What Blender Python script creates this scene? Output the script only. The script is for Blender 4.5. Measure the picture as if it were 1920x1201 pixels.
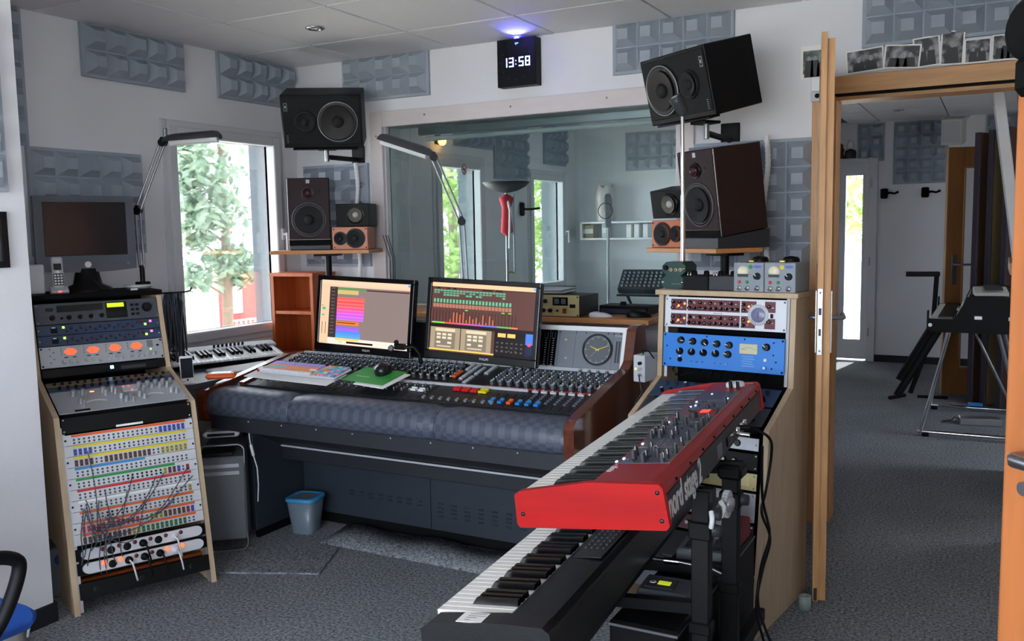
import bpy, bmesh, math, random
from mathutils import Matrix, Vector
random.seed(7)
for _o in list(bpy.data.objects): bpy.data.objects.remove(_o)
SC = bpy.context.scene
COL = SC.collection
PI = math.pi
def rad(d): return d * PI / 180.0

# ------------------------------------------------------------------ camera
cam_d = bpy.data.cameras.new('camera'); cam_d.sensor_width = 36.0; cam_d.lens = 31.5
cam_d.clip_start = 0.02; cam_d.clip_end = 200
cam = bpy.data.objects.new('camera', cam_d); COL.objects.link(cam)
_y, _p, _r = rad(28.4), rad(5.8), rad(1.0)
_fw = Vector((-math.sin(_y)*math.cos(_p), math.cos(_y)*math.cos(_p), -math.sin(_p)))
_rt = Vector((math.cos(_y), math.sin(_y), 0)); _up = _rt.cross(_fw)
_R = _rt*math.cos(_r) - _up*math.sin(_r); _U = _up*math.cos(_r) + _rt*math.sin(_r)
_m = Matrix((( _R.x, _U.x, -_fw.x, 0), (_R.y, _U.y, -_fw.y, 0), (_R.z, _U.z, -_fw.z, 1.40), (0, 0, 0, 1)))
cam.matrix_world = _m
SC.camera = cam

# ------------------------------------------------------------------ world, daylight, exposure
SC.view_settings.view_transform = 'Standard'; SC.view_settings.look = 'None'
SC.view_settings.gamma = 1.0; SC.view_settings.use_curve_mapping = False
SC.view_settings.exposure = 1.62
try:
    SC.cycles.use_denoising = True
    SC.cycles.max_bounces = 10; SC.cycles.diffuse_bounces = 6; SC.cycles.transparent_max_bounces = 16
    SC.cycles.sample_clamp_indirect = 6.0
    SC.cycles.caustics_reflective = False; SC.cycles.caustics_refractive = False
except Exception: pass
W = bpy.data.worlds.new('sky'); SC.world = W; W.use_nodes = True
_n = W.node_tree.nodes; _l = W.node_tree.links
_bg = _n['Background']
_bg.inputs['Color'].default_value = (0.82, 0.90, 1.0, 1); _bg.inputs['Strength'].default_value = 4.2
def portal(name, loc, rot, sx, sy, power=0.0, col=(0.86, 0.93, 1.0)):
    L = bpy.data.lights.new(name, 'AREA'); L.shape = 'RECTANGLE'; L.size = sx; L.size_y = sy
    L.color = col
    if power <= 0: L.cycles.is_portal = True
    else: L.energy = power
    o = bpy.data.objects.new(name, L); COL.objects.link(o); o.location = loc; o.rotation_euler = rot
    o['kind'] = 'helper'
    return o
# daylight that comes in at each window opening (portals onto the sky)
portal('daylight_window_left', (-4.09, 3.69, 1.36), (0, rad(-90), 0), 1.0, 0.80)
portal('daylight_live_room_a', (-4.09, 6.20, 1.20), (0, rad(-90), 0), 1.6, 0.62)
portal('daylight_live_room_b', (-4.09, 7.76, 1.36), (0, rad(-90), 0), 1.0, 0.70)
portal('daylight_rear_window_a', (-2.10, -1.84, 1.375), (rad(90), 0, 0), 1.70, 1.85)
portal('daylight_rear_window_b', (-0.30, -1.84, 1.375), (rad(90), 0, 0), 1.70, 1.85)
portal('daylight_side_window', (0.84, -0.665, 1.375), (0, rad(90), 0), 1.85, 1.57)
portal('daylight_added_hall_opening', (2.24, 6.0, 1.4), (0, rad(90), 0), 0.9, 1.0)  # unseen opening, added to brighten the hall
portal('daylight_hall_door', (-1.22, 9.90, 1.1), (rad(-90), 0, 0), 0.5, 1.7)

sun_d = bpy.data.lights.new('sun', 'SUN'); sun_d.energy = 16.0; sun_d.angle = rad(0.6); sun_d.color = (1.0, 0.97, 0.92)
sun = bpy.data.objects.new('sun', sun_d); COL.objects.link(sun)
sun.rotation_euler = Vector((-0.15, -1.0, -1.7)).to_track_quat('-Z', 'Y').to_euler()
# ------------------------------------------------------------------ helpers
def s2l(c):
    c /= 255.0
    return c/12.92 if c <= 0.04045 else ((c+0.055)/1.055)**2.4
def rgb(r, g, b): return (s2l(r), s2l(g), s2l(b))
MATS = {}
def M(name, col, rough=0.5, metal=0.0, spec=0.5, noise=None, bump=None, emit=None, coat=0.0, stretch=None):
    """procedural Principled material. noise=(scale, amount, detail) varies colour; bump=(scale, strength)."""
    if name in MATS: return MATS[name]
    m = bpy.data.materials.new(name); m.use_nodes = True
    nt = m.node_tree; b = nt.nodes['Principled BSDF']
    c = rgb(*col)
    b.inputs['Base Color'].default_value = (*c, 1); b.inputs['Roughness'].default_value = rough
    b.inputs['Metallic'].default_value = metal; b.inputs['Specular IOR Level'].default_value = spec
    if coat: b.inputs['Coat Weight'].default_value = coat; b.inputs['Coat Roughness'].default_value = 0.08
    if noise or bump:
        tc = nt.nodes.new('ShaderNodeTexCoord'); mp = nt.nodes.new('ShaderNodeMapping')
        nt.links.new(tc.outputs['Object'], mp.inputs['Vector'])
        if stretch: mp.inputs['Scale'].default_value = stretch
    if noise:
        n = nt.nodes.new('ShaderNodeTexNoise'); n.inputs['Scale'].default_value = noise[0]
        n.inputs['Detail'].default_value = noise[2] if len(noise) > 2 else 4
        nt.links.new(mp.outputs['Vector'], n.inputs['Vector'])
        r = nt.nodes.new('ShaderNodeValToRGB'); a = noise[1]
        r.color_ramp.elements[0].position = 0.3; r.color_ramp.elements[1].position = 0.7
        r.color_ramp.elements[0].color = (*[x*(1-a) for x in c], 1)
        r.color_ramp.elements[1].color = (*[min(1, x*(1+a)) for x in c], 1)
        nt.links.new(n.outputs['Fac'], r.inputs['Fac']); nt.links.new(r.outputs['Color'], b.inputs['Base Color'])
    if bump:
        n2 = nt.nodes.new('ShaderNodeTexNoise'); n2.inputs['Scale'].default_value = bump[0]; n2.inputs['Detail'].default_value = 3
        nt.links.new(mp.outputs['Vector'], n2.inputs['Vector'])
        bp = nt.nodes.new('ShaderNodeBump'); bp.inputs['Strength'].default_value = bump[1]; bp.inputs['Distance'].default_value = 0.004
        nt.links.new(n2.outputs['Fac'], bp.inputs['Height']); nt.links.new(bp.outputs['Normal'], b.inputs['Normal'])
    if emit:
        b.inputs['Emission Color'].default_value = (*rgb(*emit[0]), 1); b.inputs['Emission Strength'].default_value = emit[1]
    MATS[name] = m
    return m
def glass(name, tint, rough=0.0, reflect=1.0):
    """thin architectural glass: transparent body with Fresnel mirror reflection"""
    if name in MATS: return MATS[name]
    m = bpy.data.materials.new(name); m.use_nodes = True; nt = m.node_tree
    for n in list(nt.nodes): nt.nodes.remove(n)
    o = nt.nodes.new('ShaderNodeOutputMaterial'); mx = nt.nodes.new('ShaderNodeMixShader')
    t = nt.nodes.new('ShaderNodeBsdfTransparent'); t.inputs['Color'].default_value = (*tint, 1)
    g = nt.nodes.new('ShaderNodeBsdfGlossy'); g.inputs['Roughness'].default_value = rough
    f = nt.nodes.new('ShaderNodeFresnel'); f.inputs['IOR'].default_value = 1.5
    mu = nt.nodes.new('ShaderNodeMath'); mu.operation = 'MULTIPLY'; mu.inputs[1].default_value = reflect
    nt.links.new(f.outputs[0], mu.inputs[0]); nt.links.new(mu.outputs[0], mx.inputs['Fac'])
    nt.links.new(t.outputs[0], mx.inputs[1]); nt.links.new(g.outputs[0], mx.inputs[2]); nt.links.new(mx.outputs[0], o.inputs['Surface'])
    MATS[name] = m
    return m

class MB:
    """collects shapes, builds ONE mesh object"""
    def __init__(s, T=None): s.v = []; s.f = []; s.mi = []; s.sm = []; s.T = T or Matrix.Identity(4)
    def _add(s, vs, fs, m=0, smooth=False):
        k = len(s.v); T = s.T
        s.v += [tuple(T @ Vector(p)) for p in vs]
        s.f += [tuple(i+k for i in f) for f in fs]
        s.mi += [m]*len(fs); s.sm += [smooth]*len(fs)
        return s
    def box(s, x0, x1, y0, y1, z0, z1, m=0):
        return s._add([(x0,y0,z0),(x1,y0,z0),(x1,y1,z0),(x0,y1,z0),(x0,y0,z1),(x1,y0,z1),(x1,y1,z1),(x0,y1,z1)],
                      [(0,3,2,1),(4,5,6,7),(0,1,5,4),(1,2,6,5),(2,3,7,6),(3,0,4,7)], m)
    def cbox(s, cx, cy, cz, w, d, h, m=0): return s.box(cx-w/2, cx+w/2, cy-d/2, cy+d/2, cz-h/2, cz+h/2, m)
    def rbox(s, x0, x1, y0, y1, z0, z1, r=0.004, m=0):
        """box with chamfered edges"""
        vs = []; idx = {}
        for i, (xa, sx) in enumerate(((x0, 1), (x1, -1))):
            for j, (ya, sy) in enumerate(((y0, 1), (y1, -1))):
                for k, (za, sz) in enumerate(((z0, 1), (z1, -1))):
                    for a in range(3):
                        p = [xa, ya, za]
                        for b, sg in enumerate((sx, sy, sz)):
                            if b != a: p[b] += sg*r
                        # vertex lying on face 'a'
                        idx[(i, j, k, a)] = len(vs); vs.append(tuple(p))
        F = []
        g = lambda i, j, k, a: idx[(i, j, k, a)]
        for i in (0, 1):
            q = [g(i,0,0,0), g(i,1,0,0), g(i,1,1,0), g(i,0,1,0)]; F.append(q if i else q[::-1])
            q = [g(0,i,0,1), g(0,i,1,1), g(1,i,1,1), g(1,i,0,1)]; F.append(q if i else q[::-1])
            q = [g(0,0,i,2), g(1,0,i,2), g(1,1,i,2), g(0,1,i,2)]; F.append(q if i else q[::-1])
        for i in (0, 1):
            for j in (0, 1):
                q = [g(i,j,0,0), g(i,j,1,0), g(i,j,1,1), g(i,j,0,1)]; F.append(q if (i ^ j) else q[::-1])
                q = [g(i,0,j,0), g(i,0,j,2), g(i,1,j,2), g(i,1,j,0)]; F.append(q if (i ^ j) else q[::-1])
                q = [g(0,i,j,1), g(1,i,j,1), g(1,i,j,2), g(0,i,j,2)]; F.append(q if (i ^ j) else q[::-1])
        for i in (0, 1):
            for j in (0, 1):
                for k in (0, 1):
                    t = [g(i,j,k,0), g(i,j,k,1), g(i,j,k,2)]; F.append(t if (i ^ j ^ k) else t[::-1])
        return s._add(vs, F, m)
    def cyl(s, p0, p1, r0, r1=None, n=16, m=0, caps=True, smooth=True, mcap=None):
        r1 = r0 if r1 is None else r1
        a = Vector(p0); b = Vector(p1); d = (b-a)
        if d.length < 1e-9: return s
        d.normalize()
        x = d.orthogonal().normalized(); y = d.cross(x)
        vs = []; fs = []
        for q, r in ((a, r0), (b, r1)):
            for i in range(n):
                t = 2*PI*i/n; vs.append(tuple(q + x*(r*math.cos(t)) + y*(r*math.sin(t))))
        for i in range(n): fs.append((i, (i+1) % n, n+(i+1) % n, n+i))
        s._add(vs, fs, m, smooth)
        if caps:
            mc = m if mcap is None else mcap
            s._add(vs[:n], [tuple(range(n))[::-1]], m); s._add(vs[n:], [tuple(range(n))], mc)
        return s
    def lathe(s, prof, n=20, m=0, smooth=True, o=(0,0,0), axis='z', ms=None):
        """prof: [(r, h)...] about an axis through o"""
        vs = []; fs = []; mm = []
        for (r, h) in prof:
            for i in range(n):
                t = 2*PI*i/n; c, q = r*math.cos(t), r*math.sin(t)
                p = {'z': (c, q, h), 'y': (c, h, -q), 'x': (h, c, q), '-y': (c, -h, q)}[axis]
                vs.append((o[0]+p[0], o[1]+p[1], o[2]+p[2]))
        for k in range(len(prof)-1):
            for i in range(n):
                fs.append((k*n+i, k*n+(i+1) % n, (k+1)*n+(i+1) % n, (k+1)*n+i)); mm.append(ms[k] if ms else m)
        k0 = len(s.mi)
        s._add(vs, fs, m, smooth)
        s.mi[k0:] = mm
        return s
    def tube(s, pts, r, n=6, m=0, caps=True):
        pts = [Vector(p) for p in pts]; vs = []; fs = []
        up = None
        for i, p in enumerate(pts):
            d = (pts[min(i+1, len(pts)-1)] - pts[max(i-1, 0)]).normalized()
            if up is None: up = d.orthogonal().normalized()
            x = (up - d*up.dot(d))
            x = x.normalized() if x.length > 1e-6 else d.orthogonal().normalized()
            up = x; y = d.cross(x)
            rr = r[i] if isinstance(r, (list, tuple)) else r
            for k in range(n):
                t = 2*PI*k/n; vs.append(tuple(p + x*(rr*math.cos(t)) + y*(rr*math.sin(t))))
        for i in range(len(pts)-1):
            for k in range(n): fs.append((i*n+k, i*n+(k+1) % n, (i+1)*n+(k+1) % n, (i+1)*n+k))
        s._add(vs, fs, m, True)
        if caps and n >= 3:
            s._add(vs[:n], [tuple(range(n))[::-1]], m); s._add(vs[-n:], [tuple(range(n))], m)
        return s
    def prism(s, poly, a0, a1, axis='x', m=0, smooth=False):
        """extrude a 2D polygon; axis x: (y,z), y: (x,z), z: (x,y)"""
        def P(q, a): return {'x': (a, q[0], q[1]), 'y': (q[0], a, q[1]), 'z': (q[0], q[1], a)}[axis]
        n = len(poly); vs = [P(q, a0) for q in poly] + [P(q, a1) for q in poly]
        s._add(vs[:n], [tuple(range(n))[::-1]], m); s._add(vs[n:], [tuple(range(n))], m)
        s._add(vs, [(i, (i+1) % n, n+(i+1) % n, n+i) for i in range(n)], m, smooth)
        return s
    def quad(s, a, b, c, d, m=0): return s._add([a, b, c, d], [(0, 1, 2, 3)], m)
    def disc(s, c, r, axis='-y', n=16, m=0, rx=None):
        vs = []
        rx = r if rx is None else rx
        for i in range(n):
            t = 2*PI*i/n; a, b = rx*math.cos(t), r*math.sin(t)
            vs.append({'-y': (c[0]+a, c[1], c[2]+b), 'z': (c[0]+a, c[1]+b, c[2])}[axis])
        return s._add(vs, [tuple(range(n))], m)
    def mesh(s, name, mats):
        me = bpy.data.meshes.new(name); me.from_pydata(s.v, [], s.f)
        for m in (mats if isinstance(mats, (list, tuple)) else [mats]): me.materials.append(m)
        me.polygons.foreach_set('material_index', s.mi); me.polygons.foreach_set('use_smooth', s.sm)
        bm = bmesh.new(); bm.from_mesh(me); bmesh.ops.recalc_face_normals(bm, faces=bm.faces); bm.to_mesh(me); bm.free()
        me.update()
        return me
    def build(s, name, mats, parent=None, loc=None, rot=None, bev=0, seg=2, kind=None):
        return put(name, s.mesh(name, mats), parent, loc, rot, bev, seg, kind)
def put(name, me, parent=None, loc=None, rot=None, bev=0, seg=2, kind=None):
    o = bpy.data.objects.new(name, me); COL.objects.link(o)
    if parent is not None: o.parent = parent
    if loc is not None: o.location = loc
    if rot is not None: o.rotation_euler = rot
    if bev:
        b = o.modifiers.new('bevel', 'BEVEL'); b.width = bev; b.segments = seg; b.limit_method = 'ANGLE'; b.angle_limit = rad(40)
        b.harden_normals = False
    if kind: o['kind'] = kind
    return o
def thing(name, label, cat, loc=(0,0,0), rotz=0.0, group=None, tilt=0.0, roll=0.0):
    o = bpy.data.objects.new(name, None); COL.objects.link(o); o.empty_display_size = 0.05
    o.location = loc; o.rotation_euler = (rad(tilt), rad(roll), rad(rotz))
    o['label'] = label; o['category'] = cat
    if group: o['group'] = group
    return o
def tag(o, label, cat, group=None):
    o['label'] = label; o['category'] = cat
    if group: o['group'] = group
    return o
def struct(o): o['kind'] = 'structure'; return o
def smooth(pts, n=6):
    """Catmull-Rom through the points"""
    P = [Vector(p) for p in pts]; P = [P[0]]+P+[P[-1]]; out = []
    for i in range(1, len(P)-2):
        for k in range(n):
            t = k/n; a, b, c, d = P[i-1], P[i], P[i+1], P[i+2]
            out.append(0.5*((2*b)+(c-a)*t+(2*a-5*b+4*c-d)*t*t+(3*b-a-3*c+d)*t*t*t))
    return out+[P[-2]]
def textmesh(body, size, mat, parent, loc, rot, name='lettering', ext=0.0004, align='CENTER', sx=1.0, shear=0.0, bold=0.0):
    """flat lettering turned into a real mesh"""
    c = bpy.data.curves.new(name, 'FONT'); c.body = body; c.size = size; c.extrude = ext; c.align_x = align; c.align_y = 'CENTER'
    c.resolution_u = 3; c.shear = shear; c.offset = bold
    t = bpy.data.objects.new(name, c); COL.objects.link(t)
    dg = bpy.context.evaluated_depsgraph_get()
    me = bpy.data.meshes.new_from_object(t.evaluated_get(dg))
    bpy.data.objects.remove(t); bpy.data.curves.remove(c)
    me.materials.clear(); me.materials.append(mat)
    o = put(name, me, parent, loc, rot, kind='stuff'); o.scale = (sx, 1, 1)
    return o
FRONT = (PI/2, 0, 0)   # text standing up, readable from -y

# ------------------------------------------------------------------ materials
def wall_paint(name, col): return M(name, col, 0.85, noise=(3.0, 0.02, 3), bump=(60, 0.15))
WHITE_WALL = wall_paint('white_wall_paint', (226, 227, 231))
CEIL = M('ceiling_tile_white', (232, 232, 234), 0.9, bump=(220, 0.25))
CEIL_BACK = M('ceiling_grid_grey', (120, 122, 128), 0.8)
TRIMW = M('painted_window_trim', (214, 206, 206), 0.5, noise=(8, 0.03, 3), stretch=(1, 1, 6))
PVC = M('white_pvc_frame', (208, 210, 214), 0.35)
BASEB = M('dark_baseboard', (24, 25, 30), 0.6)
FOAM = M('blue_grey_foam', (162, 171, 182), 0.95, spec=0.1, bump=(300, 0.4))
BEECH = M('beech_wood', (201, 150, 96), 0.45, noise=(9, 0.16, 6), stretch=(6, 6, 0.5))
BEECHX = M('beech_wood_across', (201, 150, 96), 0.45, noise=(9, 0.16, 6), stretch=(0.5, 6, 6))
DOORFACE = M('beech_door_face', (178, 142, 106), 0.4, noise=(5, 0.12, 6), stretch=(5, 5, 0.5))
PLY = M('birch_ply_wood', (196, 172, 142), 0.55, noise=(7, 0.10, 6), stretch=(5, 5, 0.6))
CHERRY = M('cherry_veneer', (176, 88, 40), 0.4, noise=(6, 0.15, 6), stretch=(5, 5, 0.6))
MAHOG = M('mahogany_gloss', (92, 40, 20), 0.22, noise=(8, 0.28, 6), stretch=(6, 0.7, 6), coat=0.4)
SHELFW = M('shelf_wood', (196, 134, 82), 0.45, noise=(8, 0.12, 5), stretch=(0.6, 6, 6))
BLACK = M('black_plastic', (10, 10, 12), 0.5, spec=0.22)
BLACKM = M('black_matt', (7, 7, 8), 0.8, spec=0.2)
BLACKG = M('black_gloss', (10, 10, 12), 0.12)
BMETAL = M('black_powder_coat', (11, 12, 14), 0.55, spec=0.25, bump=(300, 0.15))
DGREY = M('dark_grey_plastic', (44, 47, 53), 0.5)
MGREY = M('mid_grey_plastic', (120, 124, 130), 0.5)
LGREY = M('light_grey_plastic', (190, 193, 198), 0.45)
SILVER = M('brushed_aluminium', (186, 188, 192), 0.32, metal=0.9, noise=(40, 0.06, 3), stretch=(0.3, 4, 4))
CHROME = M('chrome', (215, 217, 220), 0.12, metal=1.0)
STEEL = M('satin_steel', (150, 152, 156), 0.35, metal=0.9)
WHITEP = M('white_plastic', (230, 231, 233), 0.4)
KEYW = M('ivory_key_white', (242, 242, 238), 0.25, coat=0.3)
KEYB = M('black_key', (7, 7, 9), 0.22, spec=0.35)
RED = M('red_plastic', (205, 32, 34), 0.4)
BLUE = M('blue_plastic', (40, 130, 205), 0.4)
YELLOW = M('yellow_plastic', (225, 205, 40), 0.4)
ORANGE = M('orange_plastic', (226, 96, 40), 0.45)
GREEN = M('green_plastic', (30, 140, 60), 0.5)
GOLD = M('champagne_panel', (206, 192, 140), 0.4, metal=0.3)
PAPER = M('white_paper', (236, 236, 234), 0.8)
def LED(name, col, s): return M(name, col, 0.4, emit=(col, s))
LEDB = LED('blue_led', (70, 120, 255), 3); LEDR = LED('red_led', (255, 60, 60), 1.5)
LEDG = LED('green_led', (150, 255, 60), 1.2); LEDO = LED('orange_led', (255, 130, 50), 1.4); LEDW = LED('white_led', (235, 245, 255), 3)
GLASSW = glass('window_glass', (0.97, 0.97, 0.97), 0.0, 0.8)
GLASSG = glass('control_room_glass', (0.84, 0.91, 0.90), 0.0, 0.8)

# carpet
def carpet():
    m = bpy.data.materials.new('grey_carpet'); m.use_nodes = True; nt = m.node_tree; b = nt.nodes['Principled BSDF']
    b.inputs['Roughness'].default_value = 0.95; b.inputs['Specular IOR Level'].default_value = 0.1
    tc = nt.nodes.new('ShaderNodeTexCoord')
    n = nt.nodes.new('ShaderNodeTexNoise'); n.inputs['Scale'].default_value = 90; n.inputs['Detail'].default_value = 5; n.inputs['Roughness'].default_value = 0.75
    n3 = nt.nodes.new('ShaderNodeTexNoise'); n3.inputs['Scale'].default_value = 2.2; n3.inputs['Detail'].default_value = 3
    nt.links.new(tc.outputs['Object'], n.inputs['Vector']); nt.links.new(tc.outputs['Object'], n3.inputs['Vector'])
    r = nt.nodes.new('ShaderNodeValToRGB')
    r.color_ramp.elements[0].position = 0.34; r.color_ramp.elements[0].color = (*rgb(50, 54, 60), 1)
    r.color_ramp.elements[1].position = 0.68; r.color_ramp.elements[1].color = (*rgb(196, 201, 208), 1)
    nt.links.new(n.outputs['Fac'], r.inputs['Fac'])
    mx = nt.nodes.new('ShaderNodeMixRGB'); mx.blend_type = 'MULTIPLY'; mx.inputs['Fac'].default_value = 0.35
    nt.links.new(r.outputs['Color'], mx.inputs['Color1']); nt.links.new(n3.outputs['Fac'], mx.inputs['Color2'])
    nt.links.new(mx.outputs['Color'], b.inputs['Base Color'])
    bp = nt.nodes.new('ShaderNodeBump'); bp.inputs['Strength'].default_value = 0.7; bp.inputs['Distance'].default_value = 0.006
    nt.links.new(n.outputs['Fac'], bp.inputs['Height']); nt.links.new(bp.outputs['Normal'], b.inputs['Normal'])
    MATS['grey_carpet'] = m
    return m
CARPET = carpet()
# ================================================================== SETTING
XL, YB, ZC = -3.81, 4.30, 2.40
struct(MB().box(-4.07, 2.3, -1.9, 10.4, -0.12, 0.0).build('floor', CARPET))
def wall_with_holes(name, axis, pos0, pos1, a0, a1, z0, z1, holes, mat):
    """axis 'x': wall plane normal to x between pos0..pos1, running a0..a1 in y; holes [(a,b,zlo,zhi)]"""
    b = MB()
    def bx(p, q, lo, hi):
        if q-p < 1e-4 or hi-lo < 1e-4: return
        if axis == 'x': b.box(pos0, pos1, p, q, lo, hi)
        else: b.box(p, q, pos0, pos1, lo, hi)
    cur = a0
    for (p, q, lo, hi) in sorted(holes):
        bx(cur, p, z0, z1); bx(p, q, z0, lo); bx(p, q, hi, z1); cur = q
    bx(cur, a1, z0, z1)
    return struct(b.build(name, mat))
wall_with_holes('wall_left', 'x', -4.07, XL, 1.97, 8.60, 0, 2.62,
                [(3.27, 4.16, 0.79, 2.0), (5.80, 6.60, 0.05, 2.0), (7.38, 8.20, 0.79, 1.95)], WHITE_WALL)
struct(MB().box(-4.07, -2.99, -1.9, 1.97, 0, 2.62).build('wall_left_near', WHITE_WALL))
wall_with_holes('wall_back', 'y', YB, 4.45, XL, 0.90, 0, 2.62,
                [(-3.15, -1.385, 0.97, 2.015), (-0.70, 0.24, 0.0, 2.0)], WHITE_WALL)
wall_with_holes('wall_right', 'x', 0.62, 0.80, -1.9, 4.30, 0, 2.62, [(-1.45, 0.12, 0.45, 2.30), (0.20, 1.02, 0.0, 2.0)], WHITE_WALL)
wall_with_holes('wall_rear', 'y', -1.85, -1.60, -2.99, 0.62, 0, 2.62,
                [(-2.95, -1.25, 0.45, 2.30), (-1.15, 0.55, 0.45, 2.30)], WHITE_WALL)
struct(MB().box(-1.42, -1.35, 4.45, 8.60, 0, 2.62).build('wall_partition', WHITE_WALL))
struct(MB().box(-3.81, -1.42, 8.45, 8.60, 0, 2.62).box(-1.80, -1.75, 8.60, 9.85, 0, 2.62).build('wall_live_room_far', WHITE_WALL))
wall_with_holes('wall_hall_far', 'y', 9.70, 9.85, -1.75, 2.3, 0, 2.62, [(-1.46, -1.10, 0.0, 2.05)], WHITE_WALL)
wall_with_holes('wall_hall_right', 'x', 2.05, 2.2, 4.45, 9.7, 0, 2.62, [(5.5, 6.5, 0.95, 1.85)], WHITE_WALL)  # the hole is added out of view to let more daylight into the hall
struct(MB().box(0.80, 2.05, 4.30, 4.45, 0, 2.62).build('wall_hall_near', WHITE_WALL))
struct(MB().box(0.80, 2.3, 0.20, 4.30, 0, 2.62).build('wall_corridor', WHITE_WALL))

# ceiling: grid slab with tiles laid under it
ceil = struct(MB().box(-4.07, 2.3, -1.9, 10.4, ZC+0.012, ZC+0.2).build('ceiling', CEIL_BACK))
_tm = {}
def tile(x0, x1, y0, y1):
    g = 0.005
    w, d = round(x1-x0-2*g, 3), round(y1-y0-2*g, 3)
    if (w, d) not in _tm:
        _tm[(w, d)] = MB().rbox(-w/2, w/2, -d/2, d/2, 0, 0.0119, 0.003).mesh('ceiling_tile', CEIL)
    put('ceiling_tile', _tm[(w, d)], ceil, ((x0+x1)/2, (y0+y1)/2, ZC))
def grid(xs, ys):
    for i in range(len(xs)-1):
        for j in range(len(ys)-1): tile(xs[i], xs[i+1], ys[j], ys[j+1])
_P = 0.62
grid([XL, -3.28, -2.66, -2.04, -1.42, -0.80, -0.18, 0.44, 0.62], [2.60-_P*k for k in (7, 6, 5, 4, 3, 2, 1, 0)][1:] + [3.22, 3.84, YB])
grid([-1.35, -1.06, -0.44, 0.18, 0.80, 1.42, 2.05], [4.45, 5.07, 5.69, 6.31, 6.93, 7.55, 8.17, 8.79, 9.41, 9.70])
grid([XL, -3.28, -2.66, -2.04, -1.42], [4.45, 5.07, 5.69, 6.31, 6.93, 7.55, 8.17, 8.45])
def downlight(x, y, label):
    t = thing('recessed_downlight', label, 'ceiling light', (x, y, ZC), group='recessed ceiling spots')
    MB().lathe([(0.030, 0.001), (0.046, 0.001), (0.048, -0.005), (0.040, -0.008), (0.028, -0.006), (0.028, 0.001)], 24).build('ring', CHROME, t)
    MB().lathe([(0.0001, -0.002), (0.014, -0.004), (0.026, -0.001)], 20).build('bulb', WHITEP, t)
downlight(-2.977, 3.526, 'round recessed spot in the control room ceiling near the left speakers')
downlight(-0.807, 8.82, 'small recessed spot in the ceiling of the hall beyond the doorway')

# baseboards
struct(MB().box(-3.01, -2.985, -1.6, 1.985, 0, 0.075).build('baseboard_left', BASEB, bev=0.003))
struct(MB().box(-3.79, -0.78, 4.285, 4.30, 0, 0.07).build('baseboard_back', BASEB))
struct(MB().box(-1.06, 2.05, 9.685, 9.70, 0, 0.07).build('baseboard_hall', BASEB))

# window_1: tilt-and-turn window of the control room
def side_window(n, y0, y1, z0, z1, fw, xin=-3.80, handle=True):
    root = struct(MB().box(-3.885, xin, y0, y0+fw*0.55, z0, z1).box(-3.885, xin, y1-fw*0.55, y1, z0, z1)
                  .box(-3.885, xin, y0+fw*0.55, y1-fw*0.55, z1-fw*0.55, z1).box(-3.885, xin, y0+fw*0.55, y1-fw*0.55, z0, z0+fw*0.55)
                  .build('window_%d' % n, PVC, bev=0.006))
    a, b, c, d = y0+fw*0.45, y1-fw*0.45, z0+fw*0.45, z1-fw*0.45
    s = fw*0.75
    MB().box(-3.875, xin+0.018, a, a+s, c, d).box(-3.875, xin+0.018, b-s, b, c, d).box(-3.875, xin+0.018, a+s, b-s, d-s, d).box(-3.875, xin+0.018, a+s, b-s, c, c+s).build('sash', PVC, root, bev=0.008)
    MB().box(-3.862, -3.846, a+s-0.006, a+s, c+s, d-s).box(-3.862, -3.846, b-s, b-s+0.006, c+s, d-s).box(-3.862, -3.846, a+s, b-s, d-s, d-s+0.006).box(-3.862, -3.846, a+s, b-s, c+s-0.006, c+s).build('gasket', BLACKM, root)
    MB().box(-3.858, -3.852, a+s-0.005, b-s+0.005, c+s-0.005, d-s+0.005).build('pane', GLASSW, root)
    MB().box(-4.069, -3.886, y1-0.004, y1-0.0005, z0, z1).build('shaded_reveal', M('reveal_shade_grey', (116, 126, 132), 0.8), root)  # thin skin over the white reveal; its dark grey stands in for shade
    if handle:
        h = MB().rbox(xin+0.018, xin+0.03, b-s+0.025, b-s+0.05, (c+d)/2-0.035, (c+d)/2+0.035, 0.004)
        h.rbox(xin+0.05, xin+0.066, b-s+0.027, b-s+0.047, (c+d)/2-0.11, (c+d)/2+0.012, 0.005)
        h.cyl((xin+0.03, b-s+0.037, (c+d)/2), (xin+0.06, b-s+0.037, (c+d)/2), 0.008)
        h.build('handle', WHITEP, root)
    return root
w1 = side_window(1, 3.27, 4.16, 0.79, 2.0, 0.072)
MB().rbox(XL, XL+0.05, 3.24, 4.22, 0.765, 0.79, 0.004).build('window_sill', PVC, w1)
MB().rbox(XL, XL+0.02, 3.285, 3.315, 1.90, 1.95, 0.003).tube([(XL+0.015, 3.30, 1.95), (XL+0.02, 3.345, 1.945), (XL+0.02, 3.355, 1.92), (XL+0.02, 3.335, 1.895)], 0.004).build('corner_hinge', STEEL, w1)
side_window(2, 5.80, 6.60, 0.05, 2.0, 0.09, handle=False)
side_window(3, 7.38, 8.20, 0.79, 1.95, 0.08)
for k, (a, b) in enumerate(((-2.95, -1.25), (-1.15, 0.55))):
    r = struct(MB().box(a, a+0.06, -1.74, -1.66, 0.45, 2.30).box(b-0.06, b, -1.74, -1.66, 0.45, 2.30).box(a+0.06, b-0.06, -1.74, -1.66, 2.24, 2.30).box(a+0.06, b-0.06, -1.74, -1.66, 0.45, 0.51).build('window_%d' % (5+k), PVC))
    MB().box(a+0.06, b-0.06, -1.703, -1.697, 0.51, 2.24).build('pane', GLASSW, r)

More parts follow.
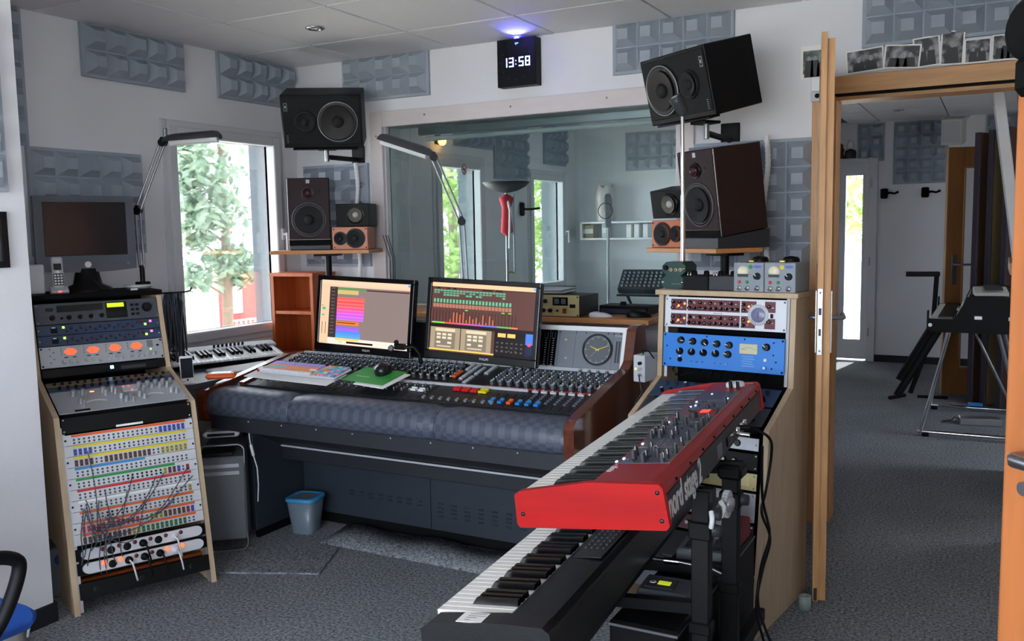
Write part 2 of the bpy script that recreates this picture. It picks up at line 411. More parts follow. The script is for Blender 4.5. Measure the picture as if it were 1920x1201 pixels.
r = struct(MB().box(0.67, 0.75, -1.45, -1.39, 0.45, 2.30).box(0.67, 0.75, 0.06, 0.12, 0.45, 2.30).box(0.67, 0.75, -1.39, 0.06, 2.24, 2.30).box(0.67, 0.75, -1.39, 0.06, 0.45, 0.51).build('window_7', PVC))
MB().box(0.707, 0.713, -1.39, 0.06, 0.51, 2.24).build('pane', GLASSW, r)
# window_4: the big pane between control room and live room
def frame_rect(b, x0, x1, z0, z1, w, y0, y1):
    b.box(x0, x0+w, y0, y1, z0, z1); b.box(x1-w, x1, y0, y1, z0, z1)
    b.box(x0+w, x1-w, y0, y1, z1-w, z1); b.box(x0+w, x1-w, y0, y1, z0, z0+w)
_b = MB(); frame_rect(_b, -3.235, -1.30, 0.885, 2.088, 0.088, YB-0.022, YB)
w4 = struct(_b.build('window_4', TRIMW, bev=0.003))
_b = MB(); frame_rect(_b, -3.15, -1.385, 0.97, 2.015, 0.012, YB, 4.45); _b.build('reveal', PVC, w4)
MB().box(-3.138, -1.397, 4.335, 4.343, 0.982, 2.003).build('pane', GLASSG, w4)
MB().rbox(-3.0, -1.40, 4.43, 4.47, 1.955, 2.0, 0.004).build('blind_channel', SILVER, w4)
MB().cyl((-2.99, 4.50, 1.94), (-1.40, 4.50, 1.94), 0.014, n=12).build('blind_rail', PVC, w4)
MB().tube([(-3.03, 4.40, 2.0), (-3.06, 4.41, 1.6), (-3.055, 4.41, 1.2)], 0.002, 5).build('blind_cord', PVC, w4)
_sc = MB().lathe([(0.0001, 0.002), (0.005, 0.002), (0.006, 0)], 8, axis='-y').mesh('trim_screw', STEEL)
for (x, z) in ((-3.19, 1.95), (-3.19, 1.30), (-2.85, 2.05), (-2.30, 2.05), (-1.75, 2.05)): put('trim_screw', _sc, w4, (x, YB-0.022, z))

# door_1: doorway to the hall with a wooden frame; the leaf stands open into the room
dr = struct(MB().box(-0.752, -0.68, YB-0.03, 4.47, 0, 2.05).box(0.215, 0.285, YB-0.03, 4.47, 0, 2.05).build('door_1', BEECH, bev=0.003))
MB().box(-0.68, 0.215, YB-0.03, 4.47, 1.972, 2.05).build('head_frame', BEECHX, dr, bev=0.003)
MB().box(-0.68, -0.655, YB+0.02, 4.46, 0, 1.972).box(0.19, 0.215, YB+0.02, 4.46, 0, 1.972).build('stop', BEECH, dr)
MB().box(-0.655, 0.19, YB+0.02, 4.46, 1.95, 1.972).build('head_stop', BEECHX, dr)
MB().box(-0.655, 0.19, YB-0.031, YB+0.02, 1.966, 1.974).build('seal', BLACKM, dr)
# leaf: local x from the hinge out to the lock edge, y thickness
_dx, _dy = 0.165, -0.945
leaf = thing('door_leaf', 'open wooden door leaf seen on its lock edge beside the doorway', 'door', (-0.690, 4.285, 0.0), math.degrees(math.atan2(_dy, _dx)))
LW = 0.95
MB().box(0.012, LW, -0.034, -0.014, 0.008, 2.065).build('inner_panel', DOORFACE, leaf, bev=0.002)
MB().box(0.012, LW-0.018, -0.014, 0.012, 0.008, 2.045).build('core_panel', DOORFACE, leaf, bev=0.002)
MB().box(LW, LW+0.004, -0.034, -0.014, 0.008, 2.065).build('edge_band', BEECH, leaf)
MB().box(LW-0.018, LW-0.014, -0.014, 0.012, 0.008, 2.045).build('edge_band', BEECH, leaf)
MB().rbox(LW+0.004, LW+0.007, -0.033, -0.015, 0.93, 1.17, 0.001).build('lock_plate', SILVER, leaf)
MB().box(LW+0.007, LW+0.0085, -0.029, -0.019, 1.075, 1.10).build('latch', DGREY, leaf)
MB().box(LW+0.007, LW+0.0085, -0.028, -0.020, 1.0, 1.025).build('key_slot', DGREY, leaf)
MB().lathe([(0.0001, 0.003), (0.003, 0.003), (0.004, 0)], 8, axis='x', o=(LW+0.0065, -0.024, 1.155)).build('screw', STEEL, leaf)
MB().lathe([(0.0001, 0.003), (0.003, 0.003), (0.004, 0)], 8, axis='x', o=(LW+0.0065, -0.024, 0.945)).build('screw', STEEL, leaf)
for s, y, q in ((-1, -0.034, 0.6), (1, 0.012, 1.3)):
    MB().rbox(LW-0.085, LW-0.045, min(y, y+s*0.007), max(y, y+s*0.007), 0.93, 1.16, 0.002).build('escutcheon', SILVER, leaf)
    MB().tube([(LW-0.065, y, 1.06), (LW-0.065, y+s*0.028*q, 1.06), (LW-0.075, y+s*0.036*q, 1.06), (LW-0.19, y+s*0.036*q, 1.06)], 0.009, 10).build('door_handle', STEEL, leaf)
MB().box(LW+0.004, LW+0.006, -0.03, -0.018, 0.012, 0.06).build('bottom_seal', DGREY, leaf)
MB().rbox(0.2, 0.74, -0.0365, -0.034, 1.25, 1.85, 0.001).build('notice_sheet', M('pale_wood_panel', (214, 186, 158), 0.5), leaf)
# hinge block on the frame
hb = thing('hinge_block', 'white hinge block with black button on top of the door frame', 'door hinge', (-0.735, YB-0.03, 1.99))
MB().rbox(-0.02, 0.03, -0.02, 0.0, 0.0, 0.06, 0.003).build('cover', WHITEP, hb)
MB().rbox(-0.02, 0.035, -0.022, 0.0, -0.045, 0.0, 0.003).build('bracket', LGREY, hb)
MB().lathe([(0.0001, 0.010), (0.009, 0.010), (0.011, 0)], 12, axis='-y', o=(0.008, -0.022, -0.02)).build('button', BLACK, hb)

# second door leaf standing open next to the camera
l2 = thing('door_leaf', 'wooden door leaf cut by the picture edge, with steel handle, close to the viewer', 'door', (0.590, 1.05, 0.0), math.degrees(math.atan2(0.575, -0.555)))
MB().box(0.012, 0.80, -0.02, 0.02, 0.008, 2.0).build('panel', M('orange_beech', (196, 118, 66), 0.4, noise=(6, 0.14, 6), stretch=(5, 5, 0.5)), l2, bev=0.006)
MB().tube([(0.735, 0.02, 1.04), (0.735, 0.065, 1.04), (0.725, 0.075, 1.04), (0.61, 0.075, 1.04)], 0.010, 10).build('door_handle', STEEL, l2)
MB().tube([(0.735, -0.02, 1.04), (0.735, -0.065, 1.04), (0.725, -0.075, 1.04), (0.61, -0.075, 1.04)], 0.010, 10).build('door_handle', STEEL, l2)
MB().cyl((0.75, 0.02, 0.985), (0.75, 0.03, 0.985), 0.011).build('lock_cylinder', STEEL, l2)
_d2 = struct(MB().box(0.60, 0.82, 1.02, 1.08, 0, 2.06).box(0.60, 0.82, 0.14, 0.20, 0, 2.06).box(0.60, 0.82, 0.20, 1.02, 2.0, 2.06).build('door_2', BEECH))

# foam absorbers -----------------------------------------------------
_fm = {}
def foam_mesh(cols, rows, p=0.1165, h=0.048):
    if (cols, rows) in _fm: return _fm[(cols, rows)]
    b = MB(); e = 0.012; z0 = 0.018
    W_, H_ = cols*p+2*e, rows*p+2*e
    b.box(-W_/2, W_/2, -z0, 0, -H_/2, H_/2)
    for i in range(cols):
        for j in range(rows):
            x0, x1 = -cols*p/2+i*p+0.003, -cols*p/2+(i+1)*p-0.003
            a0, a1 = -rows*p/2+j*p+0.003, -rows*p/2+(j+1)*p-0.003
            k = 0.030
            lo = [(x0, -z0, a0), (x1, -z0, a0), (x1, -z0, a1), (x0, -z0, a1)]
            hi = [(x0+k, -z0-h, a0+k), (x1-k, -z0-h, a0+k), (x1-k, -z0-h, a1-k), (x0+k, -z0-h, a1-k)]
            b._add(lo+hi, [(4, 5, 6, 7), (0, 1, 5, 4), (1, 2, 6, 5), (2, 3, 7, 6), (3, 0, 4, 7)])
    _fm[(cols, rows)] = b.mesh('foam_absorber', FOAM)
    return _fm[(cols, rows)]
def foam(cols, rows, loc, rz, label, grp='blue-grey foam absorbers on the walls'):
    o = put('foam_absorber', foam_mesh(cols, rows), None, loc, (0, 0, rad(rz)))
    return tag(o, label, 'acoustic foam', grp)
e = 0.001
foam(5, 2, (XL+e, 3.136, 2.279), 90, 'grey foam strip under the ceiling, middle one on the left wall')
foam(5, 2, (XL+e, 3.975, 2.279), 90, 'grey foam strip under the ceiling next to the left room corner')
foam(5, 4, (XL+e, 2.83, 1.56), 90, 'large grey foam panel on the wall behind the old computer monitor')
foam(1, 5, (XL+e, 2.47, 2.11), 90, 'dark narrow foam panel half hidden behind the near wall edge')
foam(5, 5, (-2.989, 1.60, 1.86), 90, 'foam panel on the bright near wall at the picture edge')
foam(5, 2, (-3.12, YB-e, 2.285), 0, 'pale foam strip above the left loudspeakers next to the digital clock')
foam(4, 5, (-3.505, YB-e, 1.50), 0, 'foam panel behind the left loudspeakers below the big black speaker')
foam(5, 2, (-1.414, YB-e, 2.285), 0, 'pale foam strip above the right loudspeakers')
foam(5, 5, (-1.04, YB-e, 1.49), 0, 'foam panel on the wall behind the right loudspeakers')
foam(5, 2, (-0.245, YB-e, 2.292), 0, 'foam strip above the doorway behind the black-and-white photographs')
for (c, r, y, z, lb) in ((5, 2, 6.42, 2.20, 'foam strip above the live room glass door, seen through the studio window'), (5, 4, 7.06, 2.08, 'tall foam panel between the live room door and window, seen through the studio window'), (4, 3, 7.96, 2.20, 'foam panel over the live room window, seen through the studio window')):
    foam(c, r, (XL+e, y, z), 90, lb)
foam(5, 3, (-2.95, 8.449, 2.14), 0, 'foam panel on the far live room wall beside the speaker edge')
foam(5, 5, (-2.33, 8.449, 2.0), 0, 'foam panel deep in the live room hidden by the upper right speaker')
foam(2, 3, (-1.135, 9.699, 2.20), 0, 'small foam block above the white glazed door in the hall')
foam(4, 5, (-0.68, 9.699, 2.08), 0, 'dark foam panel over the coat hooks in the hall')
foam(4, 5, (0.12, 9.699, 2.10), 0, 'pale foam panel in the hall behind the white wall box')

# exterior -----------------------------------------------------------
GRND = M('sunlit_paving', (176, 174, 166), 0.9)
struct(MB().box(-40, -4.3, -25, 40, -0.9, -0.6).build('ground_outside', GRND))
struct(MB().box(-6, 6, 10.5, 40, -0.6, -0.2).build('ground_behind', GRND))
struct(MB().box(-10, 14, -30, -2.2, -0.9, -0.6).build('ground_rear', GRND))
struct(MB().box(2.4, 16, -2.2, 30, -0.9, -0.6).build('ground_right', GRND))
LEAF = M('leaf_green', (136, 158, 136), 0.8, noise=(4, 0.25, 2))
LEAFY = M('leaf_yellow_green', (150, 176, 96), 0.8, noise=(4, 0.25, 2))
BARK = M('pine_bark', (150, 132, 116), 0.9, noise=(14, 0.2, 5), stretch=(4, 4, 0.6))
def tree(loc, trunk_h, clusters, label, leafmat, leafs=900, size=0.10, tr=0.10):
    rnd = random.Random(int(abs(loc[0]*100+loc[1]*10)))
    t = thing('tree', label, 'tree', loc)
    b = MB(); b.tube([(0, 0, 0), (0.05, 0.02, trunk_h*0.4), (0.0, 0.06, trunk_h*0.8), (0.02, 0.0, trunk_h)], [tr, tr*0.85, tr*0.7, tr*0.4], 8)
    for (cx, cy, cz, r, n) in clusters:
        b.tube([(0, 0.03, max(0.3, cz-0.3)), (cx*0.5, cy*0.5, cz-0.1), (cx, cy, cz)], [tr*0.3, tr*0.2, 0.01], 5)
    b.build('trunk', BARK, t)
    f = MB()
    for (cx, cy, cz, r, n) in clusters:
        for i in range(int(leafs*n)):
            d = Vector((rnd.gauss(0, 1), rnd.gauss(0, 1), rnd.gauss(0, 0.55)))*r*0.5
            p = Vector((cx, cy, cz))+d
            u = Vector((rnd.uniform(-1, 1), rnd.uniform(-1, 1), rnd.uniform(-1, 1))).normalized(); v = u.orthogonal().normalized()
            q = size*rnd.uniform(0.5, 1.2)
            f._add([tuple(p-u*q), tuple(p+v*q*0.4), tuple(p+u*q), tuple(p-v*q*0.4)], [(0, 1, 2, 3)])
    f.build('foliage', leafmat, t, kind='stuff')
tree((-9.0, 8.65, -0.6), 5.2, [(0, -.45, 2.8, .55, 1), (0, -.62, 2.95, .45, .7), (.1, -.36, 2.3, .5, .9), (0, -.62, 2.2, .4, .6), (0, -.47, 1.93, .2, .15), (.1, .10, 1.65, .38, .5), (.1, .23, 1.45, .25, .3), (0, -.63, 1.47, .35, .3), (0, -.75, 3.3, .5, .6)], 'pine tree standing in the sun outside the left window', LEAF, 620, 0.085, 0.075)
tree((-8.0, 12.7, -0.6), 3.6, [(0.2, -0.6, 2.6, 0.9, 0.8), (0.3, 0.0, 1.6, 0.8, 0.8)], 'bright green tree outside the live room glass door', LEAFY, 700, 0.10)
tree((-8.6, 16.2, -0.6), 3.8, [(0.3, -0.4, 2.8, 0.9, 0.8), (0.3, 0.4, 1.8, 1.0, 0.9)], 'bright green tree outside the live room window', LEAFY, 700, 0.11)
tree((-2.0, 13.2, -0.2), 3.0, [(0.3, 0, 1.8, 0.7, 0.9), (0.2, 0.0, 2.6, 0.6, 0.7)], 'leafy garden tree seen through the glazed hall door', LEAFY, 800, 0.10)
h = thing('red_house', 'red house front with white railing, small in the left window', 'house', (-14, 13.9, -0.6))
MB().box(-0.3, 0, -0.35, 2.4, 0, 1.05).build('wall', M('red_render', (214, 92, 92), 0.8), h)
MB().box(0, 0.03, -0.25, 0.0, 0.35, 0.95).build('window', M('house_window', (226, 200, 196), 0.4), h)
for k in range(7): MB().box(0.3, 0.33, -0.75+0.13*k, -0.72+0.13*k, 0, 0.22).build('railing_bar', WHITEP, h)
MB().box(0.3, 0.33, -0.8, 0.2, 0.22, 0.25).build('railing_top', WHITEP, h)
# ================================================================== MIXING CONSOLE
LEATHER = None
def leather():
    m = bpy.data.materials.new('quilted_leatherette'); m.use_nodes = True; nt = m.node_tree; b = nt.nodes['Principled BSDF']
    b.inputs['Roughness'].default_value = 0.42
    tc = nt.nodes.new('ShaderNodeTexCoord'); mp = nt.nodes.new('ShaderNodeMapping'); mp.inputs['Scale'].default_value = (1, 1, 1)
    ck = nt.nodes.new('ShaderNodeTexChecker'); ck.inputs['Scale'].default_value = 36
    ck.inputs['Color1'].default_value = (*rgb(64, 70, 83), 1); ck.inputs['Color2'].default_value = (*rgb(79, 86, 101), 1)
    nt.links.new(tc.outputs['Object'], mp.inputs['Vector']); nt.links.new(mp.outputs['Vector'], ck.inputs['Vector'])
    nt.links.new(ck.outputs['Color'], b.inputs['Base Color'])
    n2 = nt.nodes.new('ShaderNodeTexNoise'); n2.inputs['Scale'].default_value = 90
    bp = nt.nodes.new('ShaderNodeBump'); bp.inputs['Strength'].default_value = 0.15; bp.inputs['Distance'].default_value = 0.003
    nt.links.new(n2.outputs['Fac'], bp.inputs['Height']); nt.links.new(bp.outputs['Normal'], b.inputs['Normal'])
    return m
LEATHER = leather()
CONS = M('console_anthracite', (34, 38, 44), 0.55, bump=(200, 0.12))
CONSP = M('console_panel_black', (30, 32, 37), 0.5)
CONSB = M('console_slate', (46, 53, 63), 0.5, noise=(5, 0.06, 3))
BRIDGE = M('meter_bridge_grey', (112, 118, 128), 0.5)
con = thing('mixing_console', 'large dark mixing console with leather armrest and mahogany end panels', 'mixing console', (0, 0, 0))
CX0, CX1 = -3.115, -1.275
# top plane: T(x, t, h): t 0 front .. 1 rear
F0, F1 = Vector((0, 2.945, 0.712)), Vector((0, 3.375, 0.802))
_sl = (F1-F0); SLEN = _sl.length; SANG = math.atan2(_sl.z, _sl.y)
def TP(x, t, h=0.0):
    p = F0.lerp(F1, t); return Vector((x, p.y - h*math.sin(SANG), p.z + h*math.cos(SANG)))
CT = Matrix.Translation(F0) @ Matrix.Rotation(SANG, 4, 'X')   # local x=world x, y up-slope, z normal
# end cheeks
prof = [(2.80, 0.575), (2.795, 0.70), (2.815, 0.728), (2.85, 0.735), (3.33, 0.835), (3.372, 0.86), (3.415, 0.985), (3.44, 1.0), (3.52, 1.0), (3.60, 0.62), (3.45, 0.52), (2.95, 0.54)]
MB().prism(prof, CX1-0.04, CX1, 'x').build('end_panel', MAHOG, con, bev=0.010, seg=3)
profL = [(2.80, 0.575), (2.795, 0.69), (2.815, 0.712), (2.85, 0.718), (3.36, 0.806), (3.50, 0.80), (3.56, 0.62), (3.45, 0.52), (2.95, 0.54)]
MB().prism(profL, CX0, CX0+0.04, 'x').build('end_panel', MAHOG, con, bev=0.010, seg=3)
XA, XB = CX0+0.04, CX1-0.04
# armrest cushions
def cushion(x0, x1):
    pr = []
    for (y, z) in ((2.96, 0.712), (2.90, 0.722), (2.855, 0.718), (2.822, 0.700), (2.806, 0.672), (2.803, 0.64), (2.808, 0.612), (2.822, 0.600), (2.96, 0.600)): pr.append((y, z))
    b = MB(); n = 10
    # pinch slightly at both ends
    vs = []; fs = []
    for i in range(n+1):
        u = i/n; x = x0+(x1-x0)*u
        e = min(u, 1-u)*(x1-x0)
        k = 0.010*math.exp(-e/0.012)
        for (y, z) in pr: vs.append((x, y+(k if y < 2.95 else 0), z-(k if z > 0.65 else 0)))
    m = len(pr)
    for i in range(n):
        for j in range(m): fs.append((i*m+j, i*m+(j+1) % m, (i+1)*m+(j+1) % m, (i+1)*m+j))
    b._add(vs, fs, 0, True)
    b._add(vs[:m], [tuple(range(m))], 0); b._add(vs[-m:], [tuple(range(m))], 0)
    return b
for (a, c) in ((XA, -2.604), (-2.602, -1.874), (-1.872, XB)): cushion(a, c).build('armrest_cushion', LEATHER, con)
# body
body = [(2.96, 0.60), (2.96, 0.706), (3.375, 0.794), (3.50, 0.794), (3.56, 0.62), (3.45, 0.55), (3.0, 0.55)]
MB().prism([(3.405, 0.796), (3.45, 0.98), (3.51, 0.98), (3.50, 0.796)], -2.93, XB, 'x').build('bridge_body', CONS, con)
MB().prism(body, XA, XB, 'x').build('body', CONS, con)
MB().prism([(2.835, 0.600), (2.835, 0.535), (2.87, 0.525), (3.10, 0.52), (3.10, 0.60)], XA, XB, 'x').build('front_skirt', CONS, con)
MB().prism([(2.90, 0.525), (3.155, 0.405), (3.20, 0.405), (3.20, 0.525)], -2.985, XB-0.03, 'x').build('knee_panel', CONS, con)
MB().box(-2.96, XB-0.05, 3.150, 3.20, 0.335, 0.405).build('cable_duct', CONS, con, bev=0.003)
MB().box(-2.958, XB-0.05, 3.143, 3.150, 0.397, 0.405).build('duct_edge_trim', LGREY, con)
# modesty panels
for (a, c) in ((-2.955, -2.215), (-2.212, -1.36)): MB().box(a, c, 3.29, 3.305, 0.055, 0.52).build('modesty_panel', CONSB, con, bev=0.002)
_lv = MB().prism([(0, 0), (-0.006, 0.0035), (0, 0.010)], -0.014, 0.014, 'x').mesh('louvre', CONSB)
for k in range(8):
    for j in range(2): put('louvre', _lv, con, (-2.66+0.055*k, 3.29, 0.155+0.019*j))
for k in range(11):
    for j in range(4): put('louvre', _lv, con, (-2.16+0.07*k, 3.29, 0.118+0.019*j))
MB().box(-2.955, -1.36, 3.31, 3.34, 0.0, 0.055).build('plinth', BLACKM, con)
MB().box(-2.99, -2.96, 2.965, 3.50, 0.04, 0.53).build('pedestal', CONSB, con, bev=0.003)
MB().box(-2.985, -2.965, 2.985, 3.48, 0.0, 0.04).build('pedestal_foot', BLACKM, con)
MB().box(-1.40, -1.31, 2.965, 3.50, 0.04, 0.53).build('pedestal', CONSB, con, bev=0.003)
MB().box(-1.39, -1.32, 2.985, 3.48, 0.0, 0.04).build('pedestal_foot', BLACKM, con)
_s = MB()
for k in range(16): _s.lathe([(0.0001, 0.002), (0.003, 0.0015), (0.0035, 0)], 6, axis='-y', o=(-2.93+0.105*k, 3.150, 0.418-0.004))
for k in range(8): _s.lathe([(0.0001, 0.002), (0.003, 0.0015), (0.0035, 0)], 6, axis='-y', o=(-2.85+0.19*k, 2.835, 0.585))
_s.build('screw_heads', LGREY, con, kind='stuff')
# channel surface ----------------------------------------------------
SX0, SX1 = -2.985, -1.318
def slab(name, x0, x1, t0, t1, h0, h1, mat, bev=0):
    b = MB(CT); b.box(x0, x1, t0*SLEN, t1*SLEN, h0, h1); return b.build(name, mat, con, bev=bev)
PITCH = 0.0395
def panel_strip(x0, x1, mat): slab('module_panel', x0+0.0008, x1-0.0008, 0.03, 0.985, 0.002, 0.008, mat)
XM0, XM1 = -2.03, -1.83      # grouping section
x = SX0+0.003; strips = []
while x+PITCH <= XM0+0.001: strips.append((x, 'l')); x += PITCH
for (xx, _) in strips: panel_strip(xx, xx+PITCH, CONSP)
slab('module_panel', XM0, XM1, 0.03, 0.985, 0.002, 0.008, CONSP)
x = XM1+0.002; rstrips = []
while x+PITCH <= SX1+0.004: rstrips.append(x); x += PITCH
for xx in rstrips: panel_strip(xx, xx+PITCH, CONSP)
slab('surface_bed', CX0+0.04, CX1-0.04, 0.0, 1.0, -0.004, 0.002, CONS)
slab('rear_rail', SX0, SX1+0.01, 0.985, 1.0, 0.002, 0.022, LGREY)
slab('side_rail', SX1, SX1+0.012, 0.03, 0.985, 0.002, 0.014, MGREY)
slab('side_rail', SX0-0.03, SX0, 0.03, 0.985, 0.002, 0.018, MAHOG)
# knobs: too small to pick apart -> joined stuff, one part per row colour
KGREY = M('knob_grey', (92, 97, 105), 0.45); KCAP = M('knob_cap_silver', (196, 200, 206), 0.3, metal=0.3)
KB = MB(CT); KL = {'blue': M('cap_blue', (72, 116, 165), 0.4), 'yellow': M('cap_yellow', (208, 180, 60), 0.4), 'red': M('cap_red', (175, 40, 44), 0.4), 'white': M('cap_white', (224, 226, 228), 0.4), 'grey': KGREY, 'silver': KCAP, 'black': BLACK}
_ix = {k: i for i, k in enumerate(KL)}
def knob(b, x, y, r, h, body, cap, z=0.008):
    r *= 1.18; h *= 1.15
    b.cyl((x, y, z), (x, y, z+h*0.85), r, r*0.85, 8, _ix[body], smooth=True)
    b.cyl((x, y, z+h*0.85), (x, y, z+h), r*0.72, r*0.68, 8, _ix[cap])
def button(b, x, y, w, d, h, c, z=0.008): b.box(x-w/2, x+w/2, y-d/2, y+d/2, z, z+h, _ix[c])
rnd = random.Random(3)
for (xx, _) in strips:
    xc = xx+PITCH/2
    for (t, kind) in ((0.955, 'S'), (0.915, 'S2'), (0.875, 'k'), (0.835, 'k'), (0.795, 'k2'), (0.755, 'k'), (0.715, 'k2'), (0.675, 'k'), (0.635, 'k2'), (0.595, 'y'), (0.55, 'S3')):
        y = t*SLEN
        if kind == 'S': knob(KB, xc-0.007, y, 0.0062, 0.014, 'grey', 'silver'); knob(KB, xc+0.009, y-0.006, 0.0045, 0.012, 'black', 'white')
        elif kind == 'S2': button(KB, xc-0.008, y, 0.012, 0.009, 0.008, 'silver'); knob(KB, xc+0.009, y, 0.0045, 0.011, 'grey', 'black')
        elif kind == 'k': knob(KB, xc-0.009, y, 0.0045, 0.013, 'grey', 'white'); knob(KB, xc+0.007, y+0.006, 0.0042, 0.012, 'grey', 'grey')
        elif kind == 'k2': knob(KB, xc-0.004, y, 0.0048, 0.013, 'black', 'grey'); button(KB, xc+0.011, y, 0.006, 0.006, 0.005, 'white')
        elif kind == 'y': knob(KB, xc-0.006, y, 0.0045, 0.012, 'grey', 'yellow')
        elif kind == 'S3': knob(KB, xc+0.003, y, 0.0065, 0.016, 'grey', 'silver')
    for j, c in enumerate(('red', 'white', 'red')): button(KB, xc-0.010+0.010*j, 0.45*SLEN, 0.007, 0.006, 0.005, c)
    for j in range(4): knob(KB, xc+0.002*(j % 2), (0.36-0.05*j)*SLEN, 0.004, 0.010, 'grey', 'white' if j % 2 else 'grey')
for i, xx in enumerate(rstrips):
    xc = xx+PITCH/2
    rows = [(0.955, 'S'), (0.91, 'S2'), (0.865, 'b'), (0.82, 'b'), (0.775, 'y' if i < 7 else 'k'), (0.73, 'k'), (0.685, 'b' if i > 6 else 'k'), (0.635, 'y' if i > 6 else 'k'), (0.585, 'k'), (0.53, 'F')]
    for (t, kind) in rows:
        y = t*SLEN
        if kind == 'S': knob(KB, xc-0.006, y, 0.006, 0.013, 'grey', 'silver') if (i < 3 or i > 7) else None
        elif kind == 'S2': button(KB, xc, y, 0.014, 0.008, 0.008, 'silver') if (i < 3 or i > 7) else None
        elif kind == 'b': knob(KB, xc-0.008, y, 0.0045, 0.013, 'grey', 'blue'); knob(KB, xc+0.009, y+0.005, 0.0042, 0.012, 'grey', 'white')
        elif kind == 'y': knob(KB, xc-0.008, y, 0.0046, 0.013, 'grey', 'yellow'); knob(KB, xc+0.009, y, 0.0042, 0.010, 'black', 'grey')
        elif kind == 'k': knob(KB, xc-0.008, y, 0.0045, 0.014, 'grey', 'white'); knob(KB, xc+0.009, y+0.004, 0.0045, 0.014, 'grey', 'grey')
        elif kind == 'F': KB.box(xc-0.007, xc+0.007, y-0.012, y+0.006, 0.008, 0.026, _ix['grey']); KB.box(xc-0.006, xc+0.006, y-0.010, y+0.004, 0.026, 0.028, _ix['silver'])
    button(KB, xc-0.010, 0.452*SLEN, 0.012, 0.010, 0.006, 'red'); button(KB, xc+0.004, 0.452*SLEN, 0.010, 0.009, 0.006, 'red'); button(KB, xc+0.014, 0.445*SLEN, 0.008, 0.008, 0.006, 'white')
    for j in range(5): KB.box(xc-0.006, xc+0.006, (0.36-0.045*j)*SLEN-0.005, (0.36-0.045*j)*SLEN+0.003, 0.008, 0.014, _ix['grey' if i > 5 else 'black']) if i > 5 else None
KB.build('control_knobs', list(KL.values()), con, kind='stuff')
# pale button banks of the centre section
for (x0, t0, t1, w) in ((-2.015, 0.80, 0.965, 0.020), (-1.985, 0.56, 0.965, 0.020), (-1.945, 0.70, 0.90, 0.018), (-1.905, 0.74, 0.95, 0.022), (-1.945, 0.47, 0.66, 0.020)):
    bk = slab('button_bank', x0, x0+w, t0, t1, 0.008, 0.013, MGREY)
    n = max(3, int((t1-t0)*SLEN/0.014))
    b = MB(CT)
    for k in range(n):
        y = (t0*SLEN)+(k+0.5)*(t1-t0)*SLEN/n; b.box(x0+0.002, x0+w-0.002, y-0.0045, y+0.0045, 0.013, 0.018)
    b.build('push_buttons', LGREY, bk, kind='stuff')
_ob = MB(CT); _ob.rbox(-2.028, -2.008, 0.60*SLEN, 0.76*SLEN, 0.010, 0.020, 0.002); _ob.build('orange_marker_strip', ORANGE, con)
slab('fader_rail', -2.33, -1.62, 0.405, 0.425, 0.008, 0.018, LGREY)
for k in range(6):
    x0 = -1.60+0.0395*k
    slab('fader_divider', x0, x0+0.026, 0.40, 0.42, 0.008, 0.016, LGREY)
# fader slots + caps
_fs = MB(CT)
for (xx, _) in strips[10:]: _fs.box(xx+PITCH/2-0.0015, xx+PITCH/2+0.0015, 0.05*SLEN, 0.33*SLEN, 0.008, 0.0088)
for xx in rstrips: _fs.box(xx+PITCH/2-0.0015, xx+PITCH/2+0.0015, 0.05*SLEN, 0.33*SLEN, 0.008, 0.0088)
_fs.build('fader_slots', BLACKG, con, kind='stuff')
def fader(x, t, mat, w=0.024, d=0.020, lab=None):
    b = MB(CT); y = t*SLEN
    b.prism([(y-d/2, 0.010), (y-d/2, 0.020), (y-d*0.12, 0.017), (y+d*0.12, 0.017), (y+d/2, 0.020), (y+d/2, 0.010)], x-w/2, x+w/2, 'x')
    b.box(x-0.002, x+0.002, y-0.004, y+0.004, 0.008, 0.011)
    o = b.build('fader_cap', mat, con)
    if lab: o['label'] = lab
fader(-2.285, 0.30, RED, lab='red fader cap alone on the dark strip')
fader(-2.115, 0.235, WHITEP, 0.026); fader(-2.075, 0.23, WHITEP, 0.026)
for k in range(3): fader(-1.925+0.0415*k, 0.325-0.006*k, RED, 0.032, 0.024)
fader(-1.80, 0.315, YELLOW, 0.036, 0.030, 'large yellow fader cap')
for k, c in enumerate((BLUE, BLUE, ORANGE, BLUE, BLUE, BLUE)): fader(-1.66-0.115+0.0395*(k+1)+0.02, 0.13, c, 0.017, 0.034)
for k in range(9): fader(-2.02+0.0395*k, 0.075, MGREY, 0.012, 0.014)
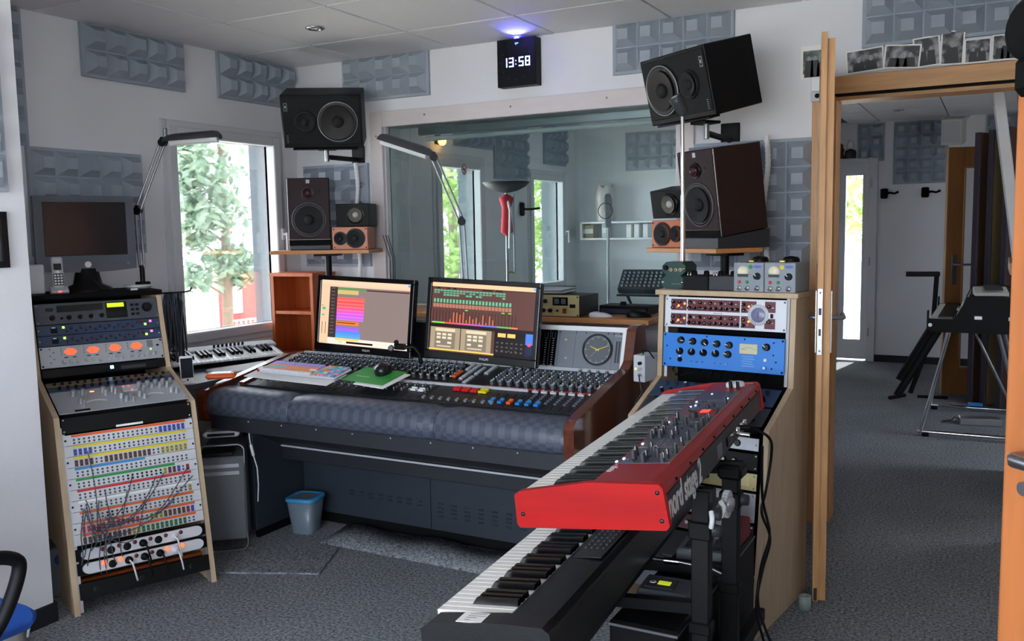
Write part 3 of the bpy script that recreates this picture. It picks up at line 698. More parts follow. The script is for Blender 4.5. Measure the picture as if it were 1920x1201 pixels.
# meter bridge -------------------------------------------------------
B0, B1 = Vector((0, 3.378, 0.806)), Vector((0, 3.432, 0.985))
BH = (B1-B0).length; BANG = math.atan2((B1-B0).z, (B1-B0).y)
BT = Matrix.Translation(B0) @ Matrix.Rotation(BANG-PI/2, 4, 'X')    # local x world, z up the panel, -y towards viewer
b = MB(BT); b.box(-2.93, XB, 0, 0.02, 0, BH); mb = b.build('meter_bridge', BRIDGE, con)
b = MB(BT); b.box(-1.735, -1.314, -0.012, 0.0, BH-0.016, BH+0.004); b.box(-1.332, -1.314, -0.012, 0, 0, BH-0.016); b.box(-1.735, -1.332, -0.012, 0, 0, 0.009); b.build('bridge_frame', WHITEP, mb)
b = MB(BT); b.box(-2.93, -1.735, -0.006, 0, 0.006, BH-0.006); b.build('bridge_cover', BLACK, mb)
for k in range(3):
    x0 = -1.728+0.034*k
    b = MB(BT); b.box(x0, x0+0.030, -0.006, 0, 0.010, BH-0.016); q = b.build('level_meter', BLACKG, mb)
    b = MB(BT)
    for j in range(12): b.box(x0+0.012, x0+0.020, -0.0066, -0.006, 0.022+0.010*j, 0.026+0.010*j)
    b.build('meter_scale', MGREY, q, kind='stuff')
    b = MB(BT); b.box(x0+0.003, x0+0.027, -0.008, -0.006, 0.010, 0.018); b.build('meter_foot', LGREY, q)
    b = MB(BT); b.box(x0+0.006, x0+0.010, -0.0068, -0.006, BH-0.05, BH-0.025); b.box(x0+0.020, x0+0.024, -0.0068, -0.006, BH-0.05, BH-0.025); b.build('meter_window', DGREY, q)
b = MB(BT); b.box(-1.722, -1.718, -0.008, -0.006, 0.026, 0.032); b.build('indicator_light', LEDR, mb)
CKX, CKZ, CKR = -1.440, BH*0.51, 0.066
b = MB(BT); b.lathe([(CKR, 0.012), (CKR+0.001, 0.0), (CKR-0.006, 0.012), (CKR-0.006, 0.004)], 40, axis='-y', o=(CKX, 0, CKZ)); b.lathe([(CKR-0.006, 0.012), (CKR, 0.012)], 40, axis='-y', o=(CKX, 0, CKZ)); ckr = b.build('clock_rim', BLACKG, mb)
b = MB(BT); b.disc((CKX, -0.004, CKZ), CKR-0.005, n=36); b.build('clock_face', M('clock_grey', (84, 90, 98), 0.5), ckr)
b = MB(BT)
for k in range(60):
    a = 2*PI*k/60; r0 = CKR-0.013 if k % 5 else CKR-0.018; r1 = CKR-0.009
    c, s_ = math.sin(a), math.cos(a); w = 0.0005 if k % 5 else 0.0010
    b.quad((CKX+c*r0-s_*w, -0.0045, CKZ+s_*r0+c*w), (CKX+c*r0+s_*w, -0.0045, CKZ+s_*r0-c*w), (CKX+c*r1+s_*w, -0.0045, CKZ+s_*r1-c*w), (CKX+c*r1-s_*w, -0.0045, CKZ+s_*r1+c*w))
b.build('clock_dial', LGREY, ckr, kind='stuff')
def hand(name, ang, L, w, mat, yy):
    b = MB(BT); c, s_ = math.sin(rad(ang)), math.cos(rad(ang))
    P = lambda r, q: (CKX+c*r-s_*q, yy, CKZ+s_*r+c*q)
    b._add([P(-0.008, -w), P(-0.008, w), P(L, w*0.6), P(L, -w*0.6)], [(0, 1, 2, 3)]); b.build(name, mat, ckr)
hand('hour_hand', 292, 0.036, 0.0022, YELLOW, -0.0055); hand('minute_hand', 68, 0.054, 0.0018, YELLOW, -0.006); hand('second_hand', 222, 0.048, 0.0005, LGREY, -0.0065)
for x0 in (-1.362, -1.350):
    b = MB(BT); b.box(x0, x0+0.008, -0.001, 0, 0.045, 0.135); b.build('speaker_grille', DGREY, mb)
textmesh('STUDER', 0.010, LGREY, mb, tuple(BT @ Vector((-1.352, -0.001, BH-0.030))), (BANG, 0, 0), 'maker_lettering')
b = MB(BT); b.lathe([(0.0001, 0.010), (0.005, 0.010), (0.006, 0)], 10, axis='-y', o=(-1.585, 0, BH-0.055)); b.build('bridge_knob', GOLD, mb)
b = MB(BT); b.lathe([(0.0001, 0.006), (0.004, 0.006), (0.005, 0)], 10, axis='-y', o=(-1.580, 0, 0.055)); b.build('bridge_switch', LGREY, mb)
b = MB(BT)
for xs in (-1.62, -1.545, -1.50, -1.40, -1.375, -1.345):
    for zs in (0.014, BH-0.022): b.lathe([(0.0001, 0.002), (0.002, 0.002), (0.003, 0)], 6, axis='-y', o=(xs, 0, zs))
b.build('bridge_screws', BLACK, mb, kind='stuff')
for xs in (-1.62, -1.545, -1.375):
    b = MB(BT); b.box(xs, xs+0.0008, -0.0006, 0, 0.006, BH-0.014); b.build('module_seam', DGREY, mb)

# ================================================================== SCREENS
SCN = {}
def EM(name, col, s=1.0): return M('screen_'+name, (0, 0, 0), 0.35, spec=0.3, emit=(col, s*0.46))
def monitor(label, loc, rz, w, h, paint, tilt=-4, roll=0):
    t = thing('computer_monitor', label, 'monitor', loc, rz, 'flat screens on the mixing console', tilt, roll)
    bz = 0.021
    MB().rbox(-w/2, w/2, 0.0, 0.030, 0, h, 0.006).build('case', BLACKG, t)
    b = MB(); b.box(-w/2, w/2, -0.008, 0, 0, bz+0.012); b.box(-w/2, w/2, -0.008, 0, h-bz, h); b.box(-w/2, -w/2+bz, -0.008, 0, bz+0.012, h-bz); b.box(w/2-bz, w/2, -0.008, 0, bz+0.012, h-bz)
    b.build('bezel', BLACKG, t, bev=0.003)
    sx0, sx1, sz0, sz1 = -w/2+bz, w/2-bz, bz+0.012, h-bz
    p = MB(); mats = []
    def R(u0, u1, v0, v1, col, s=1.0, lay=1):
        nm = '%d_%d_%d_%d' % (*col, int(s*100)); m = EM(nm, col, s)
        if m not in mats: mats.append(m)
        y = -0.0004*lay-0.0005
        X = lambda u: sx0+(sx1-sx0)*u
        Z = lambda v: sz1-(sz1-sz0)*v
        p.quad((X(u0), y, Z(v1)), (X(u1), y, Z(v1)), (X(u1), y, Z(v0)), (X(u0), y, Z(v0)), mats.index(m))
    paint(R)
    p.build('screen_image', mats, t, kind='stuff')
    textmesh('PHILIPS', 0.014, LGREY, t, (0.03, -0.0085, 0.016), FRONT, 'maker_lettering')
    MB().rbox(-0.05, 0.05, 0.030, 0.050, h*0.3, h*0.7, 0.004).build('rear_housing', BLACK, t)
    return t
def paintA(R):
    ORG = (240, 198, 168)
    R(0, 1, 0, 1, (150, 132, 128), 0.75, 0)
    R(0, 1, 0, 0.065, ORG, .95); R(0, 0.10, 0.065, 1, (236, 196, 160), .9)
    R(0.10, 1, 0.065, 0.10, (232, 196, 170), .9)
    R(0.10, 0.19, 0.10, 0.90, (84, 70, 70), .5)
    R(0.10, 1, 0.90, 1, (246, 214, 200), 1.0)
    R(0.19, 0.52, 0.112, 0.135, (90, 160, 80), .8, 2); R(0.52, 0.99, 0.122, 0.142, (100, 66, 66), .5, 2)
    R(0.19, 0.43, 0.145, 0.21, (206, 182, 112), .9, 2)
    y = 0.26
    for c in ((255, 92, 88), (255, 82, 78), (255, 88, 92), (255, 84, 130), (246, 82, 190), (196, 88, 240), (190, 96, 240)):
        R(0.19, 0.50, y, y+0.045, c, 1.0, 2); R(0.19, 0.50, y+0.045, y+0.050, (255, 170, 170), .8, 3); y += 0.051
    R(0.19, 0.45, 0.635, 0.69, (238, 120, 50), 1, 2); R(0.20, 0.41, 0.65, 0.665, (150, 60, 20), .6, 3)
    for i, c in enumerate(((150, 90, 230), (150, 100, 235), (80, 130, 235), (70, 150, 240), (80, 160, 240))): R(0.19, 0.455 if i < 2 else 0.475, 0.715+0.036*i, 0.748+0.036*i, c, 1, 2)
    R(0.19, 0.46, 0.90-.003, 0.935, (240, 196, 110), 1, 2)
    for k in range(14): R(0.12, 0.16, 0.12+0.054*k, 0.128+0.054*k, (160, 140, 136), .6, 2)
    R(0.015, 0.03, 0.40, 0.41, (60, 40, 40), .5, 2); R(0.02, 0.06, 0.43, 0.47, (90, 190, 150), .8, 2); R(0.02, 0.05, 0.54, 0.565, (90, 190, 150), .8, 2)
    for k in range(2): R(0.025+0.04*k, 0.031+0.04*k, 0.66, 0.85, (120, 90, 70), .5, 2)
    R(0.32, 0.62, 0.945, 0.975, (40, 26, 24), .3, 2); R(0.22, 0.28, 0.955, 0.965, (120, 210, 110), .9, 2)
    R(0.97, 1, 0.01, 0.045, (90, 150, 240), 1, 2)
def paintB(R):
    rn = random.Random(5)
    R(0, 1, 0, 1, (112, 72, 66), .6, 0)
    R(0, 1, 0, 0.06, (244, 190, 150), 1)
    R(0.0, 1, 0.06, 0.07, (70, 50, 50), .4)
    n = 26
    for i in range(n):
        x0 = 0.02+i*0.032
        c = (110, 186, 150)
        if i < 22:
            R(x0, x0+0.026, 0.10, 0.125, c, .75, 2)
            if rn.random() < .8: R(x0, x0+0.026, 0.135, 0.155, c, .7, 2)
            if rn.random() < .5: R(x0, x0+0.026, 0.165, 0.19, (90, 190, 160), .8, 2)
            if rn.random() < .3: R(x0, x0+0.028, 0.07, 0.088, (30, 30, 30), .3, 2)
        if i < 24:
            R(x0+0.003, x0+0.022, 0.235, 0.29, (96, 196, 152), .85, 2); R(x0, x0+0.027, 0.305, 0.36, (196, 130, 108), .75, 2)
        hgt = rn.uniform(0.02, 0.16)
        R(x0+0.004, x0+0.009, 0.40, 0.57, (50, 30, 30), .4, 2)
        if 4 < i < 19: R(x0+0.012, x0+0.024, 0.565-hgt, 0.57, (216, 116, 76), .8, 2)
        if i in (10, 21, 23): R(x0, x0+0.028, 0.375, 0.39, (120, 220, 60), 1, 2)
        col = ((120, 230, 60), (240, 90, 90), (235, 90, 150), (190, 90, 230), (100, 120, 235), (90, 190, 110), (240, 130, 90))[min(6, i//4)]
        R(x0-0.004, x0+0.03, 0.572, 0.592, col, .9, 2)
    R(0, 1, 0.60, 0.65, (48, 30, 34), .4, 1)
    for k in range(2):
        u = 0.01+0.305*k
        R(u, u+0.295, 0.65, 0.965, (176, 160, 132), .8, 2); R(u+0.05, u+0.245, 0.665, 0.71, (222, 206, 172), .9, 3); R(u+0.045, u+0.25, 0.715, 0.955, (148, 134, 116), .7, 3)
        for i in range(3):
            for j in range(2): R(u+0.065+0.055*i, u+0.105+0.055*i, 0.735+0.05*j, 0.768+0.05*j, (226, 214, 186), .9, 4)
        for i in range(2): R(u+0.065+0.11*i, u+0.105+0.11*i, 0.855, 0.885, (226, 214, 186), .9, 4)
        R(u+0.07, u+0.21, 0.915, 0.935, (214, 202, 176), .8, 4)
    R(0, 0.64, 0.965, 0.985, (236, 196, 90), 1, 3)
    R(0.64, 1, 0.65, 1, (36, 26, 30), .3, 1)
    R(0.67, 0.745, 0.665, 0.72, (240, 190, 110), 1, 3); R(0.76, 0.835, 0.665, 0.72, (240, 190, 110), 1, 3)
    for i in range(6):
        for j in range(3): R(0.66+0.045*i, 0.68+0.045*i, 0.79+0.06*j, 0.81+0.06*j, (120, 108, 110), .6, 3)
    for i in range(4): R(0.66+0.06*i, 0.665+0.06*i, 0.90, 0.908, (230, 190, 90), .9, 4)
    R(0.93, 1, 0.645, 0.80, (70, 120, 225), 1, 3); R(0.95, 0.98, 0.78, 0.82, (240, 80, 90), 1, 4); R(0.93, 1, 0.82, 0.95, (40, 44, 90), .5, 3)
    R(0.975, 1, 0.005, 0.04, (90, 170, 250), 1, 3)
MW, MH = 0.548, 0.350
monitor('black flat screen showing an arrange page of red and purple tracks', (-2.548, 3.255, 0.845), 0.0, MW, MH, paintA, -6, 2.0)
monitor('black flat screen showing a software mixer page', (-1.915, 3.235, 0.842), 0.0, MW, MH, paintB, -6, 2.2)
# monitor arms
def marm(x, label, y=3.255):
    t = thing('monitor_arm', label, 'monitor arm', (x, 3.48, 1.0))
    MB().cyl((0, 0, 0), (0, 0, 0.10), 0.016).build('post', BLACK, t)
    MB().rbox(-0.03, 0.03, -0.03, 0.03, -0.001, 0.012, 0.003).build('clamp', BLACK, t)
    MB().tube([(0, 0, 0.08), (0.0, -0.08, 0.06), (0.0, y+0.068-3.48, 0.03)], 0.014, 8).build('arm', BLACK, t)
marm(-2.548, 'black arm that holds the arrange page screen over the console'); marm(-1.915, 'black arm that holds the mixer page screen over the console', 3.24)
cl = thing('microphone_clip', 'small black clip with grey disc between the two flat screens', 'clip', (-2.30, 3.20, 0.895))
MB().rbox(-0.02, 0.035, -0.01, 0.012, -0.012, 0.015, 0.004).build('clip_body', BLACK, cl)
MB().tube([(0.03, 0, 0), (0.07, 0.02, 0.0), (0.09, 0.03, -0.03), (0.09, 0.04, -0.075)], 0.009, 8).build('gooseneck', BLACK, cl)
MB().lathe([(0.0001, 0.012), (0.011, 0.012), (0.014, 0.0), (0.0001, -0.002)], 16, axis='-y', o=(-0.035, -0.004, -0.006)).build('grey_disc', MGREY, cl)
MB().lathe([(0.0001, 0.010), (0.009, 0.010), (0.010, 0.0), (0.0001, -0.002)], 12, axis='-y', o=(-0.005, -0.004, 0.022)).build('knob', BLACK, cl)
# ================================================================== LEFT EQUIPMENT RACK
def rack_panel(b, prof, x0, x1): b.prism(prof, x0, x1, 'x')
RL = thing('equipment_rack', 'slanted plywood rack full of patchbays, left of the console', 'rack', (-2.955, 2.03, 0), 66)
PRL = [(0, 0), (0.15, 0.725), (0.45, 0.832), (0.54, 1.14), (0.80, 1.14), (0.80, 0)]
MB().prism(PRL, -0.002, 0.018, 'x').build('side_panel', PLY, RL, bev=0.002)
MB().prism(PRL, 0.507, 0.527, 'x').build('side_panel', PLY, RL, bev=0.002)
MB().box(0.018, 0.507, 0.775, 0.79, 0.10, 1.14).build('back_panel', BLACKM, RL)
MB().box(0.018, 0.507, 0.25, 0.77, 0.06, 0.078).build('bottom_shelf', PLY, RL)
MB().box(0.018, 0.507, 0.10, 0.12, 0.055, 0.10).build('toe_board', CHERRY, RL)
MB().rbox(-0.02, 0.545, 0.575, 0.885, 1.1405, 1.162, 0.003).build('top_board', BLACKM, RL)
def rackT(y0, z0, y1, z1):
    """frame on a slanted rack face: origin at the lower end, local z runs up the slope, -y out of the face"""
    a = math.atan2(z1-z0, y1-y0)
    return (y0, z0), a-PI/2, math.hypot(y1-y0, z1-z0)
def unit(name, label, rack, seg, s, h, panel, rackw=0.4826, x0=0.0215, depth=0.16, group=None, cat='rack unit', out=0.003):
    """a rack unit: s is the distance of its lower edge up the slanted face seg"""
    (y0, z0), a, L = seg
    Mx = rack.matrix_basis if False else (Matrix.Translation(rack.location) @ rack.rotation_euler.to_matrix().to_4x4())
    loc = Mx @ (Matrix.Translation((x0+rackw/2, y0, z0)) @ Matrix.Rotation(a, 4, 'X')) @ Vector((0, -out, s))
    t = thing(name, label, cat, loc, 0, group)
    t.rotation_euler = (a, 0, rack.rotation_euler[2])
    w = rackw
    MB().rbox(-w/2, w/2, -0.004, 0, 0.0006, h-0.0006, 0.0012).build('front_panel', panel, t)
    if depth: MB().box(-w/2+0.02, w/2-0.02, 0.0, depth, 0.002, h-0.002).build('chassis', BLACKM, t)
    t['_w'] = w
    return t
_scr = {}
def screws(t, h, w=0.4826, mat=None):
    mat = mat or STEEL
    if mat.name not in _scr: _scr[mat.name] = MB().lathe([(0.0001, 0.003), (0.0028, 0.0028), (0.0042, 0)], 8, axis='-y').mesh('screw', mat)
    for x in (-w/2+0.008, w/2-0.008):
        for z in ((0.009, h-0.009) if h > 0.05 else (h/2,)): put('screw', _scr[mat.name], t, (x, -0.004, z))
_km = {}
def kn(t, x, z, r=0.006, h=0.012, mat=None, cap=None, name='knob', n=12, y=-0.004, line=None, rot=0.0):
    mat = mat or BLACK; key = (r, h, mat.name, cap.name if cap else '', n, line.name if line else '')
    if key not in _km:
        b = MB(); b.lathe([(r*1.05, 0), (r, h*0.25), (r*0.9, h*0.9), (r*0.82, h)], n, 0, axis='-y')
        b.disc((0, -h, 0), r*0.82, n=n, m=1)
        if line: b.box(-r*0.10, r*0.10, -h-0.0006, -h*0.5, r*0.1, r*0.95, 2)
        _km[key] = b.mesh('knob', [mat, cap or mat, line or mat])
    return put(name, _km[key], t, (x, y, z), (0, rot, 0))
def plate(t, name, x0, x1, z0, z1, mat, y=-0.004, d=0.0008, bev=0): return MB().box(x0, x1, y-d, y, z0, z1).build(name, mat, t, bev=bev)
U = 0.04445
top = rackT(0.45, 0.832, 0.54, 1.14); desk = rackT(0.15, 0.725, 0.45, 0.832); low = rackT(0, 0, 0.15, 0.725)
SLATE = M('slate_panel', (74, 78, 86), 0.5, metal=0.2); NAVY = M('navy_panel', (44, 62, 92), 0.45); ALU = M('silver_panel', (178, 182, 188), 0.4, metal=0.35)
LT = top[2]
# effects processor
t = unit('effects_processor', 'grey rack processor with yellow-green display at the top of the left rack', RL, top, LT-2*U-0.012, 2*U, SLATE); screws(t, 2*U)
plate(t, 'display_window', -0.158, 0.02, 0.050, 0.078, BLACKG); plate(t, 'display_window', 0.03, 0.115, 0.012, 0.080, BLACK)
plate(t, 'lcd', 0.036, 0.104, 0.058, 0.076, LED('lcd_yellow_green', (196, 220, 30), 0.30), -0.0048)
plate(t, 'card_slot', 0.034, 0.110, 0.016, 0.040, BLACKG, -0.0048)
plate(t, 'power_switch', -0.20, -0.172, 0.056, 0.070, BLACKG)
kn(t, -0.178, 0.028, 0.011, 0.012, name='input_knob'); kn(t, -0.143, 0.024, 0.005, 0.008)
for k in range(4): kn(t, -0.115+0.042*k, 0.026, 0.009, 0.012)
for k in range(2):
    for j in range(3): plate(t, 'push_button', 0.130+0.02*k, 0.143+0.02*k, 0.018+0.02*j, 0.028+0.02*j, BLACK, d=0.003)
kn(t, 0.197, 0.050, 0.020, 0.012, BLACK, BLACKG, 'jog_dial', 24)
for j, (lab) in enumerate(('upper navy blue channel strip in the left rack', 'lower navy blue channel strip in the left rack')):
    t = unit('channel_strip', lab, RL, top, LT-(3+j)*U-0.013, U*0.99, NAVY, group='navy channel strips'); screws(t, U, mat=CHROME)
    plate(t, 'power_switch', -0.19, -0.165, 0.010, 0.034, BLACK, d=0.002); plate(t, 'rocker_mark', -0.186, -0.172, 0.030, 0.034, WHITEP, -0.006)
    plate(t, 'power_led', -0.146, -0.137, 0.027, 0.036, LEDG); plate(t, 'meter_led', 0.176, 0.185, 0.016, 0.025, LEDG); plate(t, 'peak_led', 0.198, 0.208, 0.028, 0.037, LED('pink_led', (255, 90, 140), 1.0))
    for k in range(15): kn(t, -0.13+0.0185*k, 0.016+0.010*(k % 2), 0.0055, 0.010, (M('dark_red_knob', (90, 36, 48), 0.5) if k in (4, 5, 12, 13) else DGREY))
    for k in range(2): kn(t, 0.150+0.0185*k, 0.031, 0.0055, 0.010, M('dark_red_knob', (90, 36, 48), 0.5))
t = unit('tube_preamp', 'silver rack preamp with four glowing orange meters', RL, top, LT-6*U-0.013, 2*U*0.99, ALU); screws(t, 2*U, mat=BLACK)
for k in range(4):
    x = -0.126+0.086*k
    b = MB(); b._add([(x-0.026, -0.0048, 0.062), (x-0.012, -0.0048, 0.048), (x+0.012, -0.0048, 0.048), (x+0.026, -0.0048, 0.062), (x+0.012, -0.0048, 0.076), (x-0.012, -0.0048, 0.076)], [(0, 1, 2, 3, 4, 5)])
    b.build('lit_meter', LED('meter_orange', (255, 92, 56), 0.42), t)
    for j in range(2): kn(t, x-0.028+0.026*j, 0.022, 0.0085, 0.012, WHITEP, SILVER)
    kn(t, x+0.024, 0.016, 0.006, 0.010, WHITEP, SILVER)
    b = MB(); [b.box(x-0.036, x-0.034, -0.0046, -0.004, 0.05+0.012*q, 0.056+0.012*q) for q in range(3)]; [b.box(x-0.026+0.032*q, x-0.012+0.032*q, -0.0046, -0.004, 0.037, 0.041) for q in range(2)]
    b.build('panel_print', BLACK, t, kind='stuff')
for j in range(2): kn(t, 0.178+0.026*j, 0.024, 0.0085, 0.012, WHITEP, SILVER)
plate(t, 'vent_grille', 0.176, 0.200, 0.052, 0.082, MGREY); plate(t, 'power_led', 0.186, 0.192, 0.040, 0.046, LEDG)
b = MB(); b._add([(0.211, -0.0046, 0.058), (0.219, -0.0046, 0.052), (0.227, -0.0046, 0.058), (0.219, -0.0046, 0.064)], [(0, 1, 2, 3)]); b.build('maker_badge', BLACK, t)
b = MB(); [b.box(-0.205+0.013*(q % 2), -0.200+0.013*(q % 2), -0.0046, -0.004, 0.020+0.014*q, 0.024+0.014*q) for q in range(5)]; b.build('panel_print', BLACK, t, kind='stuff')
# things lying in the sloped bay
LD = desk[2]
t = unit('mastering_compressor', 'silver rack compressor with many metal knobs on the sloped bay of the left rack', RL, desk, 0.010, 4*U, ALU, depth=0.03); screws(t, 4*U)
rn = random.Random(2)
KS = M('knob_metal', (190, 192, 196), 0.3, metal=0.7)
for (x, z, r) in [(-0.165, 0.135, .010), (-0.13, 0.137, .008), (-0.125, 0.11, .007), (-0.055, 0.138, .010), (-0.02, 0.140, .010), (-0.05, 0.115, .008), (-0.012, 0.117, .008),
                  (0.085, 0.145, .010), (0.118, 0.146, .010), (0.15, 0.147, .010), (0.18, 0.147, .009), (0.21, 0.147, .008), (0.098, 0.12, .008), (0.13, 0.121, .008), (0.162, 0.122, .008), (0.192, 0.122, .008),
                  (-0.15, 0.07, .010), (-0.145, 0.045, .007), (0.0, 0.075, .010), (0.012, 0.048, .008), (0.07, 0.075, .010), (0.082, 0.05, .008), (0.195, 0.075, .011), (0.212, 0.06, .008), (0.03, 0.062, .006), (0.035, 0.035, .006)]:
    kn(t, x, z, r, 0.024, KS, KS)
for x in (-0.095, 0.122):
    b = MB()
    for k in range(9):
        a0, a1 = rad(50+80*k/9), rad(50+80*(k+1)/9); R0, R1 = 0.055, 0.065
        b.quad((x+R0*math.cos(a0), -0.0046, 0.02+R0*math.sin(a0)), (x+R1*math.cos(a0), -0.0046, 0.02+R1*math.sin(a0)), (x+R1*math.cos(a1), -0.0046, 0.02+R1*math.sin(a1)), (x+R0*math.cos(a1), -0.0046, 0.02+R0*math.sin(a1)))
    b.build('meter_arc', WHITEP, t)
plate(t, 'meter_block', 0.02, 0.075, 0.12, 0.16, LGREY, d=0.004)
for x in (0.025, 0.045): plate(t, 'red_led', x, x+0.006, 0.155, 0.160, LEDR, -0.008)
plate(t, 'amber_led', -0.10, -0.085, 0.148, 0.155, LEDO); plate(t, 'red_led', 0.05, 0.056, 0.118, 0.124, LEDR, -0.008)
plate(t, 'label_tape', -0.185, -0.13, 0.006, 0.020, BLACK)
t = unit('blue_equaliser', 'dark blue rack strip above the silver compressor in the left rack', RL, desk, 4*U+0.012, 0.040, NAVY, depth=0.04)
for k in range(14): kn(t, -0.20+0.030*k, 0.020, 0.006, 0.012, BLACK)
t = unit('cable_patch_strip', 'beige strip of jack sockets at the back of the sloped bay', RL, desk, 0.232, 0.036, M('dirty_brass', (120, 108, 86), 0.4, metal=0.5), depth=0.04)
for k in range(16): kn(t, -0.21+0.028*k, 0.018, 0.006, 0.008, BLACK)
t = unit('usb_hub', 'small black hub with a blue light inside the left rack', RL, top, 0.002, 0.036, BLACK, depth=0.05)
plate(t, 'blue_light', 0.018, 0.030, 0.014, 0.026, LED('cyan_led', (110, 190, 255), 14))
plate(t, 'port_row', 0.06, 0.16, 0.008, 0.022, DGREY)
t = unit('sloped_blank_panel', 'black blank panel just under the silver compressor of the left rack', RL, low, low[2]-0.066, 0.062, BLACK, depth=0.004); screws(t, 0.062, mat=CHROME)
plate(t, 'tape_strip', -0.05, 0.05, 0.002, 0.010, PAPER)
# patchbays -----------------------------------------------------------
JACK = {'g': M('jack_grey', (110, 114, 122), 0.5), 'b': M('jack_blue', (70, 84, 170), 0.5), 'r': M('jack_red', (150, 52, 70), 0.5), 'n': M('jack_brown', (96, 70, 66), 0.5), 'y': M('jack_olive', (170, 160, 80), 0.5), 'e': M('jack_green', (70, 120, 84), 0.5), 'k': M('jack_hole', (24, 24, 28), 0.6), 'p': M('jack_pink', (196, 70, 90), 0.5)}
JK = list(JACK)
PBW = M('patchbay_white', (206, 208, 212), 0.5)
bays = [('orange', ORANGE, 1.0, 'g'*18+'b'*6), ('yellow', YELLOW, 1.0, 'b'*4+'g'*20), ('second yellow', YELLOW, 1.0, 'n'*4+'gg'+'n'*10+'gg'+'y'*6),
        ('blue', M('tape_blue', (60, 140, 200), 0.6), 0.60, 'g'*24), ('green', M('tape_green', (40, 150, 70), 0.6), 0.86, 'g'*10+'k'*8+'ynnbgr'), ('red', M('tape_red', (206, 44, 44), 0.6), 1.0, 'g'*24),
        ('plain white', PAPER, 1.0, 'g'*23+'y'), ('first lower orange', ORANGE, 1.0, 'g'*5+'k'*5+'g'*14), ('second lower orange', ORANGE, 1.0, 'p'*12+'gg'+'yyy'+'n'*5+'rb'), ('lowest orange', ORANGE, 1.0, 'n'*10+'y'*2+'e'*10+'gg')]
bp = 0.0415; s0 = low[2]-0.070
for i, (nm, tape, frac, cols) in enumerate(bays):
    t = unit('patchbay', 'white patchbay row under the %s marking strip, left rack' % nm, RL, low, s0-bp*(i+1), bp, PBW, depth=0.10, group='patchbay rows of the left rack', cat='patchbay')
    plate(t, 'marking_strip', -0.212, -0.212+0.424*frac, bp-0.0105, bp-0.0015, tape)
    b = MB()
    for k, c in enumerate(cols):
        x = -0.204+0.0176*k
        for z in (0.009, 0.021):
            if c in 'gk': b.lathe([(0.0045, 0.0018), (0.0045, 0)], 8, JK.index('g' if c == 'g' else 'k'), axis='-y', o=(x, -0.004, z)); b.disc((x, -0.0058, z), 0.0045, n=8, m=JK.index('k' if c == 'k' else 'g')); b.disc((x, -0.006, z), 0.0026, n=6, m=JK.index('k'))
            else: b.box(x-0.006, x+0.006, -0.0062, -0.004, z-0.006, z+0.006, JK.index(c)); b.disc((x, -0.0065, z), 0.0026, n=6, m=JK.index('k'))
    b.build('jack_sockets', [JACK[k] for k in JK], t, kind='stuff')
    if i % 2 == 0: screws(t, bp, mat=BLACK)
# power strips
for j, lab in enumerate(('unlit', 'glowing orange')):
    sP = s0-bp*10-0.052*(j+1)-0.006
    t = unit('power_strip', 'white power strip with %s switches at the foot of the left rack' % lab, RL, low, sP, 0.046, BLACKM, depth=0.03, group='power strips of the left rack', cat='power strip')
    b = MB(); n = 10
    pts = []
    for k in range(n): a = PI/2+PI*k/(n-1); pts.append((-0.200+0.024*math.cos(a), 0.023+0.020*math.sin(a)))
    for k in range(n): a = -PI/2+PI*k/(n-1); pts.append((0.200+0.024*math.cos(a), 0.023+0.020*math.sin(a)))
    b.prism(pts, -0.020, -0.004, 'y'); b.build('housing', M('strip_white', (214, 216, 222), 0.35), t, bev=0.003)
    for k in range(6):
        x = -0.150+0.058*k
        lit = j == 1 and k in (0, 1, 4, 5)
        MB().lathe([(0.0001, 0.004), (0.007, 0.003), (0.008, 0)], 12, axis='-y', o=(x, -0.020, 0.031)).build('rocker_switch', LED('neon_orange', (255, 80, 30), 1.2) if lit else M('switch_dark_red', (120, 40, 40), 0.4), t)
        if k < 5:
            plug = (j == 1 and k in (1, 2, 3)) or (j == 0 and k == 2)
            white = k == 4
            b = MB(); b.lathe([(0.0001, 0.018 if (plug or white) else 0.001), (0.012, 0.018 if (plug or white) else 0.001), (0.015, 0)], 12, axis='-y', o=(x+0.029, -0.020, 0.021))
            b.build('plug' if (plug or white) else 'socket', WHITEP if white else BLACK, t)
            if plug or white: MB().tube([(x+0.029, -0.036, 0.021), (x+0.032, -0.060, 0.012), (x+0.04, -0.058, -0.03), (x+0.05, -0.03, -0.06)], 0.0035, 6).build('plug_lead', WHITEP if white or k == 1 else BLACK, t)
t = unit('drawer_panel', 'black panel with three round knobs at the bottom of the left rack', RL, low, 0.055, 0.062, BLACK, depth=0.03)
for x in (-0.185, -0.02, 0.17): kn(t, x, 0.032, 0.008, 0.010, STEEL, BLACK)
for x, s_ in ((0.0245, 1), (0.4985, 1)):
    b = MB(Matrix.Translation((0, low[0][0], low[0][1])) @ Matrix.Rotation(low[1], 4, 'X')); b.box(x-0.006, x+0.006, 0.0, 0.004, 0.01, 0.70); b.build('rail', SILVER, RL)
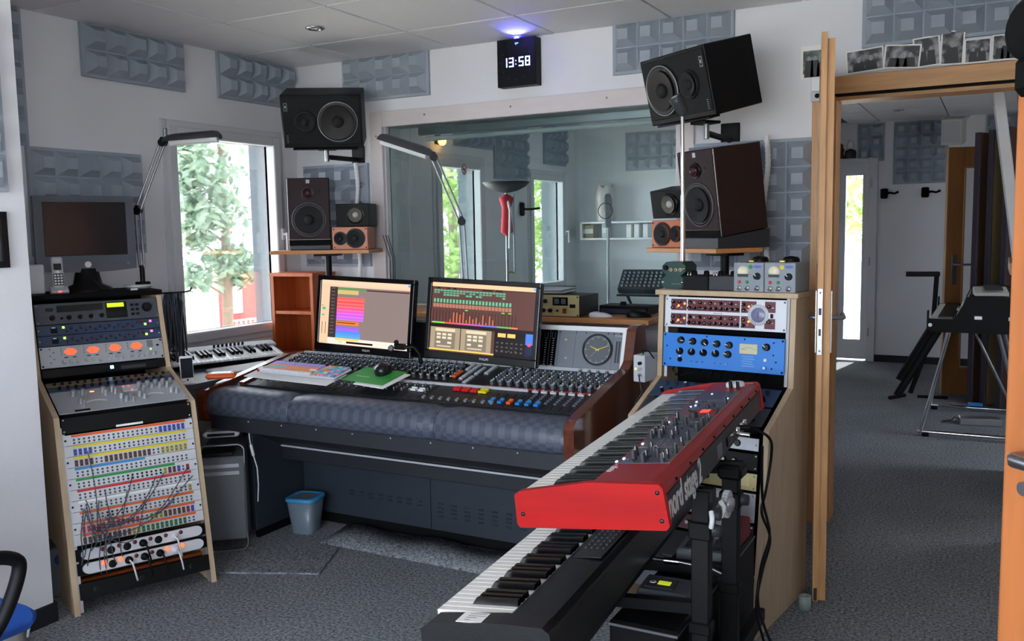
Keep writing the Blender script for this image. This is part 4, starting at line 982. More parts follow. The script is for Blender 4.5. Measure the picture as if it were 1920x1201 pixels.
# patch leads
def W_rack(R, x, y, z): return (Matrix.Translation(R.location) @ R.rotation_euler.to_matrix().to_4x4()) @ Vector((x, y, z))
LOWT = Matrix.Translation((0, low[0][0], low[0][1])) @ Matrix.Rotation(low[1], 4, 'X')
CABLE = M('grey_patch_lead', (70, 78, 88), 0.5)
rn = random.Random(11)
Rm = Matrix.Translation(RL.location) @ RL.rotation_euler.to_matrix().to_4x4()
def lead(i, xa, sa, xb, sb, sag, out):
    P = []
    for k in range(9):
        u = k/8; x = xa+(xb-xa)*u; s_ = sa+(sb-sa)*u - sag*math.sin(PI*u); o = 0.016+out*math.sin(PI*u)
        P.append(Rm @ LOWT @ Vector((x+0.006*math.sin(7*u+i), -o, s_)))
    L = MB().tube(P, 0.0021, 5).build('patch_lead', CABLE)
    return L
hub = (0.10, 0.36)
spots = [(0.10, 0.60), (0.07, 0.42), (0.06, 0.39), (0.12, 0.41), (0.15, 0.44), (0.23, 0.43), (0.25, 0.48), (0.33, 0.46), (0.36, 0.47), (0.46, 0.48), (0.48, 0.44), (0.29, 0.38), (0.40, 0.36)]
for i, (x, s_) in enumerate(spots):
    xb, sb = hub[0]+rn.uniform(-0.03, 0.05), hub[1]+rn.uniform(-0.12, -0.02)
    L = lead(i, x, s_, xb, sb, rn.uniform(0.03, 0.10), rn.uniform(0.02, 0.05))
    tag(L, 'grey patch lead draped over the white patchbays of the left rack', 'cable', 'grey patch leads on the patchbays')
for i in range(9):
    xa = 0.05+rn.uniform(0, 0.1); L = lead(30+i, xa, 0.31+rn.uniform(-0.02, 0.1), xa+rn.uniform(-0.04, 0.05), 0.13+rn.uniform(0, 0.10), 0.0, rn.uniform(0.02, 0.05))
    tag(L, 'grey patch lead draped over the white patchbays of the left rack', 'cable', 'grey patch leads on the patchbays')

# ------------------------------------------------------------------ on top of the left rack
def onrack(x, y): return W_rack(RL, x, y, 1.162)
p = onrack(0.285, 0.745)
crt = thing('computer_monitor', 'old grey computer monitor switched off on top of the left rack', 'monitor', p, 64)
CG = M('monitor_grey', (76, 80, 90), 0.5)
w, h = 0.405, 0.335
b = MB(); z0 = 0.082
fr = [(-w/2, z0+0.012), (-w/4, z0+0.003), (0, z0), (w/4, z0+0.003), (w/2, z0+0.012), (w/2, z0+h), (-w/2, z0+h)]
b.prism(fr, 0.0, 0.05, 'y'); b.build('front_bezel', CG, crt, bev=0.006)
b = MB(); lo = [(-w/2+0.01, 0.05, z0+0.02), (w/2-0.01, 0.05, z0+0.02), (w/2-0.01, 0.05, z0+h-0.01), (-w/2+0.01, 0.05, z0+h-0.01)]; hi = [(-0.13, 0.16, z0+0.05), (0.13, 0.16, z0+0.05), (0.13, 0.16, z0+h-0.06), (-0.13, 0.16, z0+h-0.06)]
b._add(lo+hi, [(4, 5, 6, 7), (0, 1, 5, 4), (1, 2, 6, 5), (2, 3, 7, 6), (3, 0, 4, 7)]); b.build('tube_housing', CG, crt)
MB().rbox(-w/2+0.035, w/2-0.035, -0.003, 0.0, z0+0.075, z0+h-0.028, 0.002).build('screen', M('dark_screen', (22, 23, 28), 0.15), crt)
MB().disc((0, -0.001, z0+0.035), 0.0135, n=24).build('round_badge', SILVER, crt)
for k in range(6): MB().box(0.10+0.013*k, 0.104+0.013*k, -0.001, 0, z0+0.034, z0+0.038).build('menu_button', DGREY if k < 5 else LGREY, crt)
MB().lathe([(0.10, 0.0), (0.10, 0.012), (0.06, 0.03), (0.045, 0.10)], 24, o=(0, 0.035, 0)).build('stand', BLACK, crt)
t = thing('white_drive', 'tall white plastic box beside the cordless phone', 'hard drive', onrack(0.068, 0.70), 62)
MB().rbox(-0.032, 0.032, -0.004, 0.05, 0.0, 0.125, 0.004).build('case', M('grey_white_plastic', (196, 198, 204), 0.4), t)
MB().disc((0, -0.0045, 0.07), 0.006, n=12).build('logo', LGREY, t)
t = thing('cordless_phone', 'silver cordless phone standing in its charging cradle', 'telephone', onrack(0.150, 0.675), 62)
MB().prism([(-0.022, 0.0), (-0.024, 0.012), (0.02, 0.030), (0.035, 0.030), (0.04, 0.0)], -0.034, 0.034, 'x').build('cradle', LGREY, t, bev=0.006)
Tm = Matrix.Translation((0, 0.010, 0.022)) @ Matrix.Rotation(rad(-12), 4, 'X')
b = MB(Tm); b.rbox(-0.022, 0.022, -0.010, 0.012, 0.0, 0.135, 0.006); hs = b.build('handset', LGREY, t)
b = MB(Tm); b.box(-0.015, 0.015, -0.0115, -0.010, 0.077, 0.105); b.build('phone_display', BLACKG, hs)
b = MB(Tm)
for i in range(3):
    for j in range(4): b.box(-0.016+0.012*i, -0.008+0.012*i, -0.0118, -0.010, 0.014+0.012*j, 0.021+0.012*j)
b.build('phone_keys', WHITEP, hs, kind='stuff')
b = MB(Tm); b.box(-0.019, 0.019, -0.0112, -0.010, 0.010, 0.062); b.build('keypad', DGREY, hs)
b = MB(Tm); b.cyl((0, -0.010, 0.068), (0, -0.013, 0.068), 0.007, n=12); b.build('nav_key', CHROME, hs)
MB().box(-0.006, 0.006, -0.0255, -0.022, 0.006, 0.012).build('charge_light', LEDR, t)
t = thing('dish', 'flat white dish at the foot of the left desk lamp', 'dish', onrack(0.478, 0.70), 0)
MB().lathe([(0.0001, 0.003), (0.045, 0.003), (0.062, 0.015), (0.064, 0.018), (0.058, 0.016), (0.043, 0.006), (0.0001, 0.006)], 24).build('bowl', WHITEP, t)
t = thing('usb_cable', 'short black cable with white plug on the top board of the left rack', 'cable', onrack(0.34, 0.64), 64)
MB().tube([(-0.06, 0.03, 0.06), (-0.02, 0.02, 0.01), (0.05, 0.0, 0.004), (0.085, -0.01, 0.004)], 0.003, 6).build('wire', BLACK, t)
MB().rbox(0.085, 0.115, -0.017, -0.004, 0.0, 0.008, 0.001).build('plug', WHITEP, t)
# lamp helpers
def slim_lamp(label, base, elbow, head0, head1, headr, fixture, rodsep=0.011, rods=True):
    """balanced-arm lamp from base through elbow to head; all points in world space"""
    t = thing('desk_lamp', label, 'lamp', base); o = Vector(base)
    B, E, H0, H1 = [Vector(p)-o for p in (base, elbow, head0, head1)]
    def pair(name, a, c, r):
        d = (c-a).normalized(); sd = Vector((-0.475, 0.88, 0)).cross(d).normalized()
        for s_ in (-1, 1): MB().tube([tuple(a+sd*rodsep*s_), tuple(c+sd*rodsep*s_)], r*1.25, 8).build(name, STEEL, t)
    pair('lower_arm', B+Vector((0, 0, 0.03)), E, 0.0042); pair('upper_arm', E, H0, 0.0042)
    for q, nm in ((E, 'elbow_joint'), (H0, 'head_joint')):
        b = MB(); d = Vector((-0.475, 0.88, 0)); b.cyl(tuple(q-d*0.014), tuple(q+d*0.014), 0.019, n=14); b.cyl(tuple(q+Vector((0, 0, .016))-d*0.012), tuple(q+Vector((0, 0, .016))+d*0.012), 0.010, n=10); b.build(nm, BLACK, t)
    MB().cyl((0, 0, -0.04), (0, 0, 0.04), 0.011, n=12).build('socket_pin', BLACK, t)
    MB().rbox(-0.025, 0.025, -0.025, 0.025, -0.06, -0.035, 0.004).build('clamp', BLACK, t)
    d = (H1-H0).normalized(); L = (H1-H0).length
    sd = d.cross(Vector((0, 0, 1))).normalized(); up = sd.cross(d)
    # half-round shade: lofted sections
    b = MB(); vs = []; n = 9
    for (u, k) in ((0.02, 0.55), (0.10, 0.9), (0.22, 1.0), (0.88, 1.0), (0.96, 0.85), (1.0, 0.5)):
        c = H0+d*(L*u)
        for i in range(n):
            a = PI*i/(n-1); vs.append(tuple(c+sd*(headr*k*math.cos(a))+up*(headr*0.85*k*math.sin(a))))
    fs = []
    for j in range(5):
        for i in range(n-1): fs.append((j*n+i, j*n+i+1, (j+1)*n+i+1, (j+1)*n+i))
    b._add(vs, fs, 0, True); b._add(vs[:n], [tuple(range(n))]); b._add(vs[-n:], [tuple(range(n))])
    b.build('lamp_shade', fixture, t)
    b = MB(); a0, a1 = H0+d*L*0.12-up*0.002, H0+d*L*0.94-up*0.002; b.cyl(tuple(a0), tuple(a1), headr*0.42, n=10); b.build('tube_bulb', WHITEP, t)
    return t
LAMPG = M('lamp_grey', (56, 58, 63), 0.42)

slim_lamp('grey balanced-arm lamp beside the old monitor, head over the left window', (-3.470, 2.835, 1.225), (-3.504, 2.857, 1.516), (-3.415, 2.945, 1.828), (-3.174, 3.072, 1.845), 0.043, LAMPG)

# ================================================================== SIDE TABLE LEFT OF THE CONSOLE
tb = thing('side_table', 'dark side table between the left rack and the console', 'table', (-3.46, 3.22, 0), 0)
MB().prism([(0.33, -0.50), (0.33, 0.53), (-0.32, 0.53), (-0.32, -0.22), (-0.01, -0.34), (0.24, -0.47)], 0.712, 0.738, 'z').build('table_top', M('dark_grey_top', (66, 70, 78), 0.35), tb)
for (x, y) in ((-0.28, 0.49), (0.29, 0.49), (-0.28, -0.15)): MB().rbox(x-0.02, x+0.02, y-0.02, y+0.02, 0, 0.712, 0.003).build('leg', DGREY, tb)
def onT(u, n, z=0.738):
    return (Matrix.Translation(tb.location) @ Matrix.Rotation(rad(70), 4, 'Z')) @ Vector((u, n, z))
KEYPAT = 'CDEFGAB'; HASB = {'C', 'D', 'F', 'G', 'A'}
def keybed(t, n_white, x0, pitch, yf, L, z, start='C', wh=0.012, bl=0.6, seen=None, bz=None):
    """white and black keys as parts; y runs away from the player, keys go from yf to yf+L"""
    wm = MB().rbox(-pitch/2+0.0006, pitch/2-0.0006, 0, L, 0, wh, 0.0012).mesh('white_key', KEYW)
    b = MB(); bw = pitch*0.33
    b._add([(-bw, L*(1-bl), 0), (bw, L*(1-bl), 0), (bw, L, 0), (-bw, L, 0), (-bw*0.8, L*(1-bl)+0.010, 0.0135), (bw*0.8, L*(1-bl)+0.010, 0.0135), (bw*0.8, L, 0.0135), (-bw*0.8, L, 0.0135)], [(4, 5, 6, 7), (0, 1, 5, 4), (1, 2, 6, 5), (2, 3, 7, 6), (3, 0, 4, 7)])
    bm_ = b.mesh('black_key', KEYB)
    k0 = KEYPAT.index(start)
    for i in range(n_white):
        put('white_key', wm, t, (x0+pitch*(i+0.5), yf, z))
        if KEYPAT[(k0+i) % 7] in HASB and i < n_white-1: put('black_key', bm_, t, (x0+pitch*(i+1), yf, z+wh))
mk = thing('midi_keyboard', 'small white-keyed controller keyboard on the side table by the window', 'keyboard', (-3.455, 3.24, 0.760), 70, None, 15)
MB().rbox(-0.36, 0.36, -0.075, 0.12, 0.0, 0.030, 0.006).build('case', BLACK, mk)
MB().rbox(-0.355, 0.355, 0.055, 0.118, 0.030, 0.045, 0.004).build('control_panel', LGREY, mk)
keybed(mk, 29, -0.34, 0.0232, -0.072, 0.125, 0.026, wh=0.011)
for k in range(8): kn(mk, 0.02+0.022*k, 0.0, 0.006, 0.016, BLACK); 
for o in [c for c in mk.children if c.name.startswith('knob')]: o.location = (o.location.x, 0.085, 0.045); o.rotation_euler = (-PI/2, 0, 0)
MB().box(-0.20, -0.13, 0.07, 0.105, 0.045, 0.047).build('lcd', BLACKG, mk)
for x_ in (-0.3, 0.3): MB().prism([(-0.06, -0.0005), (0.11, -0.0005), (0.105, -0.048), (0.095, -0.048)], x_-0.02, x_+0.02, 'x').build('prop_foot', BLACK, mk)
t = thing('paper_stack', 'stack of white sheets under the edge of the small keyboard', 'paper', (-3.215, 3.22, 0.7385), 82)
MB().rbox(-0.17, 0.17, -0.07, 0.11, 0.0, 0.012, 0.002).build('sheets', PAPER, t)
MB().box(-0.16, 0.165, -0.075, 0.10, 0.012, 0.014).build('top_sheet', PAPER, t)
t = thing('phone_dock', 'white phone standing upright in a dock next to the left rack', 'mobile phone', (-3.155, 2.785, 0.7385), 62)
MB().rbox(-0.030, 0.030, -0.028, 0.028, 0, 0.016, 0.006).build('dock', WHITEP, t)
Tm = Matrix.Translation((0, 0.0, 0.012)) @ Matrix.Rotation(rad(-8), 4, 'X')
b = MB(Tm); b.rbox(-0.029, 0.029, -0.004, 0.004, 0, 0.115, 0.003); q = b.build('phone_body', WHITEP, t)
b = MB(Tm); b.box(-0.0255, 0.0255, -0.0050, -0.004, 0.016, 0.104); b.build('phone_screen', M('phone_glass', (30, 34, 44), 0.08), q)
b = MB(Tm); b.disc((0, -0.0045, 0.008), 0.0045, n=12); b.build('home_button', BLACK, q)
t = thing('rugged_drive', 'orange rubber-cased hard drive beside the upright phone', 'hard drive', (-3.10, 2.93, 0.7475), 40)
MB().rbox(-0.066, 0.066, -0.042, 0.042, 0.0, 0.025, 0.010).build('rubber_case', ORANGE, t)
MB().rbox(-0.045, 0.045, -0.032, 0.032, 0.022, 0.0262, 0.001).build('metal_shell', SILVER, t)
t = thing('cable_bundle', 'bundle of dark patch cables hanging on a hook beside the left rack', 'cable', (-3.315, 2.865, 1.115), 66)
rn = random.Random(4)
for i in range(26):
    x = -0.035+0.075*rn.random(); y = rn.uniform(-0.02, 0.03); L = rn.uniform(0.24, 0.34)
    P = [(x*0.9, y, 0.02)]+[(x+0.008*math.sin(i+3*u), y+0.008*math.cos(2*i+4*u), 0.02-L*u) for u in (0.15, 0.35, 0.55, 0.75, 0.95)]
    MB().tube(P, 0.0042, 5).build('patch_cable', M('slate_cable', (52, 60, 72), 0.5) if i % 3 else BLACK, t)
MB().tube([(-0.05, 0.0, 0.024), (0.05, 0.0, 0.024), (0.075, -0.02, 0.03), (0.082, -0.02, 0.045)], 0.004, 6).build('hook', BLACK, t)

# ================================================================== FLOOR THINGS NEAR THE CONSOLE
mp = thing('tower_computer', 'silver tower computer with carrying handles under the console', 'computer', (-2.975, 2.785, 0), 40)
PERF = M('perforated_alu', (112, 116, 122), 0.45, metal=0.15, bump=(900, 0.5))
MB().rbox(-0.10, 0.10, 0.0, 0.44, 0.05, 0.455, 0.008).build('case', PERF, mp)
MB().box(-0.085, 0.075, -0.0015, 0, 0.405, 0.422).build('drive_door', SILVER, mp); MB().box(-0.085, 0.075, -0.0015, 0, 0.370, 0.387).build('drive_door', SILVER, mp)
MB().box(-0.085, -0.075, -0.0015, 0, 0.12, 0.20).build('front_ports', DGREY, mp)
for z0, z1, nm in ((0.455, 0.515, 'top_handle'), (0.05, 0.0, 'bottom_foot')):
    for y0 in (0.0, 0.415):
        s_ = 1 if z1 > z0 else -1
        b = MB(); pts = [(-0.10, z0-0.03*s_)]
        for k in range(7): a = PI-PI/2*k/6; pts.append((-0.07+0.03*math.cos(a), z1-s_*0.03+s_*0.03*math.sin(a)))
        for k in range(7): a = PI/2-PI/2*k/6; pts.append((0.07+0.03*math.cos(a), z1-s_*0.03+s_*0.03*math.sin(a)))
        pts.append((0.10, z0-0.03*s_))
        for k in range(len(pts)-1):
            (xa, za), (xb, zb) = pts[k], pts[k+1]
            na = Vector((xa, za-(z1-s_*0.03))); nb = Vector((xb, zb-(z1-s_*0.03)))
            ia = (xa*0.97, za-s_*0.003); ib = (xb*0.97, zb-s_*0.003)
            b._add([(xa, y0, za), (xb, y0, zb), (xb, y0+0.025, zb), (xa, y0+0.025, za), (ia[0], y0, ia[1]), (ib[0], y0, ib[1]), (ib[0], y0+0.025, ib[1]), (ia[0], y0+0.025, ia[1])], [(0, 1, 2, 3), (7, 6, 5, 4), (0, 4, 5, 1), (3, 2, 6, 7)])
        b.build(nm, SILVER, mp)
MB().rbox(-0.09, 0.05, 0.02, 0.12, 0.4555, 0.475, 0.003).build('cable_cover', BLACK, mp)
mp.scale = (1, 1, 0.93)
t = thing('white_router', 'white and black box lying on the tower computer under the console', 'router', W_rack(mp, -0.01, 0.13, 0.4835), 40)
MB().rbox(-0.08, 0.08, 0.0, 0.20, 0.0, 0.028, 0.010).build('case', WHITEP, t)
MB().box(-0.06, 0.06, -0.0008, 0.0, 0.008, 0.020).build('port_strip', BLACK, t)
t = thing('hanging_lead', 'white lead with inline plug hanging below the left end of the console', 'cable', (-2.915, 2.90, 0.518))
MB().tube([(0, 0, 0), (0.004, 0.0, -0.04), (0.014, 0.005, -0.10), (0.03, 0.01, -0.16), (0.028, 0.015, -0.24), (0.015, 0.02, -0.32)], 0.003, 6).build('wire', WHITEP, t)
MB().cyl((0.008, 0.0, -0.055), (0.016, 0.005, -0.105), 0.007, n=10).build('inline_plug', WHITEP, t)
bn = thing('waste_bin', 'small clear bin with a blue lid on the carpet under the console', 'bin', (-2.83, 3.155, 0), 12)
MILKY = M('milky_plastic', (112, 126, 140), 0.3); BLUEL = M('blue_lid', (60, 150, 205), 0.4)
def ring(b, w, z, t=None): pass
b = MB(); lo, hi = 0.062, 0.085
vs = []
for (w, z) in ((lo, 0.0), (hi, 0.185), (hi-0.004, 0.185), (lo-0.004, 0.004)):
    for k in range(20):
        a = 2*PI*k/20; c, s_ = math.cos(a), math.sin(a); e = 0.45
        vs.append((w*math.copysign(abs(c)**e, c), w*math.copysign(abs(s_)**e, s_), z))
fs = []
for j in range(3):
    for k in range(20): fs.append((j*20+k, j*20+(k+1) % 20, (j+1)*20+(k+1) % 20, (j+1)*20+k))
b._add(vs, fs, 0, True); b._add(vs[:20], [tuple(range(20))]); b._add(vs[60:], [tuple(range(20))]); b.build('bucket', MILKY, bn)
b = MB(); vs = []
for (w, z) in ((0.088, 0.178), (0.091, 0.182), (0.090, 0.196), (0.084, 0.200), (0.062, 0.200), (0.060, 0.197)):
    for k in range(20):
        a = 2*PI*k/20; c, s_ = math.cos(a), math.sin(a); e = 0.45
        vs.append((w*math.copysign(abs(c)**e, c), w*math.copysign(abs(s_)**e, s_), z))
fs = []
for j in range(5):
    for k in range(20): fs.append((j*20+k, j*20+(k+1) % 20, (j+1)*20+(k+1) % 20, (j+1)*20+k))
b._add(vs, fs, 0, True); b.build('lid_rim', BLUEL, bn); bn.scale = (0.86, 0.86, 0.86)
b = MB(); b._add([(v[0]*0.97, v[1]*0.97, 0.198) for v in vs[-20:]], [tuple(range(20))]); b.build('lid_window', MILKY, bn)
b = MB(); b.box(-0.03, 0.03, 0.02, 0.024, 0.01, 0.17); b.build('crumpled_paper', PAPER, bn, rot=(0.1, 0.3, 0.2))
# loose carpet pieces
t = tag(MB().rbox(-0.21, 0.21, -0.15, 0.15, 0.0, 0.008, 0.0015).build('carpet_tile', CARPET, None, (-2.66, 2.80, 0.0005), (0, 0, rad(24))), 'loose square of grey carpet on the floor next to the tower computer', 'carpet piece')
b = MB(); n = 14
vs = []
for i in range(n+1):
    for j in range(3):
        x = -0.72+1.20*i/n; y = 0.02+0.10*j
        vs.append((x, -y, (0.034 if j == 0 else 0.018 if j == 1 else 0.001)*(0.75+0.25*math.sin(i*1.3))))
fs = [(i*3+j, (i+1)*3+j, (i+1)*3+j+1, i*3+j+1) for i in range(n) for j in range(2)]
b._add(vs, fs, 0, True)
o = b.build('carpet_edge', CARPET, None, (-1.93, 3.262, 0.0005)); sm = o.modifiers.new('solid', 'SOLIDIFY'); sm.thickness = 0.006; sm.offset = 1
tag(o, 'turned-up edge of grey carpet along the foot of the console', 'carpet piece')

# on the console surface ----------------------------------------------
def onC(x, t, h=0.0): return TP(x, t, h)
CROT = (SANG, 0, 0)
def ctop(name, label, cat, x, t, rz, h=0.026):
    o = thing(name, label, cat, TP(x, t, h)); o.rotation_euler = (Matrix.Rotation(SANG, 4, 'X') @ Matrix.Rotation(rad(rz), 4, 'Z')).to_euler(); return o
kb = ctop('computer_keyboard', 'computer keyboard with rainbow-coloured key caps on the console', 'computer keyboard', -2.70, 0.245, -2, 0.050)
MB().rbox(-0.225, 0.225, -0.060, 0.062, 0.0, 0.012, 0.005).build('tray', M('clear_tray', (206, 210, 218), 0.15), kb)
cm = [M('keycap_'+str(i), c, 0.5) for i, c in enumerate([(160, 150, 214), (222, 140, 120), (226, 150, 70), (120, 184, 180), (226, 226, 232), (90, 190, 190), (232, 150, 190), (90, 150, 210), (190, 170, 70), (90, 170, 100)])]
_kc = MB().rbox(-0.0088, 0.0088, -0.0088, 0.0088, 0.0, 0.008, 0.0018)
kms = [_kc.mesh('key_cap', m) for m in cm]
for r in range(6):
    for c in range(22):
        if c == 15: continue
        x = -0.211+0.0201*c; y = 0.048-0.0192*r
        if c < 15: i = (0, 0, 1, 2 if c > 5 else 3, 2 if c > 8 else 1, 4)[r] if not (r == 3 and c > 12) else 4
        else: i = random.Random(r*31+c).choice((5, 5, 9, 2, 7, 6, 8, 4)) if c < 19 else (5, 6, 7)[(r+c) % 3]
        put('key_cap', kms[i], kb, (x, y, 0.012))
pp = ctop('sheet_of_paper', 'white sheet on the console armrest under the coloured keyboard', 'paper', -2.68, 0.20, -3, 0.0425)
MB().rbox(-0.30, 0.20, -0.085, 0.05, 0.0, 0.004, 0.001).build('sheet', PAPER, pp)
pad = ctop('mouse_pad', 'green mouse pad lying on white paper on the console', 'mouse pad', -2.335, 0.295, -6, 0.0485)
MB().rbox(-0.115, 0.125, -0.085, 0.075, 0.0, 0.003, 0.001).build('pad', M('pad_green', (46, 150, 62), 0.6), pad)
MB().box(-0.075, 0.0, -0.03, -0.024, 0.003, 0.0034).build('printed_line', M('pad_print', (150, 200, 150), 0.6), pad)
pw = ctop('paper_block', 'white card under the green mouse pad', 'paper', -2.33, 0.265, -8, 0.0435)
MB().rbox(-0.03, 0.145, -0.09, 0.08, 0.0, 0.0045, 0.001).build('card', PAPER, pw)
ms = ctop('computer_mouse', 'black computer mouse on the green mouse pad', 'computer mouse', -2.315, 0.40, 30, 0.052)
def mouse_mesh(L, w, h):
    b = MB(); vs = []; n = 16
    rings = [(1.0, 0.0), (1.02, 0.18), (0.97, 0.45), (0.82, 0.72), (0.55, 0.92), (0.2, 1.0)]
    for (k, z) in rings:
        for i in range(n):
            a = 2*PI*i/n; vs.append((w/2*k*math.cos(a), L/2*k*math.sin(a)-0.10*L*z, h*z*(1.0-0.12*math.sin(a))))
    fs = [(j*n+i, j*n+(i+1) % n, (j+1)*n+(i+1) % n, (j+1)*n+i) for j in range(len(rings)-1) for i in range(n)]
    b._add(vs, fs, 0, True); b._add(vs[:n], [tuple(range(n))]); b._add(vs[-n:], [tuple(range(n))])
    return b
mouse_mesh(0.125, 0.080, 0.044).build('shell', M('mouse_black', (22, 23, 26), 0.3), ms)
MB().cyl((-0.004, 0.035, 0.036), (0.004, 0.035, 0.036), 0.008, n=12).build('scroll_wheel', DGREY, ms)
for i, (x, t_, c) in enumerate(((-2.93, 0.16, RED), (-2.895, 0.19, RED), (-2.955, 0.24, WHITEP))):
    o = ctop('jack_adapter', ('red jack adapter nearest the paper on the console', 'second red jack adapter on the console', 'white jack adapter on the console')[i], 'adapter', x, t_, 30*i, 0.050)
    MB().cyl((-0.014, 0, 0.006), (0.006, 0, 0.006), 0.006, n=10).build('sleeve', c, o); MB().cyl((0.006, 0, 0.006), (0.028, 0, 0.006), 0.003, n=8).build('pin', CHROME, o)
# ================================================================== RIGHT EQUIPMENT RACK
RR = thing('equipment_rack', 'slanted plywood rack with white and blue units beside the doorway', 'rack', (-0.632, 3.246, 0), -8)
PRR = [(-0.30, 0), (-0.20, 0.70), (0.035, 0.815), (0.055, 1.135), (0.205, 1.135), (0.205, 0)]
MB().prism(PRR, -0.02, 0.0, 'x').build('side_panel', PLY, RR, bev=0.002)
MB().prism(PRR, -0.545, -0.525, 'x').build('side_panel', PLY, RR, bev=0.002)
MB().box(-0.525, -0.02, 0.18, 0.195, 0.08, 1.13).build('back_panel', BLACKM, RR)
MB().box(-0.525, -0.02, -0.15, 0.175, 0.04, 0.058).build('bottom_shelf', PLY, RR)
MB().rbox(-0.555, 0.010, 0.040, 0.225, 1.1355, 1.155, 0.002).build('top_board', PLY, RR)
rtop = rackT(0.035, 0.815, 0.055, 1.135); rdesk = rackT(-0.20, 0.70, 0.035, 0.815); rlow = rackT(-0.30, 0, -0.20, 0.70)
KX = dict(x0=-0.5138)
LT = rtop[2]
WHT = M('white_enamel_panel', (224, 228, 236), 0.35); MAR = M('maroon_panel', (104, 34, 44), 0.45); AZUR = M('azure_panel', (36, 128, 220), 0.42)
hW = 0.118
t = unit('channel_compressor', 'white two-row rack unit with dark red knob fields and a round meter', RR, rtop, LT-hW-0.006, hW, WHT, depth=0.10, **KX); screws(t, hW)
for j, z0 in enumerate((0.066, 0.010)):
    for (x0, x1) in ((-0.215, -0.150), (-0.145, 0.065), (0.070, 0.125 if j else 0.128)):
        MB().rbox(x0, x1, -0.0048, -0.004, z0, z0+0.044, 0.0004).build('knob_field', MAR, t)
    MB().rbox(0.160, 0.200, -0.0048, -0.004, z0+(0.004 if j == 0 else 0), z0+(0.044 if j == 0 else 0.038), 0.0004).build('knob_field', MAR, t)
    rn = random.Random(j+5)
    for (x, dz) in [(-0.205, .032), (-0.178, .033), (-0.207, .010)]+[(-0.135+0.0415*k, .032) for k in range(5)]+[(-0.138+0.0215*k, .011) for k in range(10)]+[(0.080, .030), (0.080, .010), (0.176, .026)]:
        kn(t, x, z0+dz, 0.0065, 0.012, BLACK, BLACK, line=WHITEP, rot=rn.uniform(-2.3, 2.3), y=-0.0048)
    for (x, dz) in [(-0.188, .012), (-0.17, .010), (-0.118, .033), (-0.158, .030)]+[(-0.115+0.0415*k, .030) for k in range(5)]+[(0.098, .012), (0.112, .030), (0.192, .022)]:
        kn(t, x, z0+dz, 0.0032, 0.006, LGREY, LGREY, name='toggle_switch', n=8, y=-0.0048)
    for x, dz in ((-0.183, .018), (-0.158, .026), (0.100, .024)): MB().cyl((x, -0.0048, z0+dz), (x, -0.0065, z0+dz), 0.0040, n=10).build('lamp', LEDO, t)
MB().lathe([(0.0001, 0.0052), (0.040, 0.0052), (0.0401, 0.004)], 32, axis='-y', o=(0.136, 0, 0.060)).build('meter_surround', WHT, t)
b = MB()
for k in range(24): a = 2*PI*k/24; b.box(0.136+0.034*math.cos(a)-0.001, 0.136+0.034*math.cos(a)+0.001, -0.0058, -0.005, 0.060+0.034*math.sin(a)-0.001, 0.060+0.034*math.sin(a)+0.001)
b.build('meter_print', DGREY, t, kind='stuff')
MB().lathe([(0.0001, 0.0075), (0.024, 0.0075), (0.028, 0.0050)], 28, axis='-y', o=(0.136, 0, 0.060)).build('round_meter', M('meter_violet', (120, 122, 156), 0.25), t)
MB().box(0.1355, 0.1375, -0.0085, -0.0075, 0.048, 0.070).build('meter_needle', DGREY, t)
MB().rbox(0.182, 0.192, -0.008, -0.004, 0.050, 0.066, 0.001).build('power_switch', BLACK, t)
MB().rbox(-0.04, -0.005, -0.0055, -0.004, 0.0555, 0.0625, 0.0006).build('maker_plate', SILVER, t)
hB = 0.132
t = unit('blue_compressor', 'bright blue rack unit with two rows of black knobs and a VU meter', RR, rtop, 0.043, hB, AZUR, depth=0.10, out=0.010, **KX); screws(t, hB, mat=BLACK)
for j, z in enumerate((0.105, 0.062)):
    for k in range(5): kn(t, -0.165+0.049*k-0.004*j, z-0.002*k*(1-j), 0.0135, 0.014, BLACK, BLACKG, line=WHITEP, rot=random.Random(k+9*j).uniform(-2.5, 2.5), n=16)
kn(t, 0.174, 0.098, 0.0135, 0.014, BLACK, BLACKG, line=WHITEP, rot=-0.9, n=16)
MB().rbox(0.072, 0.142, -0.009, -0.004, 0.068, 0.106, 0.002).build('vu_frame', M('vu_ivory', (206, 206, 172), 0.5), t)
b = MB()
for k in range(12):
    a = rad(125-70*k/11); b.box(0.107+0.045*math.cos(a)-0.0012, 0.107+0.045*math.cos(a)+0.0012, -0.0096, -0.009, 0.048+0.045*math.sin(a)-0.0008, 0.048+0.045*math.sin(a)+0.0008)
b.build('vu_scale', DGREY, t, kind='stuff')
MB().box(0.08, 0.10, -0.0098, -0.009, 0.085, 0.0856).build('vu_needle', BLACK, t)
kn(t, -0.169, 0.030, 0.010, 0.006, BLACK, BLACKG, 'input_socket'); kn(t, -0.169, 0.043, 0.004, 0.005, WHITEP)
for k in range(6): kn(t, -0.120+0.0235*k+(0.025 if k > 2 else 0), 0.026, 0.0032, 0.010, CHROME, CHROME, 'toggle_switch', 8)
kn(t, 0.170, 0.050, 0.006, 0.004, WHITEP, WHITEP, 'pilot_light'); kn(t, 0.170, 0.022, 0.006, 0.010, CHROME, CHROME, 'toggle_switch')
b = MB(); [b.box(0.080+0.004*(q % 2), 0.130-0.005*(q % 3), -0.0043, -0.004, 0.022+0.009*q, 0.0245+0.009*q) for q in range(5)]; b.build('panel_print', M('pale_blue_print', (130, 180, 230), 0.5), t, kind='stuff')
b = MB()
for (x, z) in ((-0.225, 0.08), (-0.21, 0.03), (-0.06, 0.124), (0.09, 0.122), (0.20, 0.115), (0.20, 0.07), (0.195, 0.02), (0.21, 0.045)): b.lathe([(0.0001, 0.002), (0.003, 0.0015), (0.0035, 0)], 6, axis='-y', o=(x, -0.004, z))
